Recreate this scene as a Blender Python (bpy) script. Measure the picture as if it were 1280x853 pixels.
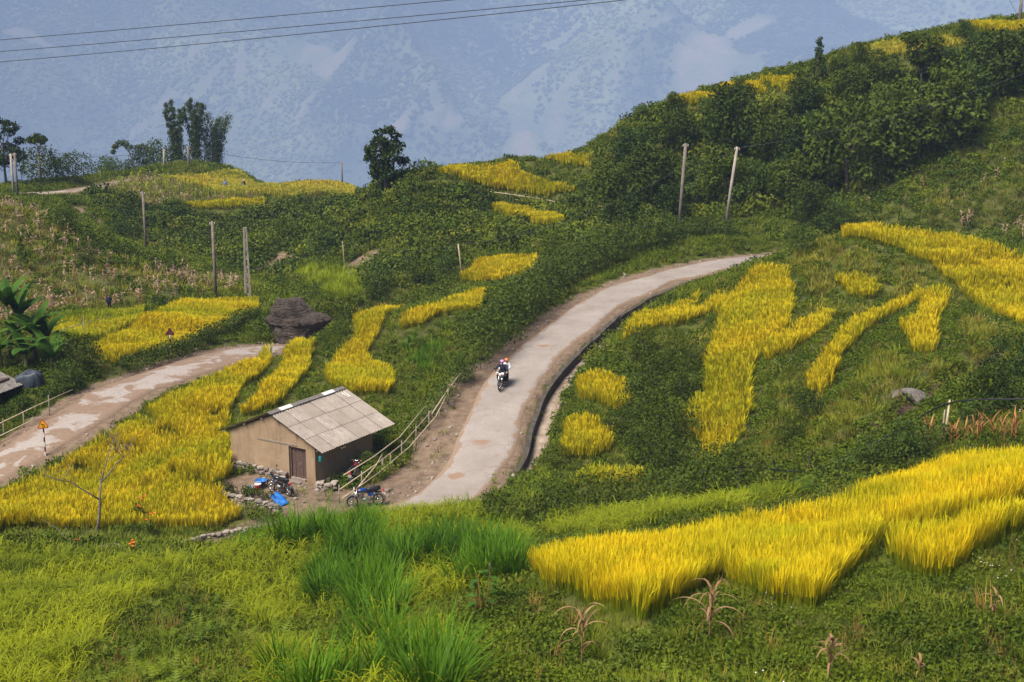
import bpy, bmesh, math, random
import numpy as np
from mathutils import Vector, Matrix, Euler

R = math.radians
scene = bpy.context.scene
for o in list(bpy.data.objects):
    bpy.data.objects.remove(o)

# ------------------------------------------------------------------ camera
CZ = 23.2                      # the eye stands 23.2 m above the farm yard (z = 0)
PITCH = R(13.5)
FPX = 1778.0                   # 50 mm on a 36 mm wide frame, 1280 px across
cam_data = bpy.data.cameras.new('camera')
cam_data.lens = 50.0
cam_data.sensor_width = 36.0
cam_data.clip_start = 0.5
cam_data.clip_end = 20000
cam = bpy.data.objects.new('camera', cam_data)
scene.collection.objects.link(cam)
cam.location = (0, 0, CZ)
cam.rotation_euler = (R(90) - PITCH, 0, 0)
scene.camera = cam

# ------------------------------------------------------------------ sky, sun, exposure
SUN_EL, SUN_AZ = R(56), R(226)         # hazy sun, high, behind the viewer's left shoulder (azimuth clockwise from +Y)
world = bpy.data.worlds.new('World')
scene.world = world
world.use_nodes = True
wn = world.node_tree
wn.nodes.clear()
w_out = wn.nodes.new('ShaderNodeOutputWorld')
w_bg = wn.nodes.new('ShaderNodeBackground')
w_sky = wn.nodes.new('ShaderNodeTexSky')
w_sky.sky_type = 'NISHITA'
w_sky.sun_disc = False
w_sky.sun_elevation = SUN_EL
w_sky.sun_rotation = SUN_AZ
w_sky.altitude = 1200
w_sky.air_density = 1.0
w_sky.dust_density = 6.0
w_sky.ozone_density = 1.0
w_bg.inputs['Strength'].default_value = 0.062
wn.links.new(w_sky.outputs['Color'], w_bg.inputs['Color'])
wn.links.new(w_bg.outputs['Background'], w_out.inputs['Surface'])

sun_data = bpy.data.lights.new('sun', 'SUN')
sun_data.energy = 3.8
sun_data.angle = R(28)
sun_data.color = (1.0, 0.95, 0.85)
sun = bpy.data.objects.new('sun', sun_data)
scene.collection.objects.link(sun)
sd = Vector((math.sin(SUN_AZ) * math.cos(SUN_EL), math.cos(SUN_AZ) * math.cos(SUN_EL), math.sin(SUN_EL)))
sun.rotation_euler = sd.to_track_quat('Z', 'Y').to_euler()
sun.location = sd * 200

vs = scene.view_settings
vs.view_transform = 'Standard'
vs.look = 'None'
vs.exposure = 1.02
vs.gamma = 1.0
vs.use_curve_mapping = False
cy = scene.cycles
cy.max_bounces = 5
cy.diffuse_bounces = 2
cy.glossy_bounces = 2
cy.transmission_bounces = 3
cy.volume_bounces = 0
cy.transparent_max_bounces = 4
cy.use_denoising = True
cy.caustics_reflective = False
cy.caustics_refractive = False

# ------------------------------------------------------------------ helpers
rng = np.random.default_rng(7)
random.seed(7)
COL = scene.collection


def tag(o, label=None, cat=None, group=None, kind=None):
    if label:
        o['label'] = label
    if cat:
        o['category'] = cat
    if group:
        o['group'] = group
    if kind:
        o['kind'] = kind
    return o


def empty(name, loc=(0, 0, 0), rz=0.0, label=None, cat=None, group=None):
    o = bpy.data.objects.new(name, None)
    COL.objects.link(o)
    o.location = loc
    o.rotation_euler = (0, 0, rz)
    o.empty_display_size = 0.2
    return tag(o, label, cat, group)


def link(name, mesh, parent=None):
    o = bpy.data.objects.new(name, mesh)
    COL.objects.link(o)
    if parent is not None:
        o.parent = parent
    return o


def copy_tree(o, parent=None):
    c = o.copy()
    COL.objects.link(c)
    c.parent = parent
    for ch in [k for k in bpy.data.objects if k.parent == o]:
        copy_tree(ch, c)
    return c


class MB:
    """collects simple shapes and makes one mesh of them"""

    def __init__(self):
        self.v, self.f, self.m, self.t = [], [], [], []

    def add(self, verts, faces, mat=0, tint=0.0):
        b = len(self.v)
        self.v += [tuple(p) for p in verts]
        self.f += [tuple(i + b for i in f) for f in faces]
        self.m += [mat] * len(faces)
        self.t += [tint] * len(verts) if np.isscalar(tint) else list(tint)
        return self

    def box(self, c, s, rot=None, mat=0, taper=1.0, tint=0.0):
        hx, hy, hz = s[0] / 2, s[1] / 2, s[2] / 2
        pts = [(-hx, -hy, -hz), (hx, -hy, -hz), (hx, hy, -hz), (-hx, hy, -hz),
               (-hx * taper, -hy * taper, hz), (hx * taper, -hy * taper, hz), (hx * taper, hy * taper, hz), (-hx * taper, hy * taper, hz)]
        M = rot if rot is not None else Matrix.Identity(3)
        if isinstance(M, Euler):
            M = M.to_matrix()
        c = Vector(c)
        self.add([M @ Vector(p) + c for p in pts],
                 [(0, 3, 2, 1), (4, 5, 6, 7), (0, 1, 5, 4), (1, 2, 6, 5), (2, 3, 7, 6), (3, 0, 4, 7)], mat, tint)
        return self

    def tube(self, pts, rad, n=8, mat=0, cap=True, tint=0.0, flat=1.0):
        pts = [Vector(p) for p in pts]
        if np.isscalar(rad):
            rad = [rad] * len(pts)
        rings = []
        up = None
        for i, p in enumerate(pts):
            d = (pts[min(i + 1, len(pts) - 1)] - pts[max(i - 1, 0)])
            d = d.normalized() if d.length > 1e-9 else Vector((0, 0, 1))
            if up is None:
                a = Vector((0, 0, 1)) if abs(d.z) < 0.9 else Vector((1, 0, 0))
                up = (a - d * a.dot(d)).normalized()
            else:
                up = (up - d * up.dot(d))
                up = up.normalized() if up.length > 1e-6 else d.orthogonal().normalized()
            sd_ = d.cross(up)
            rings.append([p + (up * math.cos(k * 2 * math.pi / n) + sd_ * math.sin(k * 2 * math.pi / n) * flat) * rad[i] for k in range(n)])
        vs_ = [q for r in rings for q in r]
        fs = []
        for i in range(len(pts) - 1):
            for k in range(n):
                fs.append((i * n + k, i * n + (k + 1) % n, (i + 1) * n + (k + 1) % n, (i + 1) * n + k))
        if cap:
            fs.append(tuple(range(n - 1, -1, -1)))
            fs.append(tuple((len(pts) - 1) * n + k for k in range(n)))
        self.add(vs_, fs, mat, tint)
        return self

    def lathe(self, prof, n=16, c=(0, 0, 0), rot=None, mat=0, tint=0.0):
        """prof: (radius, z) list, turned about z"""
        M = rot if rot is not None else Matrix.Identity(3)
        if isinstance(M, Euler):
            M = M.to_matrix()
        c = Vector(c)
        vs_ = [M @ Vector((r * math.cos(k * 2 * math.pi / n), r * math.sin(k * 2 * math.pi / n), z)) + c for r, z in prof for k in range(n)]
        fs = []
        for i in range(len(prof) - 1):
            for k in range(n):
                fs.append((i * n + k, i * n + (k + 1) % n, (i + 1) * n + (k + 1) % n, (i + 1) * n + k))
        fs.append(tuple(range(n - 1, -1, -1)))
        fs.append(tuple((len(prof) - 1) * n + k for k in range(n)))
        self.add(vs_, fs, mat, tint)
        return self

    def blade(self, base, az, lean, length, width, droop, n=3, mat=0, t0=0.0, t1=1.0, tipw=0.0):
        """a ribbon leaf: leans by 'lean' at its base and bends over by 'droop' along its length"""
        p = Vector(base)
        side = Vector((-math.sin(az), math.cos(az), 0))
        vs_, ts = [], []
        for i in range(n + 1):
            k = i / n
            a = lean + droop * k
            w = width * 0.5 * (1 - k ** 2) * (0.75 + 0.9 * k * (1 - k)) + tipw * 0.5 * k
            if i == n and tipw == 0:
                vs_.append(p)
                ts.append(t1)
            else:
                vs_ += [p - side * w, p + side * w]
                ts += [t0 + (t1 - t0) * k] * 2
            p = p + Vector((math.cos(az) * math.sin(a), math.sin(az) * math.sin(a), math.cos(a))) * (length / n)
        fs = []
        for i in range(n):
            if i == n - 1 and tipw == 0:
                fs.append((2 * i, 2 * i + 1, 2 * i + 2))
            else:
                fs.append((2 * i, 2 * i + 1, 2 * i + 3, 2 * i + 2))
        self.add(vs_, fs, mat, ts)
        return self

    def mesh(self, name, mats, smooth=False, tint=False):
        me = bpy.data.meshes.new(name)
        me.from_pydata(self.v, [], self.f)
        for m in (mats if isinstance(mats, (list, tuple)) else [mats]):
            me.materials.append(m)
        if any(self.m):
            me.polygons.foreach_set('material_index', self.m)
        if smooth:
            me.polygons.foreach_set('use_smooth', [True] * len(self.f))
        if tint:
            a = me.attributes.new('tint', 'FLOAT', 'POINT')
            a.data.foreach_set('value', self.t)
        me.update()
        return me

    def obj(self, name, mats, parent=None, smooth=False, tint=False):
        return link(name, self.mesh(name, mats, smooth, tint), parent)


def np_mesh(name, V, F, mats, attrs=None, smooth=False, mat_idx=None):
    """fast mesh of equal-sized faces from numpy arrays"""
    me = bpy.data.meshes.new(name)
    V = np.asarray(V, np.float32)
    F = np.asarray(F, np.int32)
    n, k = F.shape
    me.vertices.add(len(V))
    me.vertices.foreach_set('co', V.ravel())
    me.loops.add(n * k)
    me.loops.foreach_set('vertex_index', F.ravel())
    me.polygons.add(n)
    me.polygons.foreach_set('loop_start', np.arange(0, n * k, k, dtype=np.int32))
    for m in (mats if isinstance(mats, (list, tuple)) else [mats]):
        me.materials.append(m)
    if mat_idx is not None:
        me.polygons.foreach_set('material_index', np.asarray(mat_idx, np.int32))
    if smooth:
        me.polygons.foreach_set('use_smooth', np.ones(n, bool))
    me.update(calc_edges=True)
    for key, val in (attrs or {}).items():
        a = me.attributes.new(key, 'FLOAT', 'POINT')
        a.data.foreach_set('value', np.asarray(val, np.float32).ravel())
    return me


def vnoise(x, y, seed=0):
    """smooth value noise in -1..1"""
    x = np.asarray(x, float)
    y = np.asarray(y, float)
    xi, yi = np.floor(x).astype(np.int64), np.floor(y).astype(np.int64)
    fx, fy = x - xi, y - yi
    fx, fy = fx * fx * (3 - 2 * fx), fy * fy * (3 - 2 * fy)

    def hsh(a, b):
        n = (a * 374761393 + b * 668265263 + seed * 982451653) & 0x7fffffff
        n = ((n ^ (n >> 13)) * 1274126177) & 0x7fffffff
        return ((n ^ (n >> 16)) & 0xffff) / 32767.5 - 1
    return (hsh(xi, yi) * (1 - fx) + hsh(xi + 1, yi) * fx) * (1 - fy) + (hsh(xi, yi + 1) * (1 - fx) + hsh(xi + 1, yi + 1) * fx) * fy


def fbm(x, y, octv=4, seed=0):
    s, a = 0, 1.0
    for k in range(octv):
        s = s + a * vnoise(np.asarray(x) * 2 ** k, np.asarray(y) * 2 ** k, seed + k)
        a *= 0.5
    return s


# ------------------------------------------------------------------ lay of the land
# a survey point: a direction from the eye (u, v in survey pixels) and its distance along the view axis, in metres
SP, CP = math.sin(PITCH), math.cos(PITCH)


def at(u, v, D):
    a, b = (u - 640) / FPX, (426.5 - v) / FPX
    return Vector((D * a, D * (CP + b * SP), CZ + D * (-SP + b * CP)))


SURVEY = [
    # foreground slope
    (1280, 853, 25), (900, 853, 27), (640, 853, 29), (300, 853, 33), (0, 853, 38), (-200, 853, 42), (1480, 800, 27),
    (1000, 775, 31), (1280, 660, 35), (1480, 600, 38), (790, 800, 31.5), (680, 730, 38), (1280, 575, 44), (1000, 655, 43), (860, 690, 38.5), (1480, 530, 48),
    (640, 775, 36), (500, 790, 40), (250, 770, 43), (60, 760, 48), (100, 712, 55), (400, 660, 59), (560, 645, 58.5), (500, 648, 58.5), (615, 648, 58), (450, 655, 58.5), (180, 688, 62), (0, 690, 61), (-200, 690, 62),
    (100, 625, 74), (0, 640, 72), (240, 660, 65),
    # farm yard
    (395, 606, 70), (300, 605, 70.5), (450, 640, 66), (340, 500, 83), (290, 560, 76),
    # upper road
    (560, 618, 68.8), (615, 545, 75), (640, 490, 80), (690, 420, 88), (760, 375, 96), (850, 342, 103), (940, 324, 109), (1020, 320, 113),
    # left road
    (-120, 640, 78), (0, 590, 80), (57, 565, 82), (214, 455, 95), (330, 432, 102), (400, 436, 106),
    (905, 352, 97), (932, 343, 98), (958, 334, 98),
    # right hand terraces
    (740, 605, 64), (860, 585, 64), (1000, 610, 54), (1180, 552, 49.5), (1280, 505, 52), (1480, 480, 54), (1135, 495, 57), (1080, 545, 54),
    (1030, 505, 63), (940, 430, 76), (990, 345, 88), (1050, 292, 91), (1280, 408, 68), (1280, 335, 82), (1480, 400, 72), (1160, 447, 65), (740, 565, 67), (750, 505, 73),
    (820, 412, 84), (870, 490, 70), (800, 655, 50.5), (700, 650, 57), (1100, 600, 48), (1130, 300, 96), (1280, 318, 95),
    # slopes between hut and spur
    (470, 470, 91), (440, 400, 103), (560, 388, 107), (540, 460, 89), (640, 345, 116), (500, 375, 119), (620, 352, 118), (420, 480, 87), (370, 450, 97),
    # spur with fields
    (540, 222, 150), (640, 205, 160), (620, 248, 151), (660, 280, 140), (480, 245, 152), (720, 205, 165), (720, 255, 148), (560, 300, 134), (440, 300, 148),
    # upper hill on the right
    (740, 200, 152), (740, 295, 128), (800, 165, 146), (870, 142, 146), (950, 116, 146), (1000, 106, 146), (1065, 80, 146), (1130, 64, 146), (1220, 48, 146), (1280, 40, 146), (1480, -20, 148), (800, 146, 156), (870, 124, 156), (950, 99, 156), (1000, 89, 156), (1065, 62, 156), (1130, 48, 156), (1220, 32, 156), (1280, 24, 156), (1480, -36, 156),
    (1200, 190, 127), (1000, 285, 121), (1100, 245, 124), (1280, 295, 106), (1480, 200, 108), (860, 230, 136), (1000, 200, 136), (1280, 130, 130), (850, 298, 115),
    # left side
    (250, 408, 108), (310, 378, 124), (120, 418, 107), (0, 430, 100), (0, 390, 114), (-200, 400, 112), (150, 345, 127), (80, 300, 138), (0, 265, 142), (-200, 230, 142),
    (220, 330, 146), (330, 350, 146), (420, 350, 132), (150, 300, 166), (90, 262, 176),
    # plateau with fields, far left
    (250, 260, 190), (340, 262, 190), (308, 240, 212), (300, 219, 232), (430, 250, 196), (430, 235, 215), (120, 235, 196), (60, 245, 192), (-60, 247, 190), (0, 250, 180), (250, 318, 176), (390, 285, 176),
    (100, 232, 225), (150, 222, 228),
]
PTS = [at(*s) for s in SURVEY]
# what falls away behind the crests and behind the viewer
PTS += [Vector(p) for p in [(0, 0, CZ - 2.2), (40, 0, CZ - 1.5), (-40, 0, CZ - 3.5), (-60, 25, 2), (70, 30, 15), (80, 70, 12), (90, 120, 17), (100, 160, 26), (-75, 60, -2), (-80, 110, 2),
                            (0, 205, -14), (30, 215, -12), (60, 205, -4), (-30, 235, -22), (-60, 262, -26), (-95, 255, -20), (0, 260, -45), (60, 255, -38), (-60, 300, -52), (60, 310, -66), (0, 310, -68),
                            (110, 250, -30), (125, 310, -62), (-110, 310, -50), (-110, 200, 0), (110, 60, 14)]]
A = np.array([tuple(p) for p in PTS])


def tps_fit(A, lam):
    X = A[:, :2] / 50
    n = len(X)
    r2 = ((X[:, None] - X[None]) ** 2).sum(-1)
    K = 0.5 * r2 * np.log(r2 + 1e-12) + lam * np.eye(n)
    P = np.c_[np.ones(n), X]
    M = np.block([[K, P], [P.T, np.zeros((3, 3))]])
    w = np.linalg.solve(M, np.r_[A[:, 2], np.zeros(3)])
    return X, w


TX, TW = tps_fit(A, 0.004)
GX0, GX1, GY0, GY1, GS = -112.0, 124.0, -6.0, 312.0, 0.5
gx = np.arange(GX0, GX1 + 1e-6, GS)
gy = np.arange(GY0, GY1 + 1e-6, GS)
GXX, GYY = np.meshgrid(gx, gy)
H = np.full(GXX.shape, TW[-3]) + TW[-2] * GXX / 50 + TW[-1] * GYY / 50
for k in range(len(TX)):
    r2 = (GXX / 50 - TX[k, 0]) ** 2 + (GYY / 50 - TX[k, 1]) ** 2
    H += TW[k] * 0.5 * r2 * np.log(r2 + 1e-12)


def hs(x, y, G=None):
    """height of the ground (bilinear)"""
    G = H if G is None else G
    fx = np.clip((np.asarray(x, float) - GX0) / GS, 0, len(gx) - 1.001)
    fy = np.clip((np.asarray(y, float) - GY0) / GS, 0, len(gy) - 1.001)
    i, j = fx.astype(int), fy.astype(int)
    a, b = fx - i, fy - j
    return (G[j, i] * (1 - a) + G[j, i + 1] * a) * (1 - b) + (G[j + 1, i] * (1 - a) + G[j + 1, i + 1] * a) * b


def cast(u, v, off=0.0, dmin=18.0, dmax=330.0):
    """where the sight line of a survey direction meets the ground raised by off"""
    D = np.arange(dmin, dmax, 0.2)
    a, b = (u - 640) / FPX, (426.5 - v) / FPX
    X, Y, Z = D * a, D * (CP + b * SP), CZ + D * (-SP + b * CP)
    below = Z <= hs(X, Y) + off
    if not below.any():
        i = int(np.argmin(Z - hs(X, Y) - off))
    else:
        i = int(np.argmax(below))
    return Vector((X[i], Y[i], float(hs(X[i], Y[i]))))


def smooth(t):
    t = np.clip(t, 0, 1)
    return t * t * (3 - 2 * t)


def catmull(pts, step):
    """resample a polyline smoothly at equal steps"""
    P = np.array([tuple(p) for p in pts], float)
    P = np.vstack([2 * P[0] - P[1], P, 2 * P[-1] - P[-2]])
    out = []
    for i in range(1, len(P) - 2):
        for t in np.linspace(0, 1, 24, endpoint=False):
            a, b, c, d = P[i - 1], P[i], P[i + 1], P[i + 2]
            out.append(0.5 * ((2 * b) + (c - a) * t + (2 * a - 5 * b + 4 * c - d) * t * t + (3 * b - a - 3 * c + d) * t ** 3))
    out.append(P[-2])
    out = np.array(out)
    s = np.r_[0, np.cumsum(np.linalg.norm(np.diff(out[:, :2], axis=0), axis=1))]
    q = np.arange(0, s[-1], step)
    return np.stack([np.interp(q, s, out[:, k]) for k in range(out.shape[1])], 1)


def sides(P):
    """unit vectors to the right of a resampled path"""
    d = np.gradient(P[:, :2], axis=0)
    d /= np.linalg.norm(d, axis=1)[:, None]
    return np.c_[d[:, 1], -d[:, 0]]


def path_dist(P, x, y):
    """signed distance (right positive), path index, for points near a path"""
    S = sides(P)
    x, y = np.asarray(x), np.asarray(y)
    best = np.full(x.shape, 1e9)
    idx = np.zeros(x.shape, int)
    for k in range(0, len(P)):
        d2 = (x - P[k, 0]) ** 2 + (y - P[k, 1]) ** 2
        m = d2 < best
        best[m] = d2[m]
        idx[m] = k
    sg = (x - P[idx, 0]) * S[idx, 0] + (y - P[idx, 1]) * S[idx, 1]
    return np.sqrt(best) * np.where(sg >= 0, 1, -1), idx


def carve(P, half, blend):
    """bed a path into the ground: level across its width, eased into the slope beside it"""
    m = (GXX > P[:, 0].min() - 15) & (GXX < P[:, 0].max() + 15) & (GYY > P[:, 1].min() - 15) & (GYY < P[:, 1].max() + 15)
    d, i = path_dist(P, GXX[m], GYY[m])
    t = smooth((np.abs(d) - half) / blend)
    H[m] = (P[i, 2] - 0.06) * (1 - t) + H[m] * t


ROAD = catmull([at(*p) for p in [(360, 690, 63), (440, 664, 64.6), (508, 645, 66.6), (563, 620, 68.8), (600, 572, 72.5), (614, 530, 76), (632, 490, 80), (660, 455, 83.8), (697, 420, 88), (752, 380, 95), (815, 352, 101), (890, 333, 106.5), (950, 324, 110), (1020, 320, 113), (1100, 305, 113.5), (1200, 300, 113), (1350, 294, 111)]], 0.4)
LROAD = catmull([at(*p) for p in [(-260, 720, 76), (-120, 650, 78), (0, 577, 81), (70, 540, 84), (150, 490, 90), (230, 462, 95), (305, 440, 100.5), (360, 434, 105), (410, 432, 111), (460, 424, 118)]], 0.4)
FROAD = catmull([at(*p) for p in [(-160, 246, 188), (-60, 246, 188), (20, 243, 190), (70, 241, 193), (110, 236, 199), (160, 226, 215)]], 0.6)
HW_ROAD, HW_LROAD, HW_FROAD = 1.55, 1.75, 1.7
ROAD[:, 2] = np.convolve(np.pad(ROAD[:, 2], 10, mode='edge'), np.ones(21) / 21, 'valid')
LROAD[:, 2] = np.convolve(np.pad(LROAD[:, 2], 10, mode='edge'), np.ones(21) / 21, 'valid')
carve(ROAD, HW_ROAD + 1.1, 3.0)
carve(LROAD, HW_LROAD + 0.8, 2.5)
carve(FROAD, HW_FROAD + 0.3, 2.5)

# farm yard, levelled
HX, HY, HTH, HW, HL = -9.64, 66.33, R(-32.9), 5.6, 4.5
e1 = np.array([math.cos(HTH), math.sin(HTH)])
e2 = np.array([-math.sin(HTH), math.cos(HTH)])
HC = np.array([HX, HY]) - e1 * HW / 2 + e2 * HL / 2
lx = (GXX - HC[0]) * e1[0] + (GYY - HC[1]) * e1[1]
ly = (GXX - HC[0]) * e2[0] + (GYY - HC[1]) * e2[1]
dd = np.maximum(np.maximum(np.abs(lx - 0.5) - 4.2, np.abs(ly + 0.6) - 3.7), 0)
t = smooth(dd / 2.5)
H = 0.0 * (1 - t) + H * t

# the drain beside the upper road: its own trench
i0 = int(np.argmin((ROAD[:, 0] - at(640, 590, 71)[0]) ** 2 + (ROAD[:, 1] - at(640, 590, 71)[1]) ** 2))
i1 = int(np.argmin((ROAD[:, 0] - at(925, 330, 107)[0]) ** 2 + (ROAD[:, 1] - at(925, 330, 107)[1]) ** 2))
DRAIN = ROAD[i0:i1].copy()
DS = sides(ROAD)[i0:i1]
DOFF = 2.25
DRAIN[:, :2] += DS * DOFF
m = (np.abs(GXX - 15) < 40) & (np.abs(GYY - 85) < 40)
dr, di = path_dist(DRAIN, GXX[m], GYY[m])
end = (di > 0) & (di < len(DRAIN) - 1)
trench = np.where(end, 1 - smooth((np.abs(dr - 0.62) - 0.40) / 0.35), 0)
hm = H[m]
hm = hm * (1 - trench) + (DRAIN[di, 2] - 1.15) * trench
H[m] = hm
# uneven ground away from roads and yard
rd, _ = path_dist(ROAD[::2], GXX, GYY)
ld, _ = path_dist(LROAD[::2], GXX, GYY)
fd, _ = path_dist(FROAD[::2], GXX, GYY)
FREE = smooth((np.minimum(np.minimum(np.abs(rd) - 4.2, np.abs(ld) - 3.2), np.minimum(np.abs(fd) - 3, dd))) / 3)
H += FREE * (0.35 * fbm(GXX / 7, GYY / 7, 3, 3) + 0.12 * fbm(GXX / 1.6, GYY / 1.6, 2, 9))


def poly_world(px, off=0.0):
    return np.array([tuple(cast(u, v, off))[:2] for u, v in px])


def inside(poly, x, y):
    x, y = np.asarray(x, float), np.asarray(y, float)
    c = np.zeros(x.shape, bool)
    j = len(poly) - 1
    for i in range(len(poly)):
        xi, yi, xj, yj = poly[i, 0], poly[i, 1], poly[j, 0], poly[j, 1]
        if yi != yj:
            hit = ((yi > y) != (yj > y)) & (x < (xj - xi) * (y - yi) / (yj - yi) + xi)
            c ^= hit
        j = i
    return c


def depth_of(x, y, z):
    return y * CP - (z - CZ) * SP
# ------------------------------------------------------------------ materials
class NT:
    def __init__(self, name):
        self.m = bpy.data.materials.new(name)
        self.m.use_nodes = True
        self.t = self.m.node_tree
        self.t.nodes.clear()
        self.out = self.t.nodes.new('ShaderNodeOutputMaterial')

    def n(self, typ, **kw):
        nd = self.t.nodes.new('ShaderNode' + typ)
        for k, v in kw.items():
            if k.startswith('i_'):
                nd.inputs[k[2:].replace('_', ' ')].default_value = v
            else:
                setattr(nd, k, v)
        return nd

    def l(self, a, b):
        self.t.links.new(a, b)

    def set(self, sock, v):
        if hasattr(v, 'is_output'):
            self.l(v, sock)
        else:
            sock.default_value = v if not (isinstance(v, tuple) and len(v) == 3 and len(sock.default_value) == 4) else (*v, 1)

    def math(self, op, a, b=0.0, clamp=False):
        nd = self.n('Math', operation=op, use_clamp=clamp)
        self.set(nd.inputs[0], a)
        self.set(nd.inputs[1], b)
        return nd.outputs[0]

    def mix(self, fac, a, b):
        nd = self.n('Mix', data_type='RGBA')
        self.set(nd.inputs[0], fac)
        self.set(nd.inputs[6], a)
        self.set(nd.inputs[7], b)
        return nd.outputs[2]

    def noise(self, vec, scale, detail=3.0, rough=0.55, dist=0.0):
        nd = self.n('TexNoise')
        if vec is not None:
            self.l(vec, nd.inputs['Vector'])
        nd.inputs['Scale'].default_value = scale
        nd.inputs['Detail'].default_value = detail
        nd.inputs['Roughness'].default_value = rough
        nd.inputs['Distortion'].default_value = dist
        return nd.outputs['Fac']

    def ramp(self, fac, lo, hi):
        nd = self.n('MapRange')
        nd.inputs[1].default_value = lo
        nd.inputs[2].default_value = hi
        self.l(fac, nd.inputs[0])
        return nd.outputs[0]

    def geo(self):
        return self.n('NewGeometry').outputs['Position']

    def objc(self):
        return self.n('TexCoord').outputs['Object']

    def attr(self, name):
        return self.n('Attribute', attribute_name=name).outputs['Fac']

    def bump(self, h, strength, dist=0.02):
        nd = self.n('Bump')
        nd.inputs['Strength'].default_value = strength
        nd.inputs['Distance'].default_value = dist
        self.l(h, nd.inputs['Height'])
        return nd.outputs[0]

    def principled(self, col, rough=0.8, spec=0.3, metal=0.0, normal=None, coat=0.0):
        p = self.n('BsdfPrincipled')
        self.set(p.inputs['Base Color'], col)
        self.set(p.inputs['Roughness'], rough)
        p.inputs['Specular IOR Level'].default_value = spec
        p.inputs['Metallic'].default_value = metal
        p.inputs['Coat Weight'].default_value = coat
        if normal is not None:
            self.l(normal, p.inputs['Normal'])
        self.l(p.outputs[0], self.out.inputs['Surface'])
        return p


def M_plain(name, c1, c2=None, scale=6.0, rough=0.8, spec=0.3, metal=0.0, bump=0.0, bscale=30.0, dist=0.01, coat=0.0, lo=0.35, hi=0.65):
    k = NT(name)
    pos = k.objc()
    c2 = c2 or tuple(min(1, c * 0.72) for c in c1)
    f = k.ramp(k.noise(pos, scale, 4), lo, hi)
    col = k.mix(f, c1, c2)
    nrm = k.bump(k.noise(pos, bscale, 3), bump, dist) if bump else None
    k.principled(col, rough, spec, metal, nrm, coat)
    return k.m


def M_leaf(name, dark, light, third=None, trans=0.28, rough=0.55, spec=0.25, nscale=0.12, wn_=0.5, wt=0.45, wr=0.35):
    """leaves: colour varies leaf by leaf (tint), plant by plant and from place to place"""
    k = NT(name)
    light = (light[0] * 1.16, light[1] * 1.10, light[2] * 0.62)
    spec *= 0.35
    dark = (dark[0] * 0.85, dark[1] * 0.8, dark[2] * 0.7)
    trans *= 0.7
    info = k.n('ObjectInfo')
    tint = k.attr('tint')
    place = k.ramp(k.noise(info.outputs['Location'], nscale, 2), 0.3, 0.7)
    f = k.math('ADD', k.math('MULTIPLY', tint, wt), k.math('ADD', k.math('MULTIPLY', info.outputs['Random'], wr), k.math('MULTIPLY', k.math('SUBTRACT', place, 0.5), wn_)), True)
    col = k.mix(f, dark, light)
    if third:
        g = k.math('MULTIPLY', k.ramp(k.noise(info.outputs['Location'], nscale * 3.1, 2), 0.52, 0.75), 0.8)
        col = k.mix(g, col, third)
    p = k.principled(col, rough, spec)
    tr = k.n('BsdfTranslucent')
    k.l(col, tr.inputs['Color'])
    ms = k.n('MixShader')
    ms.inputs[0].default_value = trans
    k.l(p.outputs[0], ms.inputs[1])
    k.l(tr.outputs[0], ms.inputs[2])
    k.l(ms.outputs[0], k.out.inputs['Surface'])
    return k.m


def M_rice(name, stem, grain_a, grain_b, green, amount, nscale=0.16):
    """ripe rice: green leaf and stem, golden ears, greener patches across the field"""
    k = NT(name)
    info = k.n('ObjectInfo')
    tint = k.attr('tint')
    g = k.mix(info.outputs['Random'], grain_a, grain_b)
    place = k.ramp(k.noise(info.outputs['Location'], nscale, 3, 0.6), 0.35, 0.7)
    unripe = k.math('MULTIPLY', place, amount, True)
    g = k.mix(unripe, g, green)
    col = k.mix(tint, stem, g)
    p = k.principled(col, 0.7, 0.06)
    tr = k.n('BsdfTranslucent')
    k.l(col, tr.inputs['Color'])
    ms = k.n('MixShader')
    ms.inputs[0].default_value = 0.35
    k.l(p.outputs[0], ms.inputs[1])
    k.l(tr.outputs[0], ms.inputs[2])
    k.l(ms.outputs[0], k.out.inputs['Surface'])
    return k.m


MAT = {}


def terrain_mat():
    k = NT('soil_and_moss')
    p = k.geo()
    n1 = k.ramp(k.noise(p, 0.35, 5), 0.35, 0.65)
    n2 = k.ramp(k.noise(p, 2.3, 4), 0.35, 0.65)
    n3 = k.noise(p, 14, 4)
    green = k.mix(n1, (0.045, 0.065, 0.012), (0.085, 0.10, 0.018))
    green = k.mix(k.math('MULTIPLY', n2, 0.6), green, (0.10, 0.075, 0.03))
    dirt = k.mix(n2, (0.20, 0.138, 0.095), (0.12, 0.082, 0.055))
    dirt = k.mix(k.ramp(n3, 0.55, 0.8), dirt, (0.30, 0.235, 0.18))
    dmask = k.math('ADD', k.attr('dirt'), k.math('MULTIPLY', k.math('SUBTRACT', k.noise(p, 1.1, 5, 0.65), 0.5), 1.3))
    dmask = k.ramp(dmask, 0.42, 0.62)
    col = k.mix(dmask, green, dirt)
    col = k.mix(k.ramp(k.attr('humus'), 0.3, 0.7), col, k.mix(n2, (0.115, 0.072, 0.048), (0.06, 0.04, 0.028)))
    k.principled(col, 0.95, 0.1, normal=k.bump(n3, 0.6, 0.05))
    return k.m


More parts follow.
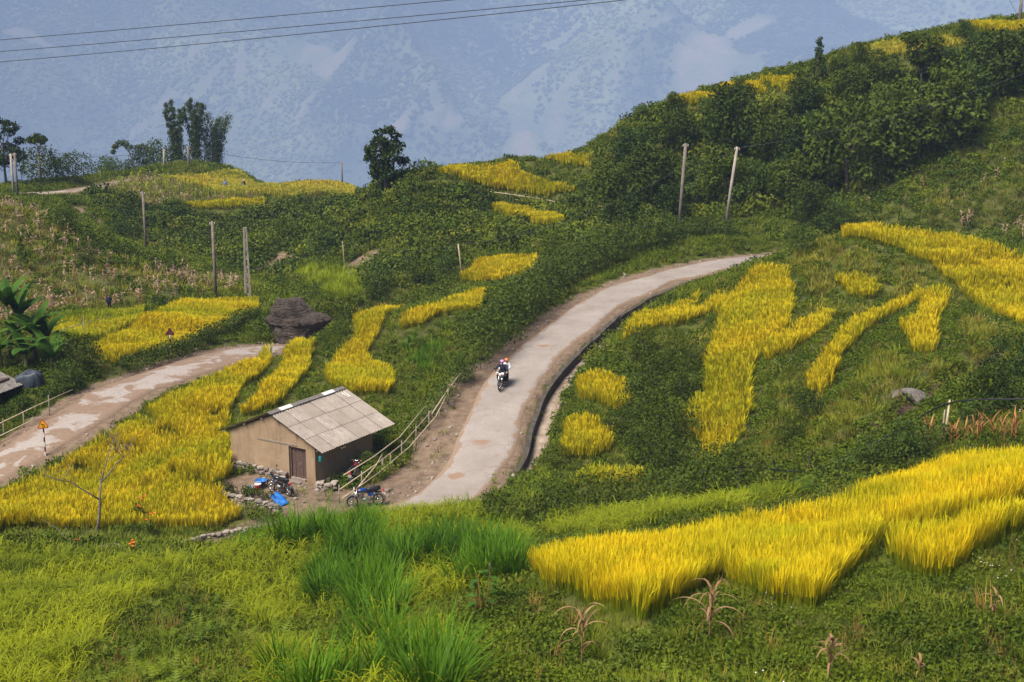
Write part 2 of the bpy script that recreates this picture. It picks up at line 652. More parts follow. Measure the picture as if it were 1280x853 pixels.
def concrete_road_mat():
    k = NT('worn_concrete')
    p = k.geo()
    a = k.ramp(k.noise(p, 0.5, 5, 0.6), 0.3, 0.7)
    b = k.ramp(k.noise(p, 6, 5, 0.65), 0.3, 0.75)
    c = k.noise(p, 45, 3)
    col = k.mix(a, (0.33, 0.285, 0.258), (0.235, 0.195, 0.172))
    col = k.mix(k.math('MULTIPLY', b, 0.45), col, (0.22, 0.18, 0.15))
    damp = k.ramp(k.noise(p, 0.8, 6, 0.7, 0.8), 0.56, 0.66)
    col = k.mix(k.math('MULTIPLY', damp, 0.55), col, (0.21, 0.155, 0.12))
    crack = k.n('TexVoronoi', feature='DISTANCE_TO_EDGE')
    wob = k.n('TexNoise')
    wob.inputs['Scale'].default_value = 1.2
    k.l(p, wob.inputs['Vector'])
    vm = k.n('VectorMath', operation='MULTIPLY_ADD')
    k.l(wob.outputs['Color'], vm.inputs[0])
    vm.inputs[1].default_value = (2.2, 2.2, 0)
    k.l(p, vm.inputs[2])
    k.l(vm.outputs[0], crack.inputs['Vector'])
    crack.inputs['Scale'].default_value = 0.32
    cr = k.ramp(crack.outputs['Distance'], 0.012, 0.0)
    col = k.mix(k.math('MULTIPLY', cr, 0.5), col, (0.17, 0.13, 0.10))
    # broken, muddy edge and potholes
    edge = k.math('ADD', k.attr('edge'), k.math('MULTIPLY', k.math('SUBTRACT', k.noise(p, 0.9, 6, 0.7), 0.5), 1.6))
    col = k.mix(k.ramp(edge, 0.56, 0.64), col, (0.24, 0.165, 0.115))
    hole = k.ramp(k.attr('hole'), 0.35, 0.6)
    col = k.mix(hole, col, (0.25, 0.16, 0.11))
    k.principled(col, 0.9, 0.2, normal=k.bump(k.math('ADD', c, k.math('MULTIPLY', b, 0.8)), 0.5, 0.02))
    return k.m


def dirt_road_mat():
    k = NT('broken_concrete_and_mud')
    p = k.geo()
    a = k.noise(p, 0.55, 6, 0.66, 0.9)
    b = k.ramp(k.noise(p, 5, 5, 0.65), 0.3, 0.75)
    mud = k.mix(b, (0.25, 0.17, 0.12), (0.17, 0.115, 0.08))
    slab = k.mix(b, (0.35, 0.305, 0.28), (0.26, 0.21, 0.18))
    e = k.math('SUBTRACT', a, k.math('MULTIPLY', k.attr('edge'), 0.22))
    col = k.mix(k.ramp(e, 0.45, 0.51), mud, slab)
    k.principled(col, 0.92, 0.2, normal=k.bump(k.noise(p, 18, 5, 0.7), 0.7, 0.04))
    return k.m


def mountain_mat():
    k = NT('far_slope')
    p = k.geo()
    n1 = k.ramp(k.noise(p, 0.0012, 7, 0.62, 0.8), 0.38, 0.62)
    n2 = k.ramp(k.noise(p, 0.009, 5, 0.6), 0.35, 0.65)
    col = k.mix(n1, (0.012, 0.034, 0.014), (0.19, 0.21, 0.10))
    col = k.mix(k.math('MULTIPLY', n2, 0.5), col, (0.085, 0.085, 0.045))
    clr = k.mix(n2, (0.20, 0.15, 0.115), (0.13, 0.135, 0.075))
    c = k.math('ADD', k.attr('clearing'), k.math('MULTIPLY', k.math('SUBTRACT', k.noise(p, 0.0058, 4), 0.5), 0.7))
    col = k.mix(k.ramp(c, 0.35, 0.75), col, clr)
    k.principled(col, 0.95, 0.05, normal=k.bump(k.noise(p, 0.035, 4), 0.8, 14.0))
    return k.m


MAT['soil'] = terrain_mat()
MAT['road'] = concrete_road_mat()
MAT['lroad'] = dirt_road_mat()
MAT['mountain'] = mountain_mat()
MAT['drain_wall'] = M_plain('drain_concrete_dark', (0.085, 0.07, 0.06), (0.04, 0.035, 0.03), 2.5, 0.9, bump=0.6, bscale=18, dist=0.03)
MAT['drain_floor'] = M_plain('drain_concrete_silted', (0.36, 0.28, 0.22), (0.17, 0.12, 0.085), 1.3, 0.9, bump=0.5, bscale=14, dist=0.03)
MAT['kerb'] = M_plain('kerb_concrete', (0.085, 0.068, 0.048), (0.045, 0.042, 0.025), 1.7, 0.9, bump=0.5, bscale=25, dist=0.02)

# ------------------------------------------------------------------ the ground
ver = np.minimum(np.abs(rd) - HW_ROAD, np.abs(ld) - HW_LROAD)
dirt = 1 - smooth((ver - 0.2) / np.where(rd > 0, 0.55, 1.9))
lwide = (rd < 0) & (GYY < 82)                         # wide trampled verge left of the concrete
dirt = np.maximum(dirt, np.where(lwide, 1 - smooth((np.abs(rd) - HW_ROAD - 1.6) / 1.6), 0))
yd = np.maximum(np.abs(lx - 1.7) - 2.6, np.abs(ly + 4.1) - 1.7)
dirt = np.maximum(dirt, 1 - smooth((yd + 0.2) / 1.4))
dirt = np.maximum(dirt, 0.9 * (1 - smooth((np.abs(fd) - HW_FROAD) / 1.5)))
TRAIL = catmull([cast(95, 262), cast(130, 285), cast(165, 303), cast(205, 322)], 0.6)
td, _ = path_dist(TRAIL, GXX, GYY)
dirt = np.maximum(dirt, 1 - smooth((np.abs(td) - 0.7) / 0.8))
SCAR = catmull([cast(1255, 430), cast(1200, 462), cast(1150, 492), cast(1105, 525), cast(1060, 548)], 0.5)
sdist, _ = path_dist(SCAR, GXX, GYY)
humus = 1 - smooth((np.abs(sdist) - 0.7) / 0.9)
dirt = np.maximum(dirt, 1 - smooth((np.abs(sdist) - 0.55) / 0.6))
H -= 0.9 * (1 - smooth((np.abs(sdist) - 0.5) / 1.2)) * (GYY < 75)
for (u, v, r) in [(870, 255, 1.2), (455, 325, 2.0), (345, 330, 3), (460, 335, 3.0), (300, 320, 2.2), (250, 820, 1.0), (300, 800, .8)]:
    c_ = cast(u, v)
    q = np.hypot(GXX - c_[0], GYY - c_[1])
    dirt = np.maximum(dirt, 0.85 * (1 - smooth((q - r * 0.4) / r)))
def road_mesh(name, P, hw, mat, seed, edge_j, lift, holes=()):
    S = sides(P)
    n = len(P)
    prof = np.array([-1.0, -0.94, -0.7, -0.35, 0, 0.35, 0.7, 0.94, 1.0])
    V, E, HO = [], [], []
    for i in range(n):
        jl = hw * (1 + edge_j * float(fbm(i * 0.11, 3.3, 3, seed)))
        jr = hw * (1 + edge_j * float(fbm(i * 0.11, 8.1, 3, seed + 5)))
        for k, q in enumerate(prof):
            w = jl if q < 0 else jr
            x, y = P[i, 0] + S[i, 0] * q * w, P[i, 1] + S[i, 1] * q * w
            z = P[i, 2] + lift * (1 - 0.5 * q * q) + 0.02 * float(vnoise(x / 1.7, y / 1.7, seed))
            if k in (0, len(prof) - 1):
                z = P[i, 2] - 0.12
            V.append((x, y, z))
            E.append(abs(q) ** 3)
            h = 0
            for hx, hy, hr in holes:
                h = max(h, 1.2 - math.hypot(x - hx, y - hy) / hr)
            HO.append(h)
    m_ = len(prof)
    ii = np.arange(n * m_).reshape(n, m_)
    F = np.stack([ii[:-1, :-1], ii[:-1, 1:], ii[1:, 1:], ii[1:, :-1]], -1).reshape(-1, 4)
    o = link(name, np_mesh(name, V, F, mat, {'edge': E, 'hole': HO}, smooth=False))
    tag(o, kind='structure')
    return o


hl = [cast(601, 556), cast(570, 598), cast(678, 436), cast(610, 530)]
tag(road_mesh('road', ROAD[:], HW_ROAD, MAT['road'], 2, 0.16, 0.05, [(hl[0][0], hl[0][1], 0.55), (hl[1][0], hl[1][1], 0.6), (hl[2][0], hl[2][1], 0.5)]), 'pale concrete road curving up past the hut')
tag(road_mesh('road', LROAD, HW_LROAD + 0.1, MAT['lroad'], 12, 0.10, 0.05), 'muddy lower road with broken pale concrete patches')
tag(road_mesh('road', FROAD, HW_FROAD, MAT['lroad'], 22, 0.06, 0.05), 'short stretch of far road beside the corn slope')


def strip(P, S, o0, o1, z0, z1, thick, seed=0, jit=0.0):
    """a long wall or slab following a path between two offsets"""
    n = len(P)
    V = []
    for i in range(n):
        for (o_, z_) in ((o0, z0), (o1, z0), (o1, z1), (o0, z1)):
            jz = jit * float(vnoise(i * 0.31, seed * 3.7, seed)) if z_ == z1 else 0
            jo = jit * float(vnoise(i * 0.23, seed * 1.3 + o_, seed + 4))
            V.append((P[i, 0] + S[i, 0] * (o_ + jo), P[i, 1] + S[i, 1] * (o_ + jo), P[i, 2] + z_ + jz))
    F = []
    for i in range(n - 1):
        for k in range(4):
            F.append((i * 4 + k, i * 4 + (k + 1) % 4, i * 4 + 4 + (k + 1) % 4, i * 4 + 4 + k))
    F = [f[::-1] for f in F] + [(0, 1, 2, 3), ((n - 1) * 4 + 3, (n - 1) * 4 + 2, (n - 1) * 4 + 1, (n - 1) * 4)]
    b = MB()
    b.add(V, F)
    return b


dz = empty('drainage_channel', tuple(DRAIN[0]), 0, 'open concrete drain with dark wall along the curving road', 'drain')
dloc = DRAIN.copy()
dloc -= DRAIN[0]
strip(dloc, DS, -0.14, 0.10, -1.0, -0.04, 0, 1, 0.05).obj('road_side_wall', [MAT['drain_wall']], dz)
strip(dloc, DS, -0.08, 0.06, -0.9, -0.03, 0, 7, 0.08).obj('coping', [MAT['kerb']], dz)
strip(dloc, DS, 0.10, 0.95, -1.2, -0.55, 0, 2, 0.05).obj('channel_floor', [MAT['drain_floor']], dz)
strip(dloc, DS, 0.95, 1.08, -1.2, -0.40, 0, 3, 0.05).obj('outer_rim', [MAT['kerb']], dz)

# ------------------------------------------------------------------ far mountain across the valley
MK = 3.4                       # the far side lies some 6 to 9 km away
mx = np.arange(-1650, 1651, 12.0) * MK
my = np.concatenate([np.arange(85, 1400, 40.0), np.arange(1400, 3350, 12.0)]) * MK
MX, MY = np.meshgrid(mx, my)


def mtn(x, y):
    return CZ + MK * (mtn_unit(np.asarray(x) / MK, np.asarray(y) / MK) - CZ)


def mtn_unit(x, y):
    yy = y + 0.22 * x + 140 * fbm(x / 700, y / 900, 2, 31)
    base = np.interp(yy, [80, 600, 1300, 1650, 2450, 3000, 5500], [-22, -190, -285, -265, 110, 165, 190])
    rid = 1 - np.abs(fbm((x + 0.9 * y) / 420, (y - 0.5 * x) / 900, 3, 41))
    amp = smooth((y - 900) / 700)
    return base + amp * (210 * (rid - 0.6) + 34 * fbm(x / 130, y / 130, 3, 51))


MZ = mtn(MX, MY)


def mcast(u, v):
    D = np.arange(3400.0, 11300.0, 13.0)
    a, b = (u - 640) / FPX, (426.5 - v) / FPX
    X, Y, Z = D * a, D * (CP + b * SP), CZ + D * (-SP + b * CP)
    bl = Z <= mtn(X, Y)
    i = int(np.argmax(bl)) if bl.any() else len(D) - 1
    return X[i], Y[i], D[i]


CLEAR = []
for (u, v, ru, rv) in [(272, 92, 34, 16), (298, 84, 12, 18), (392, 66, 22, 14), (418, 80, 26, 10), (492, 92, 36, 7), (885, 68, 42, 24), (660, 101, 36, 6), (706, 112, 30, 5), (652, 168, 18, 26), (505, 152, 34, 9), (540, 150, 20, 10),
                       (215, 125, 30, 10), (170, 165, 30, 10), (250, 60, 30, 7), (120, 205, 25, 8), (345, 118, 30, 8), (690, 170, 16, 18), (930, 40, 40, 10), (60, 60, 50, 8), (575, 150, 20, 8), (380, 132, 25, 6), (770, 95, 18, 5), (700, 55, 25, 5), (830, 25, 40, 6)]:
    X0, Y0, D0 = mcast(u, v)
    X1, Y1, _ = mcast(u, v - rv)
    CLEAR.append((X0, Y0, ru * D0 / FPX, max(abs(Y1 - Y0), 20)))


def clearing(x, y):
    c = np.zeros(np.shape(x))
    for cx, cy_, rx, ry in CLEAR:
        c = np.maximum(c, 1.15 - np.sqrt(((x - cx) / rx) ** 2 + ((y - cy_) / ry) ** 2) * 0.7 + 0.3 * fbm(x / 210, y / 210, 3, 5))
    return np.clip(c, 0, 1)


ny2, nx2 = MX.shape
ii = np.arange(ny2 * nx2).reshape(ny2, nx2)
FM = np.stack([ii[:-1, :-1], ii[:-1, 1:], ii[1:, 1:], ii[1:, :-1]], -1).reshape(-1, 4)
mo = link('mountain', np_mesh('mountain', np.stack([MX, MY, MZ], -1).reshape(-1, 3), FM, MAT['mountain'], {'clearing': clearing(MX, MY)}, smooth=True))
tag(mo, 'wooded mountainside far across the valley', kind='structure')

# ------------------------------------------------------------------ haze: the air between here and the mountain
hz = NT('hazy_air')
vol = hz.n('VolumePrincipled')
vol.inputs['Color'].default_value = (0.49, 0.65, 1.0, 1)
vol.inputs['Density'].default_value = 0.000175
vol.inputs['Anisotropy'].default_value = -0.4
hz.l(vol.outputs[0], hz.out.inputs['Volume'])
hb = MB()
zlo, zhi = float(min(MZ.min(), H.min())) - 5, float(MZ.max()) + 15
hb.box((0, 5650, (zlo + zhi) / 2), (11500, 11600, zhi - zlo))
ho = hb.obj('haze', [hz.m])
tag(ho, 'pale blue haze filling the valley air', kind='stuff')
# ------------------------------------------------------------------ plants: leaf clouds and small plants
def leaf_arrays(C, D, Nn, size, aspect, fold=0.22):
    """folded leaves at centres C pointing along D with normals Nn"""
    D = D / (np.linalg.norm(D, axis=1)[:, None] + 1e-9)
    Sd = np.cross(D, Nn)
    Sd /= np.linalg.norm(Sd, axis=1)[:, None] + 1e-9
    Nn = np.cross(Sd, D)
    size = np.broadcast_to(np.asarray(size, float), (len(C),))[:, None]
    b = C - D * size * 0.5
    t_ = C + D * size * 0.5
    l_ = C - Sd * size * aspect * 0.5 + Nn * size * fold * 0.4 - D * size * 0.05
    r_ = C + Sd * size * aspect * 0.5 + Nn * size * fold * 0.4 - D * size * 0.05
    V = np.stack([b, r_, t_, l_], 1).reshape(-1, 3)
    k = np.arange(len(C))[:, None] * 4
    F = np.concatenate([k + np.array([[0, 1, 2]]), k + np.array([[0, 2, 3]])], 1).reshape(-1, 3)
    return V, F


def unit(n, r, up=0.0):
    v = r.normal(size=(n, 3))
    v[:, 2] += up
    return v / np.linalg.norm(v, axis=1)[:, None]


def cloud(name, centers, radii, n_each, leaf, aspect, mat, seed, droop=0.3, flat=0.8, shell=0.6, var=0.35):
    """foliage: leaves spread through several lobes, denser near each lobe's skin"""
    r = np.random.default_rng(seed)
    CC, NN, TT = [], [], []
    for (c, rad), n in zip(zip(centers, radii), n_each):
        d = unit(n, r, 0.25)
        rr = rad * (shell + (1 - shell) * r.random(n) ** 0.7) * (1 + 0.22 * np.sin(d[:, 0] * 7 + seed) * np.cos(d[:, 1] * 6 + 2 * seed))
        p = d * rr[:, None]
        p[:, 2] *= flat
        CC.append(p + np.asarray(c))
        NN.append(d * 0.6 + unit(n, r, 0.5) * 0.7)
        TT.append(np.clip(r.normal(0.5, 0.25, n), 0, 1))
    CC, NN, TT = np.vstack(CC), np.vstack(NN), np.concatenate(TT)
    n = len(CC)
    DD = unit(n, r)
    DD = DD - NN * (DD * NN).sum(1)[:, None] / ((NN * NN).sum(1)[:, None])
    DD[:, 2] -= droop
    V, F = leaf_arrays(CC, DD, NN, leaf * (1 - var + 2 * var * r.random(n)), aspect)
    return np_mesh(name, V, F, mat, {'tint': np.repeat(TT, 4)})


def proto(name, meshes):
    c = bpy.data.collections.new(name)
    for i, me in enumerate(meshes):
        o = bpy.data.objects.new('%s_%02d' % (name, i), me)
        c.objects.link(o)
    return c


def scatter_group(coll):
    ng = bpy.data.node_groups.new('scatter_' + coll.name, 'GeometryNodeTree')
    ng.interface.new_socket('Geometry', in_out='INPUT', socket_type='NodeSocketGeometry')
    ng.interface.new_socket('Geometry', in_out='OUTPUT', socket_type='NodeSocketGeometry')
    N = ng.nodes.new
    gi, go = N('NodeGroupInput'), N('NodeGroupOutput')
    ci = N('GeometryNodeCollectionInfo')
    ci.inputs['Collection'].default_value = coll
    ci.inputs['Separate Children'].default_value = True
    ci.inputs['Reset Children'].default_value = True
    ip = N('GeometryNodeInstanceOnPoints')
    ip.inputs['Pick Instance'].default_value = True

    def na(nm, ty):
        a = N('GeometryNodeInputNamedAttribute')
        a.data_type = ty
        a.inputs['Name'].default_value = nm
        return a.outputs['Attribute']
    er = N('FunctionNodeEulerToRotation')
    L = ng.links.new
    L(gi.outputs[0], ip.inputs['Points'])
    L(ci.outputs[0], ip.inputs['Instance'])
    L(na('idx', 'INT'), ip.inputs['Instance Index'])
    L(na('rot', 'FLOAT_VECTOR'), er.inputs[0])
    L(er.outputs[0], ip.inputs['Rotation'])
    L(na('scl', 'FLOAT_VECTOR'), ip.inputs['Scale'])
    L(ip.outputs[0], go.inputs[0])
    return ng


GROUPS = {}


def scatter(name, coll, P, scl, r, tilt=0.12, label=None, cat=None, group=None, kind='stuff', lean=(0, 0)):
    n = len(P)
    me = bpy.data.meshes.new(name)
    me.vertices.add(n)
    me.vertices.foreach_set('co', np.asarray(P, np.float32).ravel())
    a = me.attributes.new('idx', 'INT', 'POINT')
    a.data.foreach_set('value', r.integers(0, len(coll.objects), n).astype(np.int32))
    rot = np.c_[r.normal(lean[0], tilt, n), r.normal(lean[1], tilt, n), r.random(n) * 6.283]
    a = me.attributes.new('rot', 'FLOAT_VECTOR', 'POINT')
    a.data.foreach_set('vector', rot.astype(np.float32).ravel())
    scl = np.asarray(scl, float)
    if scl.ndim == 1:
        scl = np.c_[scl, scl, scl * r.uniform(0.85, 1.15, n)]
    a = me.attributes.new('scl', 'FLOAT_VECTOR', 'POINT')
    a.data.foreach_set('vector', scl.astype(np.float32).ravel())
    me.update()
    o = link(name, me)
    if coll.name not in GROUPS:
        GROUPS[coll.name] = scatter_group(coll)
    md = o.modifiers.new('scatter', 'NODES')
    md.node_group = GROUPS[coll.name]
    tag(o, label, cat, group, kind)
    return o


# leaf colours
MAT['rice_gold'] = M_rice('rice_ripe', (0.16, 0.18, 0.010), (0.74, 0.51, 0.010), (0.56, 0.43, 0.012), (0.25, 0.33, 0.010), 0.62)
MAT['rice_near'] = M_rice('rice_ripe_near', (0.13, 0.19, 0.008), (0.88, 0.62, 0.008), (0.70, 0.52, 0.010), (0.32, 0.38, 0.010), 0.6, 0.3)
MAT['rice_mid'] = M_rice('rice_turning', (0.18, 0.22, 0.012), (0.56, 0.44, 0.015), (0.44, 0.40, 0.02), (0.20, 0.28, 0.012), 0.9)
MAT['rice_far'] = M_rice('rice_turning_far', (0.28, 0.29, 0.04), (0.58, 0.43, 0.05), (0.50, 0.40, 0.04), (0.30, 0.34, 0.04), 0.8, 0.08)
MAT['millet'] = M_leaf('millet_leaf', (0.07, 0.12, 0.005), (0.245, 0.275, 0.013), trans=0.35, nscale=0.25, wn_=0.6)
MAT['grass'] = M_leaf('meadow_grass', (0.055, 0.10, 0.008), (0.20, 0.235, 0.018), (0.22, 0.19, 0.04), trans=0.3, nscale=0.2)
MAT['grass_dry'] = M_leaf('drying_grass', (0.11, 0.13, 0.015), (0.31, 0.29, 0.045), (0.27, 0.19, 0.06), trans=0.3, nscale=0.25)
MAT['tall_grass'] = M_leaf('napier_grass', (0.028, 0.09, 0.006), (0.115, 0.235, 0.014), trans=0.35, nscale=0.3, wn_=0.3)
MAT['lime_grass'] = M_leaf('lime_grass', (0.15, 0.22, 0.01), (0.30, 0.36, 0.02), trans=0.35, nscale=0.3, wn_=0.3)
MAT['herb'] = M_leaf('herb_leaf', (0.030, 0.065, 0.007), (0.13, 0.175, 0.017), (0.16, 0.17, 0.018), nscale=0.25)
MAT['bush'] = M_leaf('bush_leaf', (0.028, 0.058, 0.009), (0.13, 0.18, 0.024), (0.15, 0.155, 0.018), nscale=0.1)
MAT['dark'] = M_leaf('evergreen_leaf', (0.014, 0.034, 0.006), (0.085, 0.115, 0.016), trans=0.2, nscale=0.1)
MAT['bush_light'] = M_leaf('light_bush_leaf', (0.055, 0.09, 0.010), (0.17, 0.20, 0.022), (0.19, 0.17, 0.03), nscale=0.12)
MAT['hedge'] = M_leaf('hedge_leaf', (0.014, 0.036, 0.006), (0.12, 0.165, 0.04), nscale=0.3)
MAT['far_tree'] = M_leaf('far_forest_leaf', (0.010, 0.030, 0.012), (0.19, 0.22, 0.09), trans=0.0, nscale=0.0012, wn_=1.3, wt=0.18, wr=0.22)
MAT['dry_corn'] = M_leaf('dry_corn_leaf', (0.34, 0.20, 0.16), (0.48, 0.38, 0.46), trans=0.25, rough=0.7, nscale=0.4)
MAT['brown_weed'] = M_leaf('brown_weed', (0.16, 0.10, 0.04), (0.36, 0.22, 0.09), trans=0.25, rough=0.7, nscale=0.4)
MAT['flower'] = M_plain('tiny_white_flower', (0.75, 0.72, 0.78), (0.6, 0.55, 0.68), rough=0.6)


def rice_clump(seed, nb, np_, h, bw, pw, spread):
    r = random.Random(seed)
    b = MB()
    for i in range(nb):
        a = r.random() * 6.28
        q = r.random() * spread
        b.blade((q * math.cos(a), q * math.sin(a), 0), a + r.uniform(-.6, .6), r.uniform(0.02, 0.25), h * r.uniform(0.8, 1.12), bw * r.uniform(.7, 1.2), r.uniform(0.05, 0.7), 3, 0, 0.0, r.uniform(0.15, 0.75))
    for i in range(np_):
        a = r.random() * 6.28
        q = r.random() * spread
        x, y = q * math.cos(a) * 1.3, q * math.sin(a) * 1.3
        b.blade((x, y, h * 0.42), a, r.uniform(0.0, 0.14), h * r.uniform(0.48, 0.68), pw * r.uniform(.8, 1.25), r.uniform(0.1, 0.95), 4, 0, 0.75, 1.0, pw * 0.35)
    return b.mesh('rice', [MAT['rice_gold']], tint=True)


def remat(meshes, mat):
    out = []
    for me in meshes:
        c = me.copy()
        c.materials[0] = mat
        out.append(c)
    return out


rn = [rice_clump(100 + i, 12, 10, 0.92, 0.016, 0.023, 0.10) for i in range(6)]
rm = [rice_clump(200 + i, 8, 9, 0.85, 0.036, 0.050, 0.16) for i in range(6)]
rf = [rice_clump(300 + i, 7, 9, 0.85, 0.075, 0.10, 0.30) for i in range(5)]
P_RICE_NEAR = proto('rice_near', remat(rn, MAT['rice_near']))
P_RICE_MID = proto('rice_mid', rm)
P_RICE_TURN = proto('rice_turn', remat(rm, MAT['rice_mid']))
P_RICE_FAR = proto('rice_far', remat(rf, MAT['rice_gold']))
P_RICE_FARG = proto('rice_farg', remat(rf, MAT['rice_far']))


def tuft(seed, n, h, w, spread, mat, droop=(0.3, 1.6), lean=(0.05, 0.5), seg=3):
    r = random.Random(seed)
    b = MB()
    for i in range(n):
        a = r.random() * 6.28
        q = spread * math.sqrt(r.random())
        b.blade((q * math.cos(a), q * math.sin(a), -0.03), a + r.uniform(-.8, .8), r.uniform(*lean), h * r.uniform(0.55, 1.1), w * r.uniform(.7, 1.2), r.uniform(*droop), seg, 0, r.random() * 0.5, r.random() * 0.5 + 0.4)
    return b.mesh('tuft', [mat], tint=True)


def millet(seed):
    r = random.Random(seed)
    b = MB()
    for i in range(9):
        a = r.random() * 6.28
        b.blade((0.12 * math.cos(a), 0.12 * math.sin(a), 0), a, r.uniform(0.1, 0.5), r.uniform(0.6, 0.95), 0.034, r.uniform(0.8, 2.0), 4, 0, 0.1, 0.55)
    for i in range(5):
        a = r.random() * 6.28
        b.blade((0.1 * math.cos(a), 0.1 * math.sin(a), 0.35), a, r.uniform(0.0, 0.25), r.uniform(0.5, 0.75), 0.022, r.uniform(1.6, 2.6), 5, 0, 0.6, 1.0, 0.02)
    return b.mesh('millet', [MAT['millet']], tint=True)


def herb(seed, R_, n, leaf, mat, asp=0.6, flat=0.6, droop=0.2):
    r = np.random.default_rng(seed)
    k = 5
    cs = [(R_ * 0.5 * math.cos(i * 1.3), R_ * 0.5 * math.sin(i * 1.3), R_ * r.uniform(0.2, 0.6)) for i in range(k)]
    return cloud('herb', cs, [R_ * r.uniform(0.4, 0.65) for _ in range(k)], [n // k] * k, leaf, asp, mat, seed, droop, flat, 0.35)


def fern(seed, mat, n=9, L=0.9):
    r = random.Random(seed)
    b = MB()
    for i in range(n):
        a = i * 6.28 / n + r.uniform(-.3, .3)
        ln, dr, dp = r.uniform(0.3, 0.6), r.uniform(0.9, 1.7), L * r.uniform(.7, 1.1)
        p = Vector((0, 0, 0))
        side = Vector((-math.sin(a), math.cos(a), 0))
        for k in range(9):
            t_ = k / 9
            an = ln + dr * t_
            d = Vector((math.cos(a) * math.sin(an), math.sin(a) * math.sin(an), math.cos(an)))
            w = L * 0.20 * math.sin(math.pi * min(1, t_ * 0.85 + 0.18))
            for s in (-1, 1):
                q = p + side * s * w + d * w * 0.5
                b.add([p, p + d * 0.06, q], [(0, 1, 2)], 0, r.random())
            p = p + d * dp / 9
    return b.mesh('fern', [mat], tint=True)


P_GRASS = proto('grass', [tuft(i, 26, 0.42, 0.016, 0.22, MAT['grass']) for i in range(5)])
P_GRASS_F = proto('grass_f', [tuft(20 + i, 26, 0.5, 0.04, 0.4, MAT['grass']) for i in range(5)])
P_DRY = proto('grass_dry', [tuft(40 + i, 26, 0.42, 0.022, 0.28, MAT['grass_dry']) for i in range(4)])
P_DRY_F = proto('grass_dry_f', [tuft(60 + i, 24, 0.5, 0.045, 0.4, MAT['grass_dry']) for i in range(4)])
P_MILLET = proto('millet', [millet(i) for i in range(6)])
P_HERB = proto('herb', [herb(i, 0.34, 110, 0.075, MAT['herb']) for i in range(5)])
P_HERB_M = proto('herb_m', [herb(30 + i, 0.5, 120, 0.13, MAT['herb']) for i in range(5)])
P_BUSH_M = proto('bush_m', [herb(60 + i, 0.75, 200, 0.15, MAT['bush'], flat=0.8) for i in range(5)])
P_BUSH_F = proto('bush_f', [herb(90 + i, 1.15, 260, 0.24, MAT['bush'], flat=0.85) for i in range(6)])
P_DARK_F = proto('bush_dark', [herb(120 + i, 1.3, 280, 0.25, MAT['dark'], flat=0.9) for i in range(5)])
P_LIGHT_F = proto('bush_light', [herb(150 + i, 1.1, 250, 0.24, MAT['bush_light'], flat=0.8) for i in range(5)])
P_FERN = proto('fern', [fern(i, MAT['herb'], 9, 0.6) for i in range(4)])
P_TALL = proto('tall_grass', [tuft(80 + i, 46, 1.55, 0.045, 0.30, MAT['tall_grass'], (0.2, 1.5), (0.02, 0.35), 5) for i in range(5)])
P_LIME = proto('lime_grass', [tuft(90 + i, 46, 1.3, 0.05, 0.4, MAT['lime_grass'], (0.3, 1.4), (0.02, 0.5), 4) for i in range(4)])


def flowers(seed):
    r = random.Random(seed)
    b = MB()
    for i in range(9):
        x, y, z = r.gauss(0, .25), r.gauss(0, .25), r.uniform(.35, .55)
        b.blade((x, y, 0.1), r.random() * 6, 0.05, z, 0.008, 0.1, 1, 1, 0, 0.3)
        for q in range(5):
            a = q * 1.2566 + r.random()
            c, s = 0.013 * math.cos(a), 0.013 * math.sin(a)
            b.add([(x, y, z), (x + c - s * .5, y + s + c * .5, z + .008), (x + c + s * .5, y + s - c * .5, z + .008)], [(0, 1, 2)], 0)
    return b.mesh('flowers', [MAT['flower'], MAT['grass']], tint=True)


P_FLOWER = proto('wild_flowers', [flowers(i) for i in range(4)])


def corn(seed, h=1.5, leafn=9, mat=None, droop=(1.4, 2.6), w=0.08):
    r = random.Random(seed)
    b = MB()
    lx_, ly_ = r.uniform(-.12, .12), r.uniform(-.12, .12)
    pts = [(lx_ * t_ * t_ * h, ly_ * t_ * t_ * h, h * t_ - 0.05) for t_ in (0, .33, .66, 1)]
    b.tube(pts, [0.02, 0.017, 0.013, 0.005], 5, 0, True, 0.5)
    for i in range(leafn):
        t_ = r.uniform(0.25, 0.95)
        a = r.random() * 6.28
        b.blade((lx_ * t_ * t_ * h, ly_ * t_ * t_ * h, h * t_), a, r.uniform(0.2, 0.9), r.uniform(0.35, 0.75) * h / 1.5, w * r.uniform(.7, 1.3), r.uniform(*droop), 4, 0, r.random(), r.random())
    return b


P_CORN = proto('dry_corn', [corn(i).mesh('dry_corn', [MAT['dry_corn']], tint=True) for i in range(6)])
P_CORN_F = proto('dry_corn_f', [corn(10 + i, 1.5, 10, w=0.13).mesh('dry_corn', [MAT['dry_corn']], tint=True) for i in range(6)])
P_CORN_G = proto('green_corn', [corn(30 + i, 1.7, 10, droop=(0.9, 1.9), w=0.13).mesh('green_corn', [MAT['lime_grass']], tint=True) for i in range(4)])
P_WEED = proto('brown_weed', [tuft(140 + i, 16, 0.6, 0.02, 0.15, MAT['brown_weed'], (0.0, 0.8), (0.02, 0.4)) for i in range(4)])


def far_crown(seed):
    r = np.random.default_rng(seed)
    bm = bmesh.new()
    bmesh.ops.create_icosphere(bm, subdivisions=2, radius=1)
    for v in bm.verts:
        v.co *= 1 + 0.28 * r.normal()
        v.co.z = v.co.z * 0.6 + 0.35
    me = bpy.data.meshes.new('far_crown')
    bm.to_mesh(me)
    bm.free()
    me.materials.append(MAT['far_tree'])
    a = me.attributes.new('tint', 'FLOAT', 'POINT')
    a.data.foreach_set('value', np.clip(r.normal(.45, .25, len(me.vertices)), 0, 1).astype(np.float32))
    return me


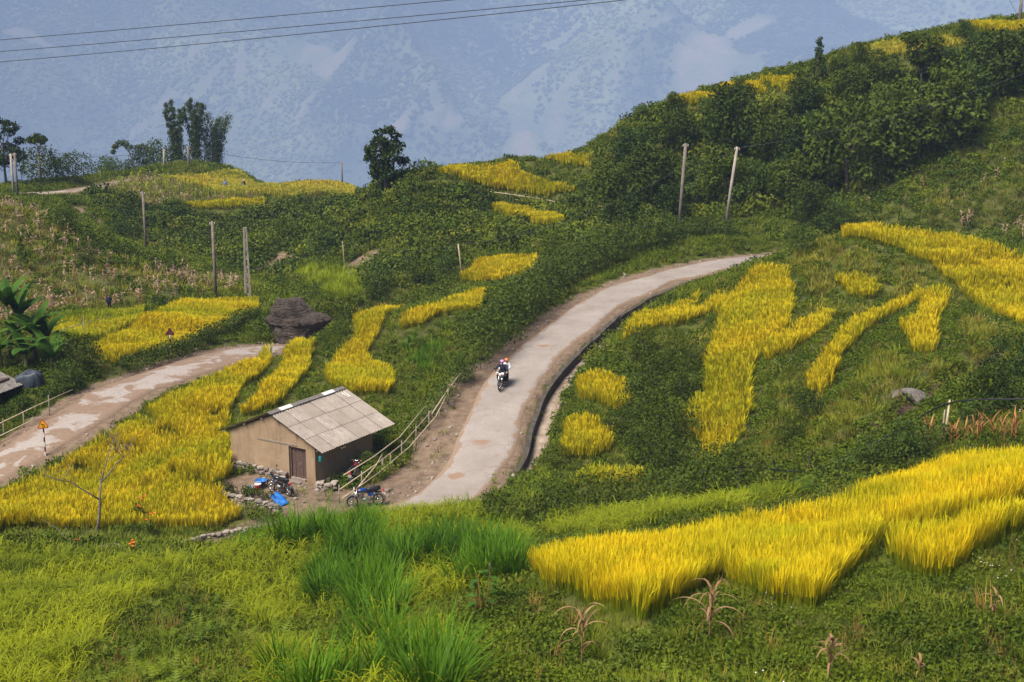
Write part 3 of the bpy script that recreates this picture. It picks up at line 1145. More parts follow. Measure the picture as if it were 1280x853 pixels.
P_FAR = proto('far_crown', [far_crown(i) for i in range(6)])
n = 260000
r_ = np.random.default_rng(5)
fx, fy = r_.uniform(-1150, 1150, n) * MK, r_.uniform(1350, 3050, n) * MK
fz = mtn(fx, fy)
pu = 640 + FPX * fx / depth_of(fx, fy, fz)
k = (pu > -120) & (pu < 1400) & (clearing(fx, fy) + 0.35 * fbm(fx / 110, fy / 110, 2, 8) < 0.42) & (fbm(fx / 550, fy / 550, 3, 18) + r_.random(n) * 1.3 > 0.05)
scatter('mountain_forest', P_FAR, np.c_[fx, fy, fz][k], r_.uniform(6.0, 12.5, k.sum()) * (1 + 0.5 * (r_.random(k.sum()) > .93)), r_, 0.1, 'hazy woodland covering the mountainside across the valley', 'forest')

# ------------------------------------------------------------------ rice fields
FIELDS = [
    # label, outline of the standing crop, plants, spacing, height factor
    ('broad golden rice field in the foreground below the dry corn row', [(662, 705), (700, 682), (800, 672), (880, 655), (980, 640), (1060, 622), (1130, 592), (1180, 573), (1280, 562), (1420, 550), (1420, 610), (1280, 622), (1180, 652), (1108, 668), (1090, 690), (1055, 715), (1015, 752), (960, 742), (905, 712), (880, 722), (850, 745), (800, 768), (740, 752), (690, 728)], P_RICE_NEAR, 0.14, 1.0),
    ('small golden rice lobe projecting beside the broad foreground field', [(1112, 672), (1180, 655), (1280, 626), (1420, 615), (1380, 640), (1280, 655), (1230, 680), (1190, 712), (1150, 715), (1115, 695)], P_RICE_NEAR, 0.14, 1.0),
    ('wide yellow rice terrace on top of the mound at the right', [(1052, 282), (1100, 277), (1180, 288), (1240, 303), (1320, 328), (1400, 350), (1400, 420), (1300, 405), (1262, 395), (1235, 380), (1205, 362), (1170, 332), (1130, 309), (1090, 298), (1055, 296)], P_RICE_MID, 0.24, 1.0),
    ('long winding rice strip running down the terraced mound', [(945, 332), (983, 332), (990, 375), (988, 408), (962, 436), (938, 458), (938, 500), (930, 538), (902, 572), (868, 580), (880, 558), (845, 528), (846, 514), (885, 488), (876, 448), (890, 425), (900, 400), (892, 382), (925, 355)], P_RICE_MID, 0.24, 0.9),
    ('short rice band joining the long strip on its right side', [(955, 437), (975, 420), (1005, 398), (1022, 384), (1042, 386), (1040, 400), (1010, 425), (980, 447), (958, 455)], P_RICE_MID, 0.24, 0.8),
    ('narrow curved rice strip ending in a blunt toe on the mound', [(1008, 490), (1016, 458), (1040, 425), (1062, 398), (1110, 376), (1147, 356), (1152, 368), (1105, 394), (1072, 420), (1050, 450), (1040, 482), (1022, 496)], P_RICE_MID, 0.24, 0.85),
    ('little rice patch under the crest of the terraced mound', [(1045, 350), (1068, 341), (1085, 343), (1100, 365), (1080, 374), (1060, 366)], P_RICE_MID, 0.24, 0.8),
    ('short stubby rice strip above the bare earth scar', [(1155, 362), (1187, 360), (1180, 385), (1167, 402), (1169, 438), (1146, 442), (1126, 405), (1150, 390)], P_RICE_MID, 0.24, 0.9),
    ('slim rice patch beside the upper end of the drain', [(780, 422), (790, 400), (830, 384), (872, 368), (872, 380), (830, 402), (800, 418)], P_RICE_MID, 0.24, 0.8),
    ('slanting rice patch between the drain and the long strip', [(826, 410), (870, 384), (904, 358), (908, 368), (882, 393), (850, 409)], P_RICE_MID, 0.24, 0.8),
    ('square rice plot beside the drain, uppermost of three', [(724, 470), (758, 464), (786, 474), (788, 500), (768, 512), (724, 504)], P_RICE_MID, 0.22, 1.0),
    ('square rice plot beside the drain, middle of three', [(709, 524), (735, 520), (762, 530), (766, 552), (742, 572), (703, 572)], P_RICE_MID, 0.22, 1.0),
    ('greenish rice plot beside the drain, lowest of three', [(718, 594), (750, 580), (800, 584), (802, 600), (760, 606), (715, 606)], P_RICE_TURN, 0.22, 0.9),
    ('large golden rice field between the lower road and the hut', [(-160, 700), (-60, 640), (0, 612), (60, 582), (105, 556), (170, 516), (232, 480), (290, 455), (338, 436), (334, 460), (300, 485), (285, 520), (288, 590), (268, 604), (300, 640), (262, 656), (100, 655), (0, 662), (-160, 705)], P_RICE_MID, 0.215, 1.0),
    ('narrow rice strip behind the hut running up to the boulder', [(300, 518), (322, 490), (350, 458), (362, 428), (378, 422), (392, 430), (386, 455), (362, 488), (345, 508)], P_RICE_MID, 0.22, 0.9),
    ('golden rice field uphill of the hut roof', [(404, 470), (420, 440), (445, 418), (442, 388), (478, 378), (512, 380), (475, 408), (458, 436), (470, 452), (492, 468), (486, 492), (432, 492)], P_RICE_MID, 0.23, 0.95),
    ('rice field between the clipped hedge and the lime grass', [(500, 400), (540, 380), (580, 365), (606, 362), (602, 384), (560, 390), (530, 404), (502, 410)], P_RICE_MID, 0.25, 0.9),
    ('small rice field at the upper end of the hedge', [(578, 352), (600, 326), (640, 318), (672, 320), (662, 340), (620, 352)], P_RICE_FAR, 0.28, 1.0),
    ('bright rice field crowning the wooded spur', [(548, 213), (575, 202), (640, 199), (650, 214), (700, 233), (720, 243), (700, 247), (640, 238), (580, 226)], P_RICE_FAR, 0.30, 1.15),
    ('tiny rice field on the spur beside the thicket hill', [(686, 193), (742, 192), (742, 208), (700, 205)], P_RICE_FAR, 0.30, 1.15),
    ('rice sliver on the spur slope below its crowning field', [(612, 258), (640, 254), (690, 264), (706, 278), (680, 281), (630, 270)], P_RICE_FAR, 0.30, 1.1),
    ('yellow rice field along the lower road behind the back of the warning sign', [(112, 440), (160, 410), (200, 385), (232, 372), (322, 375), (318, 395), (290, 410), (220, 434), (140, 456)], P_RICE_MID, 0.25, 0.95),
    ('greenish rice field between the banana plants and the corn slope', [(62, 398), (120, 388), (182, 384), (165, 405), (112, 424), (66, 430)], P_RICE_TURN, 0.27, 0.9),
    ('pale rice field on the far plateau beneath the bamboo', [(205, 224), (250, 217), (300, 214), (350, 219), (442, 235), (442, 246), (360, 248), (280, 243)], P_RICE_FARG, 0.42, 1.1),
    ('yellow rice band along the near edge of the far plateau', [(232, 256), (262, 250), (330, 249), (330, 258), (262, 262)], P_RICE_FAR, 0.38, 1.0),
    ('rice terrace on the skyline of the thicket hill, beside the conical tree', [(952, 96), (992, 92), (1002, 120), (972, 118)], P_RICE_FAR, 0.32, 1.1),
    ('rice terrace at the top of the thicket hill under the corner pole', [(1205, 30), (1240, 26), (1300, 20), (1340, 20), (1340, 44), (1280, 44), (1240, 42)], P_RICE_FAR, 0.32, 1.1),
    ('greenish terrace on the skyline beside the umbrella shaped tree', [(1066, 62), (1110, 50), (1200, 40), (1205, 52), (1140, 72), (1090, 80)], P_RICE_FARG, 0.45, 1.0),
    ('rice terrace on the thicket hill skyline, lower of the neighbouring pair', [(895, 112), (925, 100), (950, 98), (958, 120), (930, 120)], P_RICE_FAR, 0.32, 1.1),
    ('thin rice ledge on the lowest skyline of the thicket hill', [(830, 128), (870, 116), (895, 112), (892, 124), (850, 134)], P_RICE_FAR, 0.32, 1.1),
]


def field_poly(px, top):
    """outline of a crop: far edges are seen at its top, near edges down to its foot"""
    q = np.array(px, float)
    out = []
    for u, v in px:
        up_in = inside(q, np.array([u]), np.array([v - 2.5]))[0]
        dn_in = inside(q, np.array([u]), np.array([v + 2.5]))[0]
        off = 0.42 * top if (up_in and not dn_in) else (top if dn_in and not up_in else 0.55 * top)
        out.append(tuple(cast(u, v, off))[:2])
    return np.array(out)


FIELD_MASK = np.zeros(H.shape, bool)
RISER = np.zeros(H.shape, bool)
POLYS = [field_poly(px, 0.72 * hf) for (_, px, _, _, hf) in FIELDS]
for fi, pl in enumerate(POLYS):
    k = inside(pl, GXX, GYY)
    FIELD_MASK |= k
    ext = pl.max(0) - pl.min(0)
    if 3 <= fi and fi != 13 and k.sum() > 6 and max(ext) < 16:      # cut and filled: nearer to level than the slope
        G3 = np.c_[np.ones(k.sum()), GXX[k], GYY[k]]
        pf = np.linalg.lstsq(G3, H[k], rcond=None)[0]
        H[k] -= (0.6 if max(ext) < 9 else 0.3) * (G3 @ pf - H[k].mean())
    if fi in (2, 13):                                   # low terrace steps inside the sloping fields
        st = 0.7
        z = H[k] + 0.25 * vnoise(GXX[k] / 5, GYY[k] / 5, fi)
        fl = np.floor(z / st)
        fr = z / st - fl
        H[k] = st * (fl + smooth((fr - 0.74) / 0.26)) * 0.85 + z * 0.15
        rs_ = RISER[k]
        if fi == 13:
            rs_[(fr > 0.86) & (fr < 0.98)] = True
        RISER[k] = rs_
ny_, nx_ = H.shape
idx = np.arange(ny_ * nx_).reshape(ny_, nx_)
F4 = np.stack([idx[:-1, :-1], idx[:-1, 1:], idx[1:, 1:], idx[1:, :-1]], -1).reshape(-1, 4)
g = link('hillside_ground', np_mesh('hillside_ground', np.stack([GXX, GYY, H], -1).reshape(-1, 3), F4, MAT['soil'], {'dirt': dirt, 'humus': humus}, smooth=True))
tag(g, 'terraced hillside ground under the fields and thickets', kind='structure')



for fi, (lab, px, pr, sp, hf) in enumerate(FIELDS):
    poly = POLYS[fi]
    x0, y0 = poly.min(0) - 0.5
    x1, y1 = poly.max(0) + 0.5
    r_ = np.random.default_rng(1000 + fi)
    X, Y = np.meshgrid(np.arange(x0, x1, sp), np.arange(y0, y1, sp))
    X = (X + r_.normal(0, sp * 0.28, X.shape)).ravel()
    Y = (Y + r_.normal(0, sp * 0.28, Y.shape)).ravel()
    k = inside(poly, X + 0.1 * vnoise(X * 1.1, Y * 1.1, fi), Y + 0.1 * vnoise(X * 1.1 + 40, Y * 1.1, fi))
    k &= ~RISER[np.clip(((Y - GY0) / GS + 0.5).astype(int), 0, H.shape[0] - 1), np.clip(((X - GX0) / GS + 0.5).astype(int), 0, H.shape[1] - 1)]
    X, Y = X[k], Y[k]
    hv = (0.95 + 0.08 * fbm(X / 2.5, Y / 2.5, 2, fi)) * hf
    scatter('rice_field', pr, np.c_[X, Y, hs(X, Y)], np.c_[np.ones(len(X)), np.ones(len(X)), hv * r_.uniform(.9, 1.1, len(X))], r_, 0.05, lab, 'rice field', 'rice fields on the terraces', 'stuff', lean=(0.03, 0.06))

# ------------------------------------------------------------------ wild growth
FIELD_MASK &= ~RISER
REG = {
    'thicket': [(735, 298), (730, 215), (790, 155), (860, 140), (1000, 112), (1100, 65), (1200, 55), (1300, 50), (1300, 90), (1225, 170), (1130, 225), (1040, 268), (960, 272), (900, 288)],
    'spur': [(320, 262), (440, 247), (540, 226), (690, 252), (738, 268), (738, 300), (690, 318), (650, 312), (580, 330), (560, 352), (470, 362), (330, 345), (250, 320), (200, 285), (110, 240), (240, 266)],
    'bank': [(105, 244), (200, 264), (335, 263), (440, 254), (445, 300), (335, 335), (235, 322), (150, 292)],
    'openslope': [(1000, 285), (1060, 262), (1140, 230), (1230, 180), (1320, 100), (1420, 100), (1420, 300), (1290, 312), (1180, 285), (1060, 275)],
    'mound': [(800, 440), (850, 400), (900, 370), (940, 345), (985, 328), (1050, 290), (1130, 320), (1200, 380), (1290, 420), (1200, 460), (1130, 500), (1070, 545), (1000, 590), (900, 600), (860, 590), (830, 540), (870, 480)],
    'gully': [(690, 610), (700, 545), (715, 480), (760, 430), (800, 430), (870, 445), (880, 490), (840, 515), (880, 560), (860, 590), (1000, 610), (1080, 570), (1130, 590), (1060, 622), (960, 640), (860, 660), (700, 690), (640, 680)],
    'millet_a': [(-160, 880), (-160, 720), (0, 690), (90, 700), (150, 712), (260, 705), (300, 690), (385, 700), (400, 690), (470, 680), (480, 640), (520, 632), (640, 650), (660, 690), (640, 720), (600, 700), (560, 690), (500, 700), (420, 720), (400, 760), (330, 800), (300, 770), (240, 745), (180, 760), (130, 800), (80, 880)],
    'millet_b': [(672, 670), (730, 650), (800, 650), (880, 640), (960, 625), (1000, 630), (980, 640), (870, 656), (800, 672), (690, 684)],
    'tall_a': [(300, 700), (290, 670), (340, 655), (470, 650), (475, 685), (400, 695)],
    'tall_b': [(395, 780), (400, 715), (470, 690), (560, 690), (640, 700), (650, 730), (600, 745), (560, 760), (480, 790)],
    'tall_c': [(300, 900), (320, 820), (420, 850), (480, 810), (560, 800), (570, 900)],
    'tall_d': [(505, 430), (530, 410), (555, 408), (560, 430), (545, 465), (520, 470)],
    'broadleaf': [(570, 900), (575, 790), (600, 750), (650, 740), (700, 760), (740, 790), (760, 900)],
    'corn': [(-60, 420), (-60, 270), (20, 262), (100, 305), (160, 335), (310, 350), (322, 372), (232, 374), (180, 384), (120, 388), (40, 400)],
    'plateau_corn': [(100, 236), (130, 222), (210, 226), (280, 243), (330, 249), (230, 256), (180, 262)],
    'darkmound': [(80, 890), (130, 800), (180, 762), (240, 748), (300, 772), (335, 805), (320, 890)],
    'lime': [(390, 372), (370, 345), (400, 335), (450, 340), (458, 372), (430, 380)],
    'leftbush': [(60, 478), (80, 455), (110, 455), (130, 480), (100, 495)],
}
REGW = {k_: poly_world(v_) for k_, v_ in REG.items()}


def band(sp, dlo, dhi, seed, margin=160):
    """jittered points over the ground between two distances, in and around the view"""
    r = np.random.default_rng(seed)
    sp = sp * 0.65
    ylo, yhi = dlo * 0.9 - 8, dhi * 1.15
    hwid = dhi * 0.62
    X, Y = np.meshgrid(np.arange(max(-hwid, GX0 + 2), min(hwid, GX1 - 2), sp), np.arange(max(ylo, 14), min(yhi, GY1 - 2), sp))
    X = (X + r.uniform(-.5, .5, X.shape) * sp).ravel()
    Y = (Y + r.uniform(-.5, .5, Y.shape) * sp).ravel()
    Z = hs(X, Y)
    D = depth_of(X, Y, Z)
    U = 640 + FPX * X / D
    V = 426.5 - FPX * (Y * SP + (Z - CZ) * CP) / D
    slp = np.hypot(hs(X + .5, Y) - hs(X - .5, Y), hs(X, Y + .5) - hs(X, Y - .5))
    k = (r.random(len(X)) < 0.42 * (1 + 2.2 * np.clip(slp - 0.25, 0, 2))) & (D >= dlo) & (D < dhi) & (U > -margin) & (U < 1280 + margin) & (V < 1120)
    return X[k], Y[k], Z[k], D[k], r


def nearest(G, x, y):
    return G[np.clip(((y - GY0) / GS + 0.5).astype(int), 0, G.shape[0] - 1), np.clip(((x - GX0) / GS + 0.5).astype(int), 0, G.shape[1] - 1)]


RDIST = np.minimum(np.abs(rd) - HW_ROAD, np.abs(ld) - HW_LROAD)
RDIST = np.minimum(RDIST, np.abs(fd) - HW_FROAD)
HOUSE_D = np.maximum(np.abs(lx) - HW / 2, np.abs(ly) - HL / 2)
DR_GRID = np.full(H.shape, 9.0)
tmp = DR_GRID[m]
tmp[end] = np.abs(dr - 0.4)[end]
DR_GRID[m] = tmp

SC = {}


def put(key, P, s):
    SC.setdefault(key, []).append((P, s))


for (sp, d0, d1, sd_) in ((0.22, 15, 48, 1), (0.34, 48, 75, 2), (0.46, 75, 118, 3), (0.72, 118, 260, 4)):
    X, Y, Z, D, r_ = band(sp, d0, d1, sd_, 560 if d1 < 80 else 260)
    road_d = nearest(RDIST, X, Y)
    ok = (~nearest(FIELD_MASK, X, Y)) & (nearest(DR_GRID, X, Y) > 0.75) & (nearest(HOUSE_D, X, Y) > 0.15)
    dr_ = nearest(dirt, X, Y)
    ok &= (r_.random(len(X)) > np.clip(dr_ * 1.25, 0, 0.985)) & (road_d > 0.15)
    X, Y, Z, D, road_d = X[ok], Y[ok], Z[ok], D[ok], road_d[ok]
    n = len(X)
    reg = np.full(n, '', dtype=object)
    for k_, pl in REGW.items():
        reg[inside(pl, X, Y)] = k_
    u = r_.random(n)
    big = fbm(X / 6, Y / 6, 3, 77)
    fine = vnoise(X / 1.3, Y / 1.3, 78)
    near = D < 60
    typ = np.where(u < 0.52, 'grass', np.where(u < 0.96, 'herb', np.where(u < 0.975, 'weed', 'fern'))).astype(object)
    typ[(big > 0.35) & (u > 0.5)] = 'bush'
    typ[(reg == 'thicket')] = np.where(u < 0.22, 'bushf', np.where(u < 0.5, 'lightf', np.where(u < 0.62, 'darkf', 'grass')))[(reg == 'thicket')]
    typ[(reg == 'spur')] = np.where(u < 0.40, 'bushf', np.where(u < 0.62, 'lightf', np.where(u < 0.72, 'darkf', 'grass')))[(reg == 'spur')]
    typ[(reg == 'bank')] = np.where(u < 0.35, 'bushf', np.where(u < 0.6, 'darkf', np.where(u < 0.72, 'lightf', 'grass')))[(reg == 'bank')]
    typ[(reg == 'openslope')] = np.where(u < 0.38, 'grass', np.where(u < 0.74, 'herb', np.where(u < 0.85, 'dry', np.where(u < 0.875, 'cornf', 'none'))))[(reg == 'openslope')]
    typ[(reg == 'mound')] = np.where(u < 0.58, 'dry', np.where(u < 0.86, 'grass', np.where(u < 0.955, 'herb', np.where(u < 0.97, 'flower', 'weed'))))[(reg == 'mound')]
    typ[(reg == 'gully')] = np.where(u < 0.55, 'herb', np.where(u < 0.80, 'bush', np.where(u < 0.9, 'fern', 'grass')))[(reg == 'gully')]
    for a_ in ('millet_a', 'millet_b'):
        typ[reg == a_] = np.where(u < 0.93, 'millet', 'grass')[reg == a_]
    for a_ in ('tall_a', 'tall_b', 'tall_c', 'tall_d'):
        typ[reg == a_] = np.where((u < 0.5) & (fine > (0.1 if a_ == 'tall_c' else -0.25)), 'tall', np.where(u < 0.75, 'millet' if a_ in ('tall_a', 'tall_b', 'tall_c') else 'grass', 'herb'))[reg == a_]
    typ[reg == 'broadleaf'] = np.where(u < 0.82, 'herb', np.where(u < 0.98, 'grass', 'weed'))[reg == 'broadleaf']
    typ[reg == 'corn'] = np.where(u < 0.22, 'grass', np.where(u < 0.32, 'herb', np.where(u < 0.56, 'dry', np.where(u < 0.68 + 0.20 * (big > 0.0), 'cornf', 'weed'))))[reg == 'corn']
    typ[reg == 'plateau_corn'] = np.where(u < 0.35, 'cornf', np.where(u < 0.6, 'cornr', np.where(u < 0.8, 'dry', 'grass')))[reg == 'plateau_corn']
    typ[reg == 'darkmound'] = np.where(u < 0.55, 'herb', np.where(u < 0.92, 'grass', np.where(u < 0.95, 'weed', 'fern')))[reg == 'darkmound']
    typ[reg == 'lime'] = 'lime'
    typ[reg == 'leftbush'] = 'bush'
    rest = (reg == '') & near & (X > 3)
    typ[rest] = np.where(u < 0.36, 'grass', np.where(u < 0.93, 'herb', np.where(u < 0.975, 'dry', np.where(u < 0.979, 'flower', 'weed'))))[rest]
    low = road_d < 1.6
    front = np.zeros(n, bool)                     # tall growth keeps clear of the near edges of the fields
    for dx_, dy_ in ((0, .8), (0, 1.6), (0, 2.6), (.9, 1.2), (-.9, 1.2)):
        front |= nearest(FIELD_MASK, X + dx_, Y + dy_)
    typ[front & np.isin(typ, ['bush', 'bushf', 'darkf', 'lightf', 'fern'])] = 'grass'
    typ[nearest(RISER, X, Y)] = 'grass'
    typ[front & (reg == 'mound') & (u < 0.8)] = 'herb'
    typ[low & np.isin(typ, ['bush', 'bushf', 'darkf', 'lightf', 'fern', 'tall'])] = 'grass'
    P = np.c_[X, Y, Z]
    for ty in set(typ):
        q = typ == ty
        if ty == 'none':
            continue
        rr = r_.random(q.sum())
        s = 0.75 + 0.6 * rr
        s = np.where(low[q], s * 0.55, s)
        s = np.where(front[q], s * 0.7, s)
        d = D[q]
        Pq = P[q]
        if ty == 'grass':
            put('grass', Pq[d < 55], s[d < 55]); put('grass_f', Pq[d >= 55], s[d >= 55] * (1 + 0.5 * (d[d >= 55] > 118)))
        elif ty == 'dry':
            put('dry', Pq[d < 75], s[d < 75]); put('dry_f', Pq[d >= 75], s[d >= 75] * (1 + 0.3 * (d[d >= 75] > 118)))
        elif ty == 'herb':
            put('herb', Pq[d < 52], s[d < 52]); put('herb_m', Pq[d >= 52], s[d >= 52] * (0.85 + 0.6 * (d[d >= 52] > 118)))
        elif ty == 'bush':
            kk = rr < np.where(d < 60, 0.30, np.where(d < 100, 0.45, 0.8))
            put('bush_m', Pq[kk], s[kk] * np.where(d[kk] < 48, 0.7, 1.0))
        elif ty in ('bushf', 'darkf', 'lightf'):
            kk = r_.random(q.sum()) < np.where(d < 118, 0.4, 0.75)
            put(ty, Pq[kk], s[kk] * np.where(d[kk] < 118, 0.62, 0.55 + 0.75 * r_.random(kk.sum()) ** 2))
        elif ty == 'tall':
            kk = rr < np.where(d < 48, 0.38, 0.8)
            put('tall', Pq[kk], s[kk] * np.where(d[kk] > 52, 0.62, 1.2))
        elif ty == 'millet':
            kk = rr < np.where(d < 48, 0.75, 1.1)
            put('millet', Pq[kk], 0.7 + 0.35 * r_.random(kk.sum()))
        elif ty == 'lime':
            put('lime', Pq, s * 0.8)
        elif ty == 'cornr':
            put('corng', Pq, s * 0.9)
        elif ty == 'cornf':
            put('cornf', Pq, s * 0.72)
        else:
            put(ty, Pq, s)
# extra shrub-high growth where the slopes are thickest
LAB = {
    'grass': (P_GRASS, 'grass', 'meadow grass tufts covering the near slope'), 'grass_f': (P_GRASS_F, 'grass', 'rough grass covering the farther slopes and verges'),
    'dry': (P_DRY, 'grass', 'drying grass on the near banks of the terraces'), 'dry_f': (P_DRY_F, 'grass', 'drying grass on the mound and far banks'),
    'herb': (P_HERB, 'ground_cover', 'small leafy herbs in the foreground'), 'herb_m': (P_HERB_M, 'ground_cover', 'leafy herbs covering the farther slopes'),
    'bush_m': (P_BUSH_M, 'undergrowth', 'low green bushes filling the gully and slopes'), 'bushf': (P_BUSH_F, 'undergrowth', 'dense green scrub on the spur and thicket hill'),
    'lightf': (P_LIGHT_F, 'undergrowth', 'light green scrub on the spur and thicket hill'), 'darkf': (P_DARK_F, 'undergrowth', 'dense dark scrub on the spur and thicket hill'), 'fern': (P_FERN, 'ferns', 'ferns growing among the herbs'),
    'tall': (P_TALL, 'tall_grass', 'tall bright green fodder grass before the hut'), 'millet': (P_MILLET, 'millet', 'yellow green drooping millet in the foreground'),
    'lime': (P_LIME, 'tall_grass', 'lime green tall grass behind the boulder'), 'cornf': (P_CORN_F, 'dry_corn', 'withered corn stalks on the left slope and plateau'),
    'corng': (P_CORN_G, 'corn', 'green corn on the far plateau'), 'flower': (P_FLOWER, 'wild_flowers', 'tiny white wild flowers among the grass'), 'weed': (P_WEED, 'weeds', 'brown withered weeds among the grass'),
}
CATS = {'grass': 'grass', 'ground_cover': 'herbs', 'undergrowth': 'scrub', 'ferns': 'ferns', 'tall_grass': 'tall grass', 'millet': 'millet', 'dry_corn': 'dry corn', 'corn': 'corn', 'wild_flowers': 'flowers', 'weeds': 'weeds'}
for key, lst in SC.items():
    P = np.vstack([a for a, b in lst])
    s = np.concatenate([b for a, b in lst])
    pr, nm, lab = LAB[key]
    scatter(nm, pr, P, s, np.random.default_rng(len(key) * 31 + len(P)), 0.14, lab, CATS[nm])
    print('SCATTER', key, len(P))
# ------------------------------------------------------------------ trees and shrubs
MAT['bark'] = M_plain('bark', (0.13, 0.10, 0.075), (0.06, 0.05, 0.04), 9, 0.95, bump=0.7, bscale=25, dist=0.03)
MAT['bark_pale'] = M_plain('pale_bark', (0.30, 0.26, 0.21), (0.16, 0.13, 0.10), 9, 0.95, bump=0.6, bscale=25, dist=0.02)
MAT['tree_mid'] = M_leaf('tree_leaf', (0.026, 0.058, 0.014), (0.10, 0.145, 0.028), nscale=0.1)
MAT['bamboo_leaf'] = M_leaf('bamboo_leaf', (0.030, 0.058, 0.022), (0.085, 0.125, 0.045), nscale=0.1)
MAT['banana_leaf'] = M_leaf('banana_leaf', (0.025, 0.08, 0.014), (0.085, 0.17, 0.03), trans=0.35, rough=0.6, spec=0.2)


def tree_meshes(seed, Ht, Rw, z0, nl, leaves_n, leaf, mat, bark, lob=(0.30, 0.5), top=1.0, flat=0.8, asp=0.55, shape='round', tr=0.09, shell=0.45):
    r = random.Random(seed)
    cs, rs = [], []
    for i in range(nl):
        t_ = (i + 0.5) / nl
        z = z0 + (Ht - z0) * (0.12 + 0.80 * t_)
        if shape == 'round':
            w = math.sin(math.pi * (0.15 + 0.75 * t_)) ** 0.6
        elif shape == 'umbrella':
            w = 0.35 + 0.65 * t_
        elif shape == 'cone':
            w = 1.05 - 0.9 * t_
        else:
            w = 1.0
        a = i * 2.4 + r.uniform(-.5, .5)
        q = Rw * w * r.uniform(0.35, 0.72)
        cs.append((q * math.cos(a), q * math.sin(a), z))
        rs.append(Rw * r.uniform(*lob) * (0.6 + 0.5 * w))
    tot = sum(x * x for x in rs)
    crown = cloud('crown', cs, rs, [max(20, int(leaves_n * x * x / tot)) for x in rs], leaf, asp, mat, seed, 0.35, flat, shell)
    b = MB()
    bend = r.uniform(-.06, .06) * Ht
    mid = Ht * 0.62
    sp = [(bend * math.sin(t_ * 2.5), bend * 0.6 * t_, -0.3 + t_ * (mid + 0.3)) for t_ in (0, .25, .5, .75, 1)]
    b.tube(sp, [tr * Ht / 5 * (1.2 - 0.75 * t_) for t_ in (0, .25, .5, .75, 1)], 8)
    for c in cs:
        zb = min(c[2] * 0.62, mid * 0.95)
        p0 = Vector((bend * math.sin(2.5 * zb / mid), bend * 0.6 * zb / mid, zb))
        p1 = Vector(c)
        pm = (p0 + p1) / 2 + Vector((0, 0, -0.08 * Ht * r.random()))
        b.tube([p0, pm, p1], [tr * Ht / 5 * 0.42, tr * Ht / 5 * 0.28, tr * Ht / 5 * 0.1], 5)
    return b.mesh('trunk', [bark], smooth=True), crown


def plant_tree(name, meshes, loc, s, rz, label, cat='tree', group=None, sz=None):
    o = empty(name, loc, rz, label, cat, group)
    o.scale = (s, s, sz or s)
    link('trunk', meshes[0], o)
    link('crown', meshes[1], o)
    return o


def ground(u, v):
    return cast(u, v)


T_DENSE = [tree_meshes(500 + i, 5.0, 2.5, 0.3, 11, 3000, 0.27, MAT['dark'], MAT['bark']) for i in range(4)]
T_DENSE2 = [tree_meshes(520 + i, 4.6, 2.3, 0.2, 11, 2800, 0.25, MAT['tree_mid'], MAT['bark']) for i in range(3)]
T_LONE = tree_meshes(541, 6.4, 2.35, 0.8, 16, 3400, 0.30, MAT['dark'], MAT['bark'], lob=(0.22, 0.42), flat=0.62)
T_TALL = tree_meshes(551, 9.0, 3.0, 2.0, 15, 2600, 0.36, MAT['dark'], MAT['bark'], lob=(0.2, 0.42), flat=0.6)
T_UMB = tree_meshes(561, 5.4, 2.9, 2.2, 18, 2300, 0.27, MAT['dark'], MAT['bark_pale'], lob=(0.18, 0.34), flat=0.5, shape='umbrella', tr=0.10)
T_CONE = tree_meshes(571, 5.2, 1.0, 0.6, 14, 1300, 0.22, MAT['tree_mid'], MAT['bark'], lob=(0.3, 0.5), flat=0.9, shape='cone', tr=0.06)
T_BUSH = [tree_meshes(580 + i, 2.6, 1.5, 0.1, 8, 1300, 0.17, MAT['tree_mid'], MAT['bark'], lob=(0.4, 0.6), tr=0.07) for i in range(4)]
T_BUSHD = [tree_meshes(590 + i, 2.6, 1.5, 0.1, 8, 1300, 0.17, MAT['dark'], MAT['bark'], lob=(0.4, 0.6), tr=0.07) for i in range(3)]
T_OPEN = tree_meshes(601, 4.6, 1.7, 1.6, 9, 650, 0.26, MAT['tree_mid'], MAT['bark'], lob=(0.18, 0.34), flat=0.5, shape='umbrella', tr=0.07)

# the thicket on the upper hill: base point, size, which
rr = random.Random(3)
ORD = ['first', 'second', 'third', 'fourth', 'fifth', 'sixth', 'seventh', 'eighth', 'ninth', 'tenth', 'eleventh', 'twelfth', 'thirteenth', 'fourteenth', 'fifteenth', 'sixteenth', 'seventeenth', 'eighteenth', 'nineteenth', 'twentieth']
THICK = [(762, 262, .9), (792, 205, .85), (812, 265, 1.3), (845, 196, .9), (868, 262, .95), (918, 205, 1.3), (905, 262, 1.0), (945, 262, .9), (962, 215, .9), (1000, 240, 1.05), (1030, 190, .85), (1062, 245, 1.4),
         (1085, 195, 1.0), (1112, 160, .9), (1120, 215, 1.25), (1165, 195, 1.5), (1205, 160, 1.1), (1245, 125, 1.05), (1275, 110, .95), (890, 165, .7), (1005, 150, .7), (1060, 130, .75), (1175, 105, .8), (780, 290, .7), (1010, 290, .7), (1045, 292, .65), (985, 262, .8), (1100, 118, .7), (1225, 88, .7), (835, 285, .75), (775, 190, .42), (800, 160, .45), (842, 142, .4), (1078, 84, .45), (1205, 52, .4), (1050, 96, .4), (925, 128, .38)]
THLAB = {}
for row, lo_, hi_ in (('uppermost', 0, 168), ('middle', 168, 230), ('lowest', 230, 400)):
    ks = sorted([i for i, q in enumerate(THICK) if lo_ <= q[1] < hi_], key=lambda i: THICK[i][0])
    for n_, i in enumerate(ks):
        THLAB[i] = ('dark evergreen' if i % 3 != 1 else 'greener bushy tree') + ' in the %s row on the thicket hill, %s from the spur' % (row, ORD[n_])
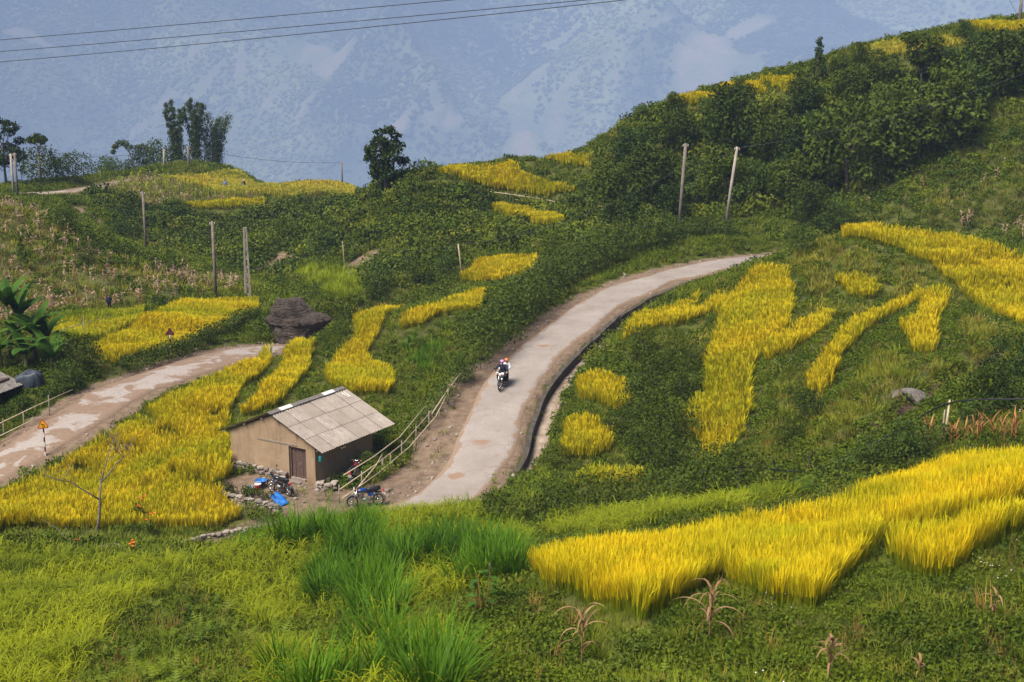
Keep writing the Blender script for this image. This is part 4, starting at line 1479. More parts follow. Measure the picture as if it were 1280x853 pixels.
for i, (u, v, s) in enumerate(THICK):
    p = ground(u, v)
    md = T_DENSE[i % 4] if i % 3 != 1 else T_DENSE2[i % 3]
    lab = THLAB[i]
    plant_tree('thicket_tree', md, p, s * 1.2 * rr.uniform(.9, 1.1), rr.random() * 6.28, lab, 'tree', 'dark thicket trees' if i % 3 != 1 else 'greener thicket trees', s * 1.15 * rr.uniform(.8, 1.05))
plant_tree('umbrella_tree', T_UMB, ground(1150, 122), 1.1, 1.0, 'flat topped umbrella tree with visible trunk on the thicket hill skyline')
plant_tree('conical_tree', T_CONE, ground(1022, 108), 1.0, 0.3, 'slender feathery conical tree on the thicket hill skyline')
p = ground(482, 246)
plant_tree('lone_tree', T_LONE, p, 1.22, 0.7, 'dark leafy tree standing alone on the crest of the spur')

# trees along the far left skyline
def sky(u, v, D):
    q = at(u, v, D)
    return Vector((q.x, q.y, float(hs(q.x, q.y))))


plant_tree('tall_tree', T_TALL, sky(8, 230, 205), 1.15, 2.1, 'tall layered tree at the far left edge of the plateau')
plant_tree('slender_tree', T_OPEN, sky(28, 230, 212), 1.0, 0.4, 'thin half bare tree between the tall tree and the papaya')
SKYBUSH = [(55, 228, 206, 1.5), (92, 228, 208, 1.2), (75, 228, 215, 1.0), (128, 216, 236, 1.35), (150, 212, 240, 1.4), (175, 214, 238, 1.35), (200, 214, 238, 1.7), (225, 212, 240, 1.6), (250, 212, 242, 1.4), (300, 212, 243, 1.1), (318, 214, 243, 1.2), (345, 218, 243, 0.9), (140, 225, 232, .9)]
for i, (u, v, D, s) in enumerate(SKYBUSH):
    plant_tree('skyline_bush', (T_BUSHD if i < 3 else T_BUSH)[i % 3], sky(u, v, D - 4), s * 1.45, i * 1.1,
               ['dark bush directly under the papaya at the far road', 'dark bush between the papaya and the arching tree', 'low dark bush behind the papaya stem'][i] if i < 3 else 'pale green bush, %s in the plateau skyline row from the papaya' % ORD[i - 3], 'bush', 'dark bushes by the far road' if i < 3 else 'bushes along the plateau skyline')


def bamboo_clump(name, loc, h, w, seed, label):
    o = empty(name, loc, 0, label, 'bamboo')
    r = random.Random(seed)
    cs, rs = [], []
    for i in range(7):
        a = i * 0.9 + seed
        b = MB()
        q = w * 0.25 * r.random()
        hh = h * r.uniform(0.8, 1.0)
        dx, dy = math.cos(a) * w * 0.45, math.sin(a) * w * 0.3
        pts = [(q * math.cos(a) + dx * t_ ** 2.5, q * math.sin(a) + dy * t_ ** 2.5, hh * (t_ - 0.06 * t_ ** 4) - .3 * (t_ == 0)) for t_ in (0, .2, .4, .6, .8, 1)]
        b.tube(pts, [.06, .055, .05, .04, .025, .01], 6)
        b.obj('culm', [MAT['bamboo_pole']], o, smooth=True)
        for t_ in (.3, .42, .54, .66, .78, .9, 1.0):
            k = t_ ** 2.5
            cs.append((q * math.cos(a) + dx * k, q * math.sin(a) + dy * k, hh * (t_ - 0.06 * t_ ** 4)))
            rs.append(w * (0.20 + 0.16 * r.random()) * (1.15 - 0.45 * t_))
    link('crown', cloud('crown', cs, rs, [130] * len(cs), 0.42, 0.24, MAT['bamboo_leaf'], seed, 0.9, 1.2, 0.05), o)
    return o


MAT['bamboo_pole'] = M_plain('bamboo_pole', (0.42, 0.34, 0.20), (0.28, 0.23, 0.14), 5, 0.6)
bamboo_clump('bamboo', sky(222, 212, 234), 12.6, 2.5, 11, 'narrow bamboo column, lower of the two on the plateau skyline')
bamboo_clump('bamboo', sky(246, 212, 234), 12.8, 2.6, 12, 'tall dense bamboo column beside the wooden pole on the plateau')
bamboo_clump('bamboo', sky(270, 212, 236), 11.6, 4.6, 13, 'broad bamboo clump with tips bent over on the plateau skyline')

# papaya: bare stem, umbrella of drooping lobed leaves
o = empty('papaya_tree', sky(50, 229, 200), 0, 'papaya tree with bare stem and umbrella of leaves beside the far road', 'tree')
MB().tube([(0, 0, -.3), (.1, 0, 3.2), (0, 0, 6.4)], [.15, .12, .08], 8).obj('trunk', [MAT['bark_pale']], o, smooth=True)
link('crown', cloud('crown', [(1.0 * math.cos(a), 1.0 * math.sin(a), 6.75 - .25 * (k % 2)) for k, a in enumerate(np.linspace(0, 6.28, 13)[:-1])] + [(0, 0, 7.1)], [.55] * 12 + [.7], [52] * 12 + [80], .42, .5, MAT['dark'], 61, 1.2, .75, .2), o)
# arching tree
o = empty('arching_tree', sky(170, 220, 232), 0, 'arching tree with crown bent over, behind the plateau corn', 'tree')
arc = [(0, 0, -.3), (-.2, 0, 2.2), (-.8, 0, 4.4), (-1.9, 0, 5.6), (-3.0, 0, 5.0), (-3.4, 0, 4.0)]
MB().tube(arc, [.14, .12, .09, .07, .04, .02], 7).tube([(-.5, 0, 3.6), (.9, .2, 4.9), (2.0, .3, 4.6)], [.07, .05, .02], 6).obj('trunk', [MAT['bark']], o, smooth=True)
link('crown', cloud('crown', [(-.9, 0, 5.2), (-1.6, .2, 5.9), (-2.4, 0, 5.9), (-3.1, 0, 5.3), (-3.5, 0, 4.5), (.4, 0, 5.1), (1.2, .2, 5.3), (1.9, .1, 4.9), (.9, -.2, 4.3), (2.6, 0, 4.3)], [.75, .75, .7, .6, .5, .8, .8, .75, .7, .6], [110] * 10, .36, .45, MAT['dark'], 63, .7, .8, .3), o)

# shrubs on the nearer slopes
SHR = [
    (835, 300, .9, 0, 'shrub at the foot of the pole nearest the hedge'), (880, 298, .8, 1, 'shrub between the two poles above the road'), (1000, 318, .75, 0, 'shrub at the top of the road bend beside the mound'),
    (690, 330, 1.0, 1, 'dark shrub at the upper end of the clipped hedge'), (470, 372, 1.1, 0, 'round shrub on the slope behind the lime grass'), (520, 362, 1.0, 1, 'dark round shrub below the spur scrub'), (560, 345, .8, 0, 'shrub beside the thin stake under the spur'),
    (355, 310, 1.3, 1, 'dark shrub on the bank below the plateau'), (400, 330, 1.3, 0, 'mid green shrub on the bank above the lime grass'), (110, 335, .9, 1, 'small dark shrub on the corn slope'), (150, 300, 1.0, 0, 'shrub beside the trail on the left bank'), (85, 285, 1.0, 1, 'shrub at the bend of the trail'),
    (1090, 595, .62, 0, 'lush shrub beside the hose below the scar'), (1140, 580, .62, 0, 'lush shrub next to the hose stake'), (1240, 520, .8, 1, 'dark shrub behind the horizontal hose'), (1270, 480, .8, 0, 'shrub on the bank at the end of the scar'),
    (760, 545, .42, 1, 'small dark shrub between the square rice plots'), (800, 500, .55, 0, 'shrub in the gully beside the upper square plot'), (830, 470, .5, 1, 'dark shrub in the gully beside the long rice strip'), (800, 560, .5, 0, 'shrub in the gully beside the middle square plot'),
    (100, 470, 1.05, 1, 'dark leafy bush beside the lower road and banana plants'), (85, 490, .8, 0, 'bush at the roadside in front of the covered heap'), (456, 590, .42, 0, 'leafy shrub against the side wall of the hut'), (425, 424, .55, 0, 'shrub at the foot of the boulder'), (340, 412, .6, 1, 'dark shrub behind the roadside flank of the boulder'), (408, 428, .35, 0, 'small shrub growing against the front of the boulder'), (395, 372, .6, 0, 'shrub behind the dome of the boulder'),
    (620, 655, .5, 1, 'dark shrub at the lower end of the drain'), (580, 480, .7, 0, 'shrub where the clipped hedge ends above the bamboo rail'),
]
for i, (u, v, s, kd, lab) in enumerate(SHR):
    plant_tree('shrub', (T_BUSH if kd == 0 else T_BUSHD)[i % 3], ground(u, v), s, i * 0.9, lab, 'shrub', 'shrubs on the nearer slopes')
GUL = sorted([(800, 452, .75), (845, 448, .6), (862, 470, .7), (815, 490, .8), (850, 505, .7), (802, 520, .8), (825, 545, .9), (790, 552, .65), (850, 560, .75), (808, 585, .8), (838, 600, .8), (695, 590, .5), (880, 605, .7), (920, 612, .7), (1010, 530, .5), (990, 560, .55)], key=lambda q: q[1])
for i, (u, v, s) in enumerate(GUL):
    plant_tree('gully_shrub', T_BUSHD[i % 3], ground(u, v), s, i * 1.7, 'dark gully shrub right of the drain, %s counting downhill' % ORD[i], 'shrub', 'dark shrubs in the gully')
plant_tree('young_conifer', T_CONE, ground(28, 338), 0.62, 0.0, 'dark narrow young tree on the corn slope')
T_SAP = tree_meshes(611, 2.2, .55, 0.4, 12, 420, 0.10, MAT['lime_grass'], MAT['bark'], lob=(0.2, 0.4), flat=0.5, shape='cone', tr=0.04, asp=0.2)
plant_tree('sapling', T_SAP, ground(618, 655), 1.0, 0.0, 'thin feathery sapling at the near end of the road')


def hedge(name, label, px, w, h, leaf, dens, mat, seed, cat='hedge', off=None):
    P = catmull([ground(*q) for q in px] if off is None else px, 0.5)
    r = np.random.default_rng(seed)
    cs, rs = [], []
    o0 = P[0].copy()
    stp_ = 2 if h > 1.4 else 1
    for i in range(0, len(P), stp_):
        for k in range(2):
            x = P[i, 0] + r.uniform(-.5, .5) * w * .6
            y = P[i, 1] + r.uniform(-.5, .5) * w * .6
            cs.append((x - o0[0], y - o0[1], float(hs(x, y)) + h * r.uniform(.35, .75) - o0[2]))
            rs.append(h * r.uniform(.36, .52) * (1.12 if stp_ == 2 else 1))
    me = cloud('foliage', cs, rs, [dens * stp_] * len(cs), leaf, .55, mat, seed, .3, .85, .6)
    o = empty(name, o0, 0, label, cat)
    link('foliage', me, o)
    b = MB()
    for i in range(0, len(P), 3):
        z = float(hs(P[i, 0], P[i, 1])) - o0[2]
        b.tube([(P[i, 0] - o0[0], P[i, 1] - o0[1], z - .15), (P[i, 0] - o0[0] + .1, P[i, 1] - o0[1], z + h * .7)], [.035, .02], 5)
    s_ = b.obj('stems', [MAT['bark']], o)
    s_['kind'] = 'stuff'
    return o


hedge('hedge', 'thick clipped hedge following the inside of the road bend', [(600, 462), (630, 425), (665, 395), (705, 365), (748, 340), (790, 320), (830, 308)], 1.9, 3.0, .21, 110, MAT['hedge'], 71)
hedge('hedge', 'low hedge along the upper verge beneath the two poles', [(825, 306), (870, 300), (925, 300)], 1.6, 1.5, .16, 90, MAT['hedge'], 72)
hedge('hedge', 'untrimmed bush row behind the foreground rice field', [(640, 668), (690, 655), (750, 642), (820, 634), (890, 628), (955, 615), (1010, 606)], 2.2, 1.75, .14, 95, MAT['dark'], 73)
hedge('hedge', 'shrub row between the lower road and the yellow field', [(150, 470), (200, 455), (240, 440), (280, 422), (320, 402)], .9, 1.35, .17, 60, MAT['hedge'], 74)
hedge('hedge', 'leafy vegetable row behind the split bamboo rail', [(-40, 545), (20, 520), (60, 500), (98, 486)], 1.6, .95, .15, 70, MAT['tree_mid'], 75)
hedge('hedge', 'bush row on the bank behind the bamboo rail', [(520, 545), (548, 510), (575, 480)], 1.8, 1.0, .14, 70, MAT['hedge'], 76)
hedge('hedge', 'creeper on the stones in front of the hut', [(268, 612), (300, 622), (335, 628)], .9, .6, .10, 80, MAT['dark'], 77, 'creeper')
hedge('hedge', 'dark bush row below the corn slope trail', [(70, 285), (110, 305), (150, 322), (190, 335), (230, 345)], 2.0, 1.4, .22, 40, MAT['dark'], 78)
hedge('hedge', 'creeping bushes along the hose beside the rice field', [(1040, 600), (1080, 590), (1130, 580), (1170, 566)], 1.5, .8, .11, 90, MAT['tree_mid'], 79)
hedge('hedge', 'green bushes on the bank under the horizontal hose', [(1200, 535), (1240, 520), (1300, 500)], 2.6, .9, .12, 90, MAT['tree_mid'], 80)


# banana plants: each big leaf a piece of its own
def banana(loc, seed, label, n=8, h=2.2):
    r = random.Random(seed)
    o = empty('banana_plant', loc, r.random() * 6, label, 'banana plant', 'banana plants by the lower road')
    MB().tube([(0, 0, -.2), (.03, 0, h * .5), (0, .03, h)], [.17, .14, .08], 9).obj('stem', [MAT['banana_stem']], o, smooth=True)
    for i in range(n):
        a = i * 2.4 + r.uniform(-.3, .3)
        L = r.uniform(2.2, 3.1)
        ln, dr = r.uniform(.15, .75), r.uniform(.7, 1.6)
        b = MB()
        p = Vector((0, 0, h - .15))
        side = Vector((-math.sin(a), math.cos(a), 0))
        N = 8
        vs_, ts = [], []
        for k in range(N + 1):
            t_ = k / N
            an = ln + dr * t_
            d = Vector((math.cos(a) * math.sin(an), math.sin(a) * math.sin(an), math.cos(an)))
            up = d.cross(side)
            w = .34 * math.sin(math.pi * min(1, .06 + .94 * t_)) ** .55 if t_ > .12 else .03
            vs_ += [p - side * w - up * w * .28 * (1 if k % 2 else .6), p.copy(), p + side * w - up * w * .28 * (.6 if k % 2 else 1)]
            ts += [.7 + r.uniform(-.2, .2), .2, .6 + r.uniform(-.2, .2)]
            p = p + d * L / N
        fs = []
        for k in range(N):
            fs += [(k * 3, k * 3 + 1, k * 3 + 4, k * 3 + 3), (k * 3 + 1, k * 3 + 2, k * 3 + 5, k * 3 + 4)]
        b.add(vs_, fs, 0, ts)
        b.obj('leaf', [MAT['banana_leaf']], o, tint=True)
    return o


MAT['banana_stem'] = M_plain('banana_stem', (0.16, 0.15, 0.06), (0.10, 0.07, 0.04), 4, 0.7)
banana(ground(14, 452), 1, 'tallest banana plant, rising behind the others at the left edge', 9, 3.9)
banana(ground(44, 452), 2, 'banana plant leaning out over the covered heap', 9, 2.0)
for i, (u, v, h) in enumerate(((2, 462, 1.5), (58, 446, 1.3), (34, 464, 1.2), (66, 462, .9))):
    banana(ground(u, v), 10 + i, ['low banana sucker under the tallest plant', 'low banana sucker at the right side of the clump', 'low banana sucker behind the covered heap', 'smallest banana sucker beside the dark bush'][i], 7, h)
banana(ground(-14, 455), 3, 'banana plant cut by the left edge of the view', 8, 2.6)
banana(ground(26, 440), 4, 'banana plant in the middle of the clump', 8, 2.7)

# leafless tree in the rice field
MAT['bark_grey'] = M_plain('grey_twig', (0.20, 0.165, 0.14), (0.11, 0.09, 0.075), 12, 0.95)


def bare_tree(loc, h, seed, label):
    r = random.Random(seed)
    o = empty('bare_tree', loc, 0, label, 'tree')
    tw = MB()
    limbs = []

    def grow(p, d, L, rad, lev, mb):
        q = [p]
        for k in range(3):
            d = (d + Vector((r.gauss(0, .14), r.gauss(0, .14), r.gauss(.02, .08)))).normalized()
            p = p + d * L / 3
            q.append(p)
        mb.tube(q, [rad, rad * .85, rad * .7, rad * .5], 6 if lev < 2 else 4)
        if lev < 4:
            for k in range(3 if lev < 3 else 4):
                a = r.random() * 6.28
                nd = (d * .55 + Vector((math.cos(a), math.sin(a), r.uniform(.0, .7))) * .8).normalized()
                grow(q[-1] if k < 2 else q[-2], nd, L * r.uniform(.5, .68), rad * .5, lev + 1, mb)
    grow(Vector((0, 0, -.15)), Vector((.06, 0, 1)), h * .5, .075, 0, tw)
    tw.obj('trunk', [MAT['bark_grey']], o, smooth=True)
    cs = [(r.gauss(0, .9), r.gauss(0, .9), h * r.uniform(.55, .95)) for _ in range(14)]
    link('crown', cloud('crown', cs, [.35] * 14, [9] * 14, .08, .5, MAT['brown_weed'], seed, .4, .8, .1), o)
    return o


bare_tree(ground(120, 668), 5.0, 21, 'nearly leafless tree with thin twigs in front of the large rice field')

# foreground withered corn plants, each leaf a piece of its own
MAT['corn_brown'] = M_leaf('brown_corn_leaf', (0.22, 0.125, 0.07), (0.36, 0.24, 0.22), trans=0.25, rough=0.75, nscale=0.4)
MAT['corn_rust'] = M_leaf('rusty_corn_leaf', (0.26, 0.10, 0.04), (0.42, 0.23, 0.16), trans=0.25, rough=0.75, nscale=0.4)


def corn_plant(loc, seed, h, label, n=9, mt=None, dr=(2.0, 3.3)):
    mt = mt or MAT['corn_brown']
    r = random.Random(seed)
    o = empty('withered_corn_plant', loc, r.random() * 6, label, 'corn plant', 'withered corn plants in the foreground')
    lx_, ly_ = r.uniform(-.15, .15), r.uniform(-.15, .15)
    MB().tube([(lx_ * t_ * t_, ly_ * t_ * t_, h * t_ - .1 * (t_ == 0)) for t_ in (0, .25, .5, .75, 1)], [.022, .02, .017, .013, .006], 7).obj('stalk', [mt], o, smooth=True)
    for i in range(n):
        t_ = .3 + .65 * i / n
        MB().blade((lx_ * t_ * t_, ly_ * t_ * t_, h * t_), i * 2.5 + r.uniform(-.5, .5), r.uniform(.15, .6), h * r.uniform(.35, .75), .06 * r.uniform(.6, 1.3), r.uniform(*dr), 7, 0, r.random(), r.random()).obj('leaf', [mt], o, tint=True)
    return o


corn_plant(ground(727, 842), 1, 1.35, 'withered corn plant below the tip of the foreground rice field', 13)
corn_plant(ground(886, 812), 2, 1.45, 'withered corn plant standing before the notch of the foreground rice', 16)
corn_plant(ground(1035, 862), 3, 1.0, 'withered corn plant at the bottom edge of the view', 12)
corn_plant(ground(1240, 782), 4, .75, 'short withered corn plant at the lower right bank', 6)
corn_plant(ground(1148, 852), 5, .5, 'stub of withered corn on the lower right bank', 5)
for i in range(13):
    u = 1188 + i * 8.5 + rr.uniform(-4, 4)
    corn_plant(ground(u, 558 + rr.uniform(-4, 4)), 30 + i, .95 * rr.uniform(.75, 1.15), 'brown corn plant behind the foreground rice, %s from the hose stake' % ORD[i], 9, MAT['corn_rust'], (.3, 1.4))['group'] = 'brown corn row behind the rice'
for i, (u, v) in enumerate([(1160, 560), (1155, 556)]):
    corn_plant(ground(u, v), 60 + i, .9, ['brown corn plant just beside the hose stake', 'brown corn plant behind its twin beside the hose stake'][i], 8, MAT['corn_rust'], (.3, 1.4))['group'] = 'brown corn by the stake'

# broad-leaved weed with dark seed heads
o = empty('broadleaf_weed', ground(603, 775), 0, 'tall weed with broad pale leaves at the edge of the fodder grass', 'weed')
b = MB()
for a, h in ((0, 1.3), (2.1, 1.15), (4.0, 1.0)):
    b.tube([(0, 0, -.1), (.15 * math.cos(a), .15 * math.sin(a), h * .6), (.2 * math.cos(a), .2 * math.sin(a), h)], [.02, .016, .01], 6)
b.obj('stem', [MAT['brown_weed']], o)
r = random.Random(5)
for i in range(16):
    a = r.random() * 6.28
    z = r.uniform(.45, 1.25)
    d = Vector((math.cos(a), math.sin(a), -.15))
    c = Vector((.12 * math.cos(a), .12 * math.sin(a), z))
    V, F = leaf_arrays(np.array([c + d * .2]), np.array([tuple(d)]), np.array([(0, 0, 1.0)]), .30, .75)
    link('leaf', np_mesh('leaf', V, F, MAT['banana_leaf'], {'tint': [r.random()] * 4}), o)
MB().lathe([(.01, 0), (.03, .06), (.025, .16), (.005, .22)], 8, (.2, 0, 1.3)).obj('seed_head', [MAT['bark']], o)

# orange and red flowers on the low wall
MAT['orange_flower'] = M_plain('orange_petal', (0.85, 0.20, 0.03), (0.75, 0.13, 0.02), 12, 0.6)
MAT['red_flower'] = M_plain('red_petal', (0.65, 0.03, 0.02), (0.5, 0.02, 0.02), 12, 0.6)


def flower_plant(loc, h, seed, nb, mat, label, leafn=16):
    r = random.Random(seed)
    o = empty('flowering_plant', loc, 0, label, 'flowers', 'flowering plants by the low wall')
    b, f = MB(), MB()
    for i in range(5):
        a = i * 1.3
        b.tube([(0, 0, -.1), (.1 * math.cos(a), .1 * math.sin(a), h * .6), (.25 * math.cos(a), .25 * math.sin(a), h * .95)], [.015, .012, .008], 5)
    b.obj('stem', [MAT['herb']], o, tint=True)
    link('foliage', cloud('foliage', [(0.15 * math.cos(k), .15 * math.sin(k), h * (.25 + .12 * k)) for k in range(5)], [.28] * 5, [leafn] * 5, .16, .5, MAT['herb'], seed, .2, .8, .2), o)
    for i in range(nb):
        a, z = r.random() * 6.28, h * r.uniform(.7, 1.05)
        m_ = MB()
        q = r.uniform(.05, .3)
        for k in range(6):
            m_.blade((q * math.cos(a), q * math.sin(a), z), k * 1.05, .5, .12, .075, .7, 2)
        m_.obj('blossom', [mat], o)
    return o


flower_plant(ground(178, 662), 1.5, 1, 6, MAT['orange_flower'], 'tall plant with orange blossoms in front of the rice field')
flower_plant(ground(188, 672), 1.0, 2, 3, MAT['orange_flower'], 'middle plant with orange blossoms near the leafless tree')
flower_plant(ground(165, 700), .7, 3, 5, MAT['orange_flower'], 'low plant with orange blossoms at the stone wall')
flower_plant(ground(95, 694), .75, 4, 2, MAT['red_flower'], 'plant with red blossom growing in the dark pot', 10)
flower_plant(ground(16, 690), .9, 5, 0, MAT['red_flower'], 'leafy green plant beside the wall at the left edge', 30)
# dry cut twigs
b = MB()
for a, L in ((2.6, 1.6), (1.9, 1.2), (.6, 1.0)):
    b.tube([(0, 0, 0), (math.cos(a) * L * .5, .1, .5 * L), (math.cos(a) * L, .2, .75 * L)], [.025, .018, .008], 5)
o = b.obj('dead_branch', [MAT['bark_grey']])
o.location = ground(92, 684)
tag(o, 'dead forked branch stuck beside the dark pot', 'branch')
# ------------------------------------------------------------------ hut


def mud_mat():
    k = NT('rammed_earth')
    p = k.objc()
    sep = k.n('SeparateXYZ')
    k.l(p, sep.inputs[0])
    a = k.ramp(k.noise(p, 1.4, 6, 0.65), 0.3, 0.7)
    mp_ = k.n('Mapping')
    mp_.inputs['Scale'].default_value = (5, 5, 0.6)
    k.l(p, mp_.inputs[0])
    st = k.ramp(k.noise(mp_.outputs[0], 1.0, 5, 0.6), 0.5, 0.75)
    fine = k.noise(p, 26, 5, 0.7)
    col = k.mix(a, (0.36, 0.255, 0.162), (0.26, 0.18, 0.113))
    col = k.mix(k.math('MULTIPLY', st, 0.55), col, (0.16, 0.11, 0.072))
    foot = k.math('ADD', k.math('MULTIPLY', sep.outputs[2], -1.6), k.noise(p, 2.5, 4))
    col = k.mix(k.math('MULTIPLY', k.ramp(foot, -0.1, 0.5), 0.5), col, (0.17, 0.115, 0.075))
    col = k.mix(k.ramp(fine, 0.6, 0.75), col, (0.15, 0.105, 0.07))
    wv = k.n('TexWave', wave_type='BANDS', bands_direction='Z')
    wv.inputs['Scale'].default_value = 0.7
    wv.inputs['Distortion'].default_value = 1.5
    k.l(p, wv.inputs[0])
    h_ = k.math('ADD', fine, k.math('MULTIPLY', k.ramp(wv.outputs[0], 0.0, 0.12), 0.06))
    k.principled(col, 0.95, 0.1, normal=k.bump(h_, 0.7, 0.03))
    return k.m


MAT['mud'] = mud_mat()
MAT['wood_dark'] = M_plain('old_door_wood', (0.115, 0.07, 0.055), (0.07, 0.042, 0.034), 8, 0.8, bump=0.4, bscale=30)
MAT['wood_grey'] = M_plain('weathered_wood', (0.30, 0.25, 0.20), (0.18, 0.14, 0.11), 8, 0.9, bump=0.4, bscale=30)
MAT['stone'] = M_plain('field_stone', (0.24, 0.19, 0.155), (0.13, 0.105, 0.09), 5, 0.95, bump=0.7, bscale=16, dist=0.03)
MAT['stone_pale'] = M_plain('pale_stone', (0.36, 0.30, 0.25), (0.22, 0.18, 0.15), 5, 0.95, bump=0.6, bscale=16, dist=0.03)


def roof_mat():
    k = NT('cement_sheet')
    info = k.n('ObjectInfo')
    p = k.geo()
    n1 = k.ramp(k.noise(p, 1.3, 5, 0.65), 0.3, 0.7)
    n2 = k.ramp(k.noise(p, 7, 5, 0.7), 0.45, 0.75)
    col = k.mix(n1, (0.38, 0.325, 0.285), (0.23, 0.19, 0.165))
    col = k.mix(k.math('MULTIPLY', n2, 0.55), col, (0.17, 0.145, 0.125))
    col = k.mix(k.math('MULTIPLY', info.outputs['Random'], 0.7), col, (0.22, 0.18, 0.15))
    k.principled(col, 0.9, 0.2, normal=k.bump(k.noise(p, 40, 3), 0.3, 0.01))
    return k.m


MAT['roof'] = roof_mat()
MAT['roof_white'] = M_plain('new_white_sheet', (0.70, 0.68, 0.64), (0.55, 0.53, 0.5), 6, 0.7)
MAT['roof_cap'] = M_plain('ridge_tile', (0.20, 0.175, 0.155), (0.10, 0.09, 0.08), 5, 0.9, bump=0.4)
ZE, ZR, OF, OB, OS = 1.80, 3.18, 0.22, 1.05, 0.55
hut = empty('hut', (HC[0], HC[1], 0), HTH, 'small earth walled hut with grey corrugated roof beside the road', 'hut')
W2, L2, TH = HW / 2, HL / 2, 0.32
rise = (ZR - ZE) / (W2 + OS)


def roof_z(x):
    return ZR - abs(x) * rise - 0.09


def gable(y0, y1, xs, door=None):
    """an upright slab between y0 and y1 under the roof line, split at xs"""
    b = MB()
    for x0, x1 in zip(xs[:-1], xs[1:]):
        zb = -0.3
        if door and abs((x0 + x1) / 2 - (door[0] + door[1]) / 2) < 0.01:
            zb = door[2]
        b.add([(x0, y0, zb), (x1, y0, zb), (x1, y1, zb), (x0, y1, zb), (x0, y0, roof_z(x0)), (x1, y0, roof_z(x1)), (x1, y1, roof_z(x1)), (x0, y1, roof_z(x0))],
              [(0, 3, 2, 1), (4, 5, 6, 7), (0, 1, 5, 4), (1, 2, 6, 5), (2, 3, 7, 6), (3, 0, 4, 7)])
    return b


DX0, DX1, DZ = 1.10, 2.22, 1.72
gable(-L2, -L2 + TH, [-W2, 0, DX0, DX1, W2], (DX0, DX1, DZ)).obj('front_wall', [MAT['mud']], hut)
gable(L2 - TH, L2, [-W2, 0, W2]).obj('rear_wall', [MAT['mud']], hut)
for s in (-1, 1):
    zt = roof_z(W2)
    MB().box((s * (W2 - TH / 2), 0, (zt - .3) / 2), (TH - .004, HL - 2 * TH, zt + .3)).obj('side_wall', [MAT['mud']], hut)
# door: frame, two leaves of planks
dr0 = link('door', None, hut) if False else empty('door')
dr0.parent = hut
dr0.location = ((DX0 + DX1) / 2, -L2 + .16, 0)
dw = DX1 - DX0
for s in (-1, 1):
    MB().box((s * (dw / 2 - .05), -.02, DZ / 2), (.10, .12, DZ)).obj('frame_post', [MAT['wood_dark']], dr0)
MB().box((0, -.02, DZ - .05), (dw - .2, .12, .10)).obj('frame_head', [MAT['wood_dark']], dr0)
MB().box((0, -.06, .06), (dw - .2, .2, .12)).obj('threshold', [MAT['wood_grey']], dr0)
for i in range(4):
    pw = (dw - .2) / 4
    MB().box((-dw / 2 + .1 + pw * (i + .5), .0 + .008 * (i % 2), (DZ - .1 + .12) / 2), (pw - .012, .04, DZ - .22)).obj('plank', [MAT['wood_dark']], dr0)
MB().box((.03, -.04, .85), (.03, .03, .12)).obj('handle', [MAT['wood_grey']], dr0)
MB().box((.35, -L2 - .012, DZ + .08), (2.6, .03, .07), Euler((0, -.03, 0))).obj('lintel', [MAT['wood_grey']], hut)
# roof sheets
slope = math.hypot(W2 + OS, ZR - ZE)
ang = math.atan2(ZR - ZE, W2 + OS)
ylen = HL + OF + OB
NC, NR = 6, 3
cw, rl = ylen / NC, slope / NR


def sheet_mesh(w, l):
    n = int(w / 0.2) * 4
    b = MB()
    V = []
    for j in (0, 1):
        for i in range(n + 1):
            V.append((j * l, i * w / n, 0.032 * math.cos(i * math.pi / 2)))
    for j in (0, 1):
        for i in range(n + 1):
            V.append((j * l, i * w / n, 0.032 * math.cos(i * math.pi / 2) - 0.008))
    m_ = n + 1
    F = []
    for i in range(n):
        F.append((i, m_ + i, m_ + i + 1, i + 1))
        F.append((2 * m_ + i, 2 * m_ + i + 1, 3 * m_ + i + 1, 3 * m_ + i))
        F.append((m_ + i, 3 * m_ + i, 3 * m_ + i + 1, m_ + i + 1))
        F.append((i, i + 1, 2 * m_ + i + 1, 2 * m_ + i))
    b.add(V, F)
    return b.mesh('roof_sheet', [MAT['roof']])


roof = empty('roof')
roof.parent = hut
sm = sheet_mesh(cw + 0.05, rl + 0.14)
rr5 = random.Random(8)
for s in (-1, 1):
    for c in range(NC):
        for q in range(NR):
            o = link('roof_sheet', sm, roof)
            d = q * rl - (0.0 if q == 0 else 0.07)
            y = -L2 - OF + c * cw
            zz = ZR - d * math.sin(ang) + (NR - q) * 0.030 + (c % 2) * 0.016 + rr5.uniform(-.004, .004)
            xx = d * math.cos(ang)
            M4 = Matrix.Translation((s * xx, y if s > 0 else y + cw + .05, zz)) @ Matrix.Rotation(0 if s > 0 else math.pi, 4, 'Z') @ Matrix.Rotation(ang + 0.008 + rr5.uniform(-.003, .003), 4, 'Y') @ Matrix.Rotation(rr5.uniform(-.006, .006), 4, 'Z')
            o.matrix_local = M4
for c in range(7):
    y = -L2 - OF - .04 + c * ylen / 7
    wmat = MAT['roof_white'] if c in (1, 5) else MAT['roof_cap']
    b = MB()
    lw = ylen / 7 + .06
    b.add([(-.30, 0, -.115), (0, 0, .02), (.22, 0, -.075), (.22, lw, -.075), (0, lw, .02), (-.30, lw, -.115), (-.30, 0, -.135), (0, 0, -.0), (.22, 0, -.095), (.22, lw, -.095), (0, lw, -.0), (-.30, lw, -.135)],
          [(0, 1, 4, 5), (1, 2, 3, 4), (6, 11, 10, 7), (7, 10, 9, 8), (0, 6, 7, 1), (1, 7, 8, 2), (5, 4, 10, 11), (4, 3, 9, 10), (0, 5, 11, 6), (2, 8, 9, 3)])
    o = b.obj('ridge_cap', [wmat], roof)
    o.location = (0, y, ZR + .155 + .006 * (c % 2))
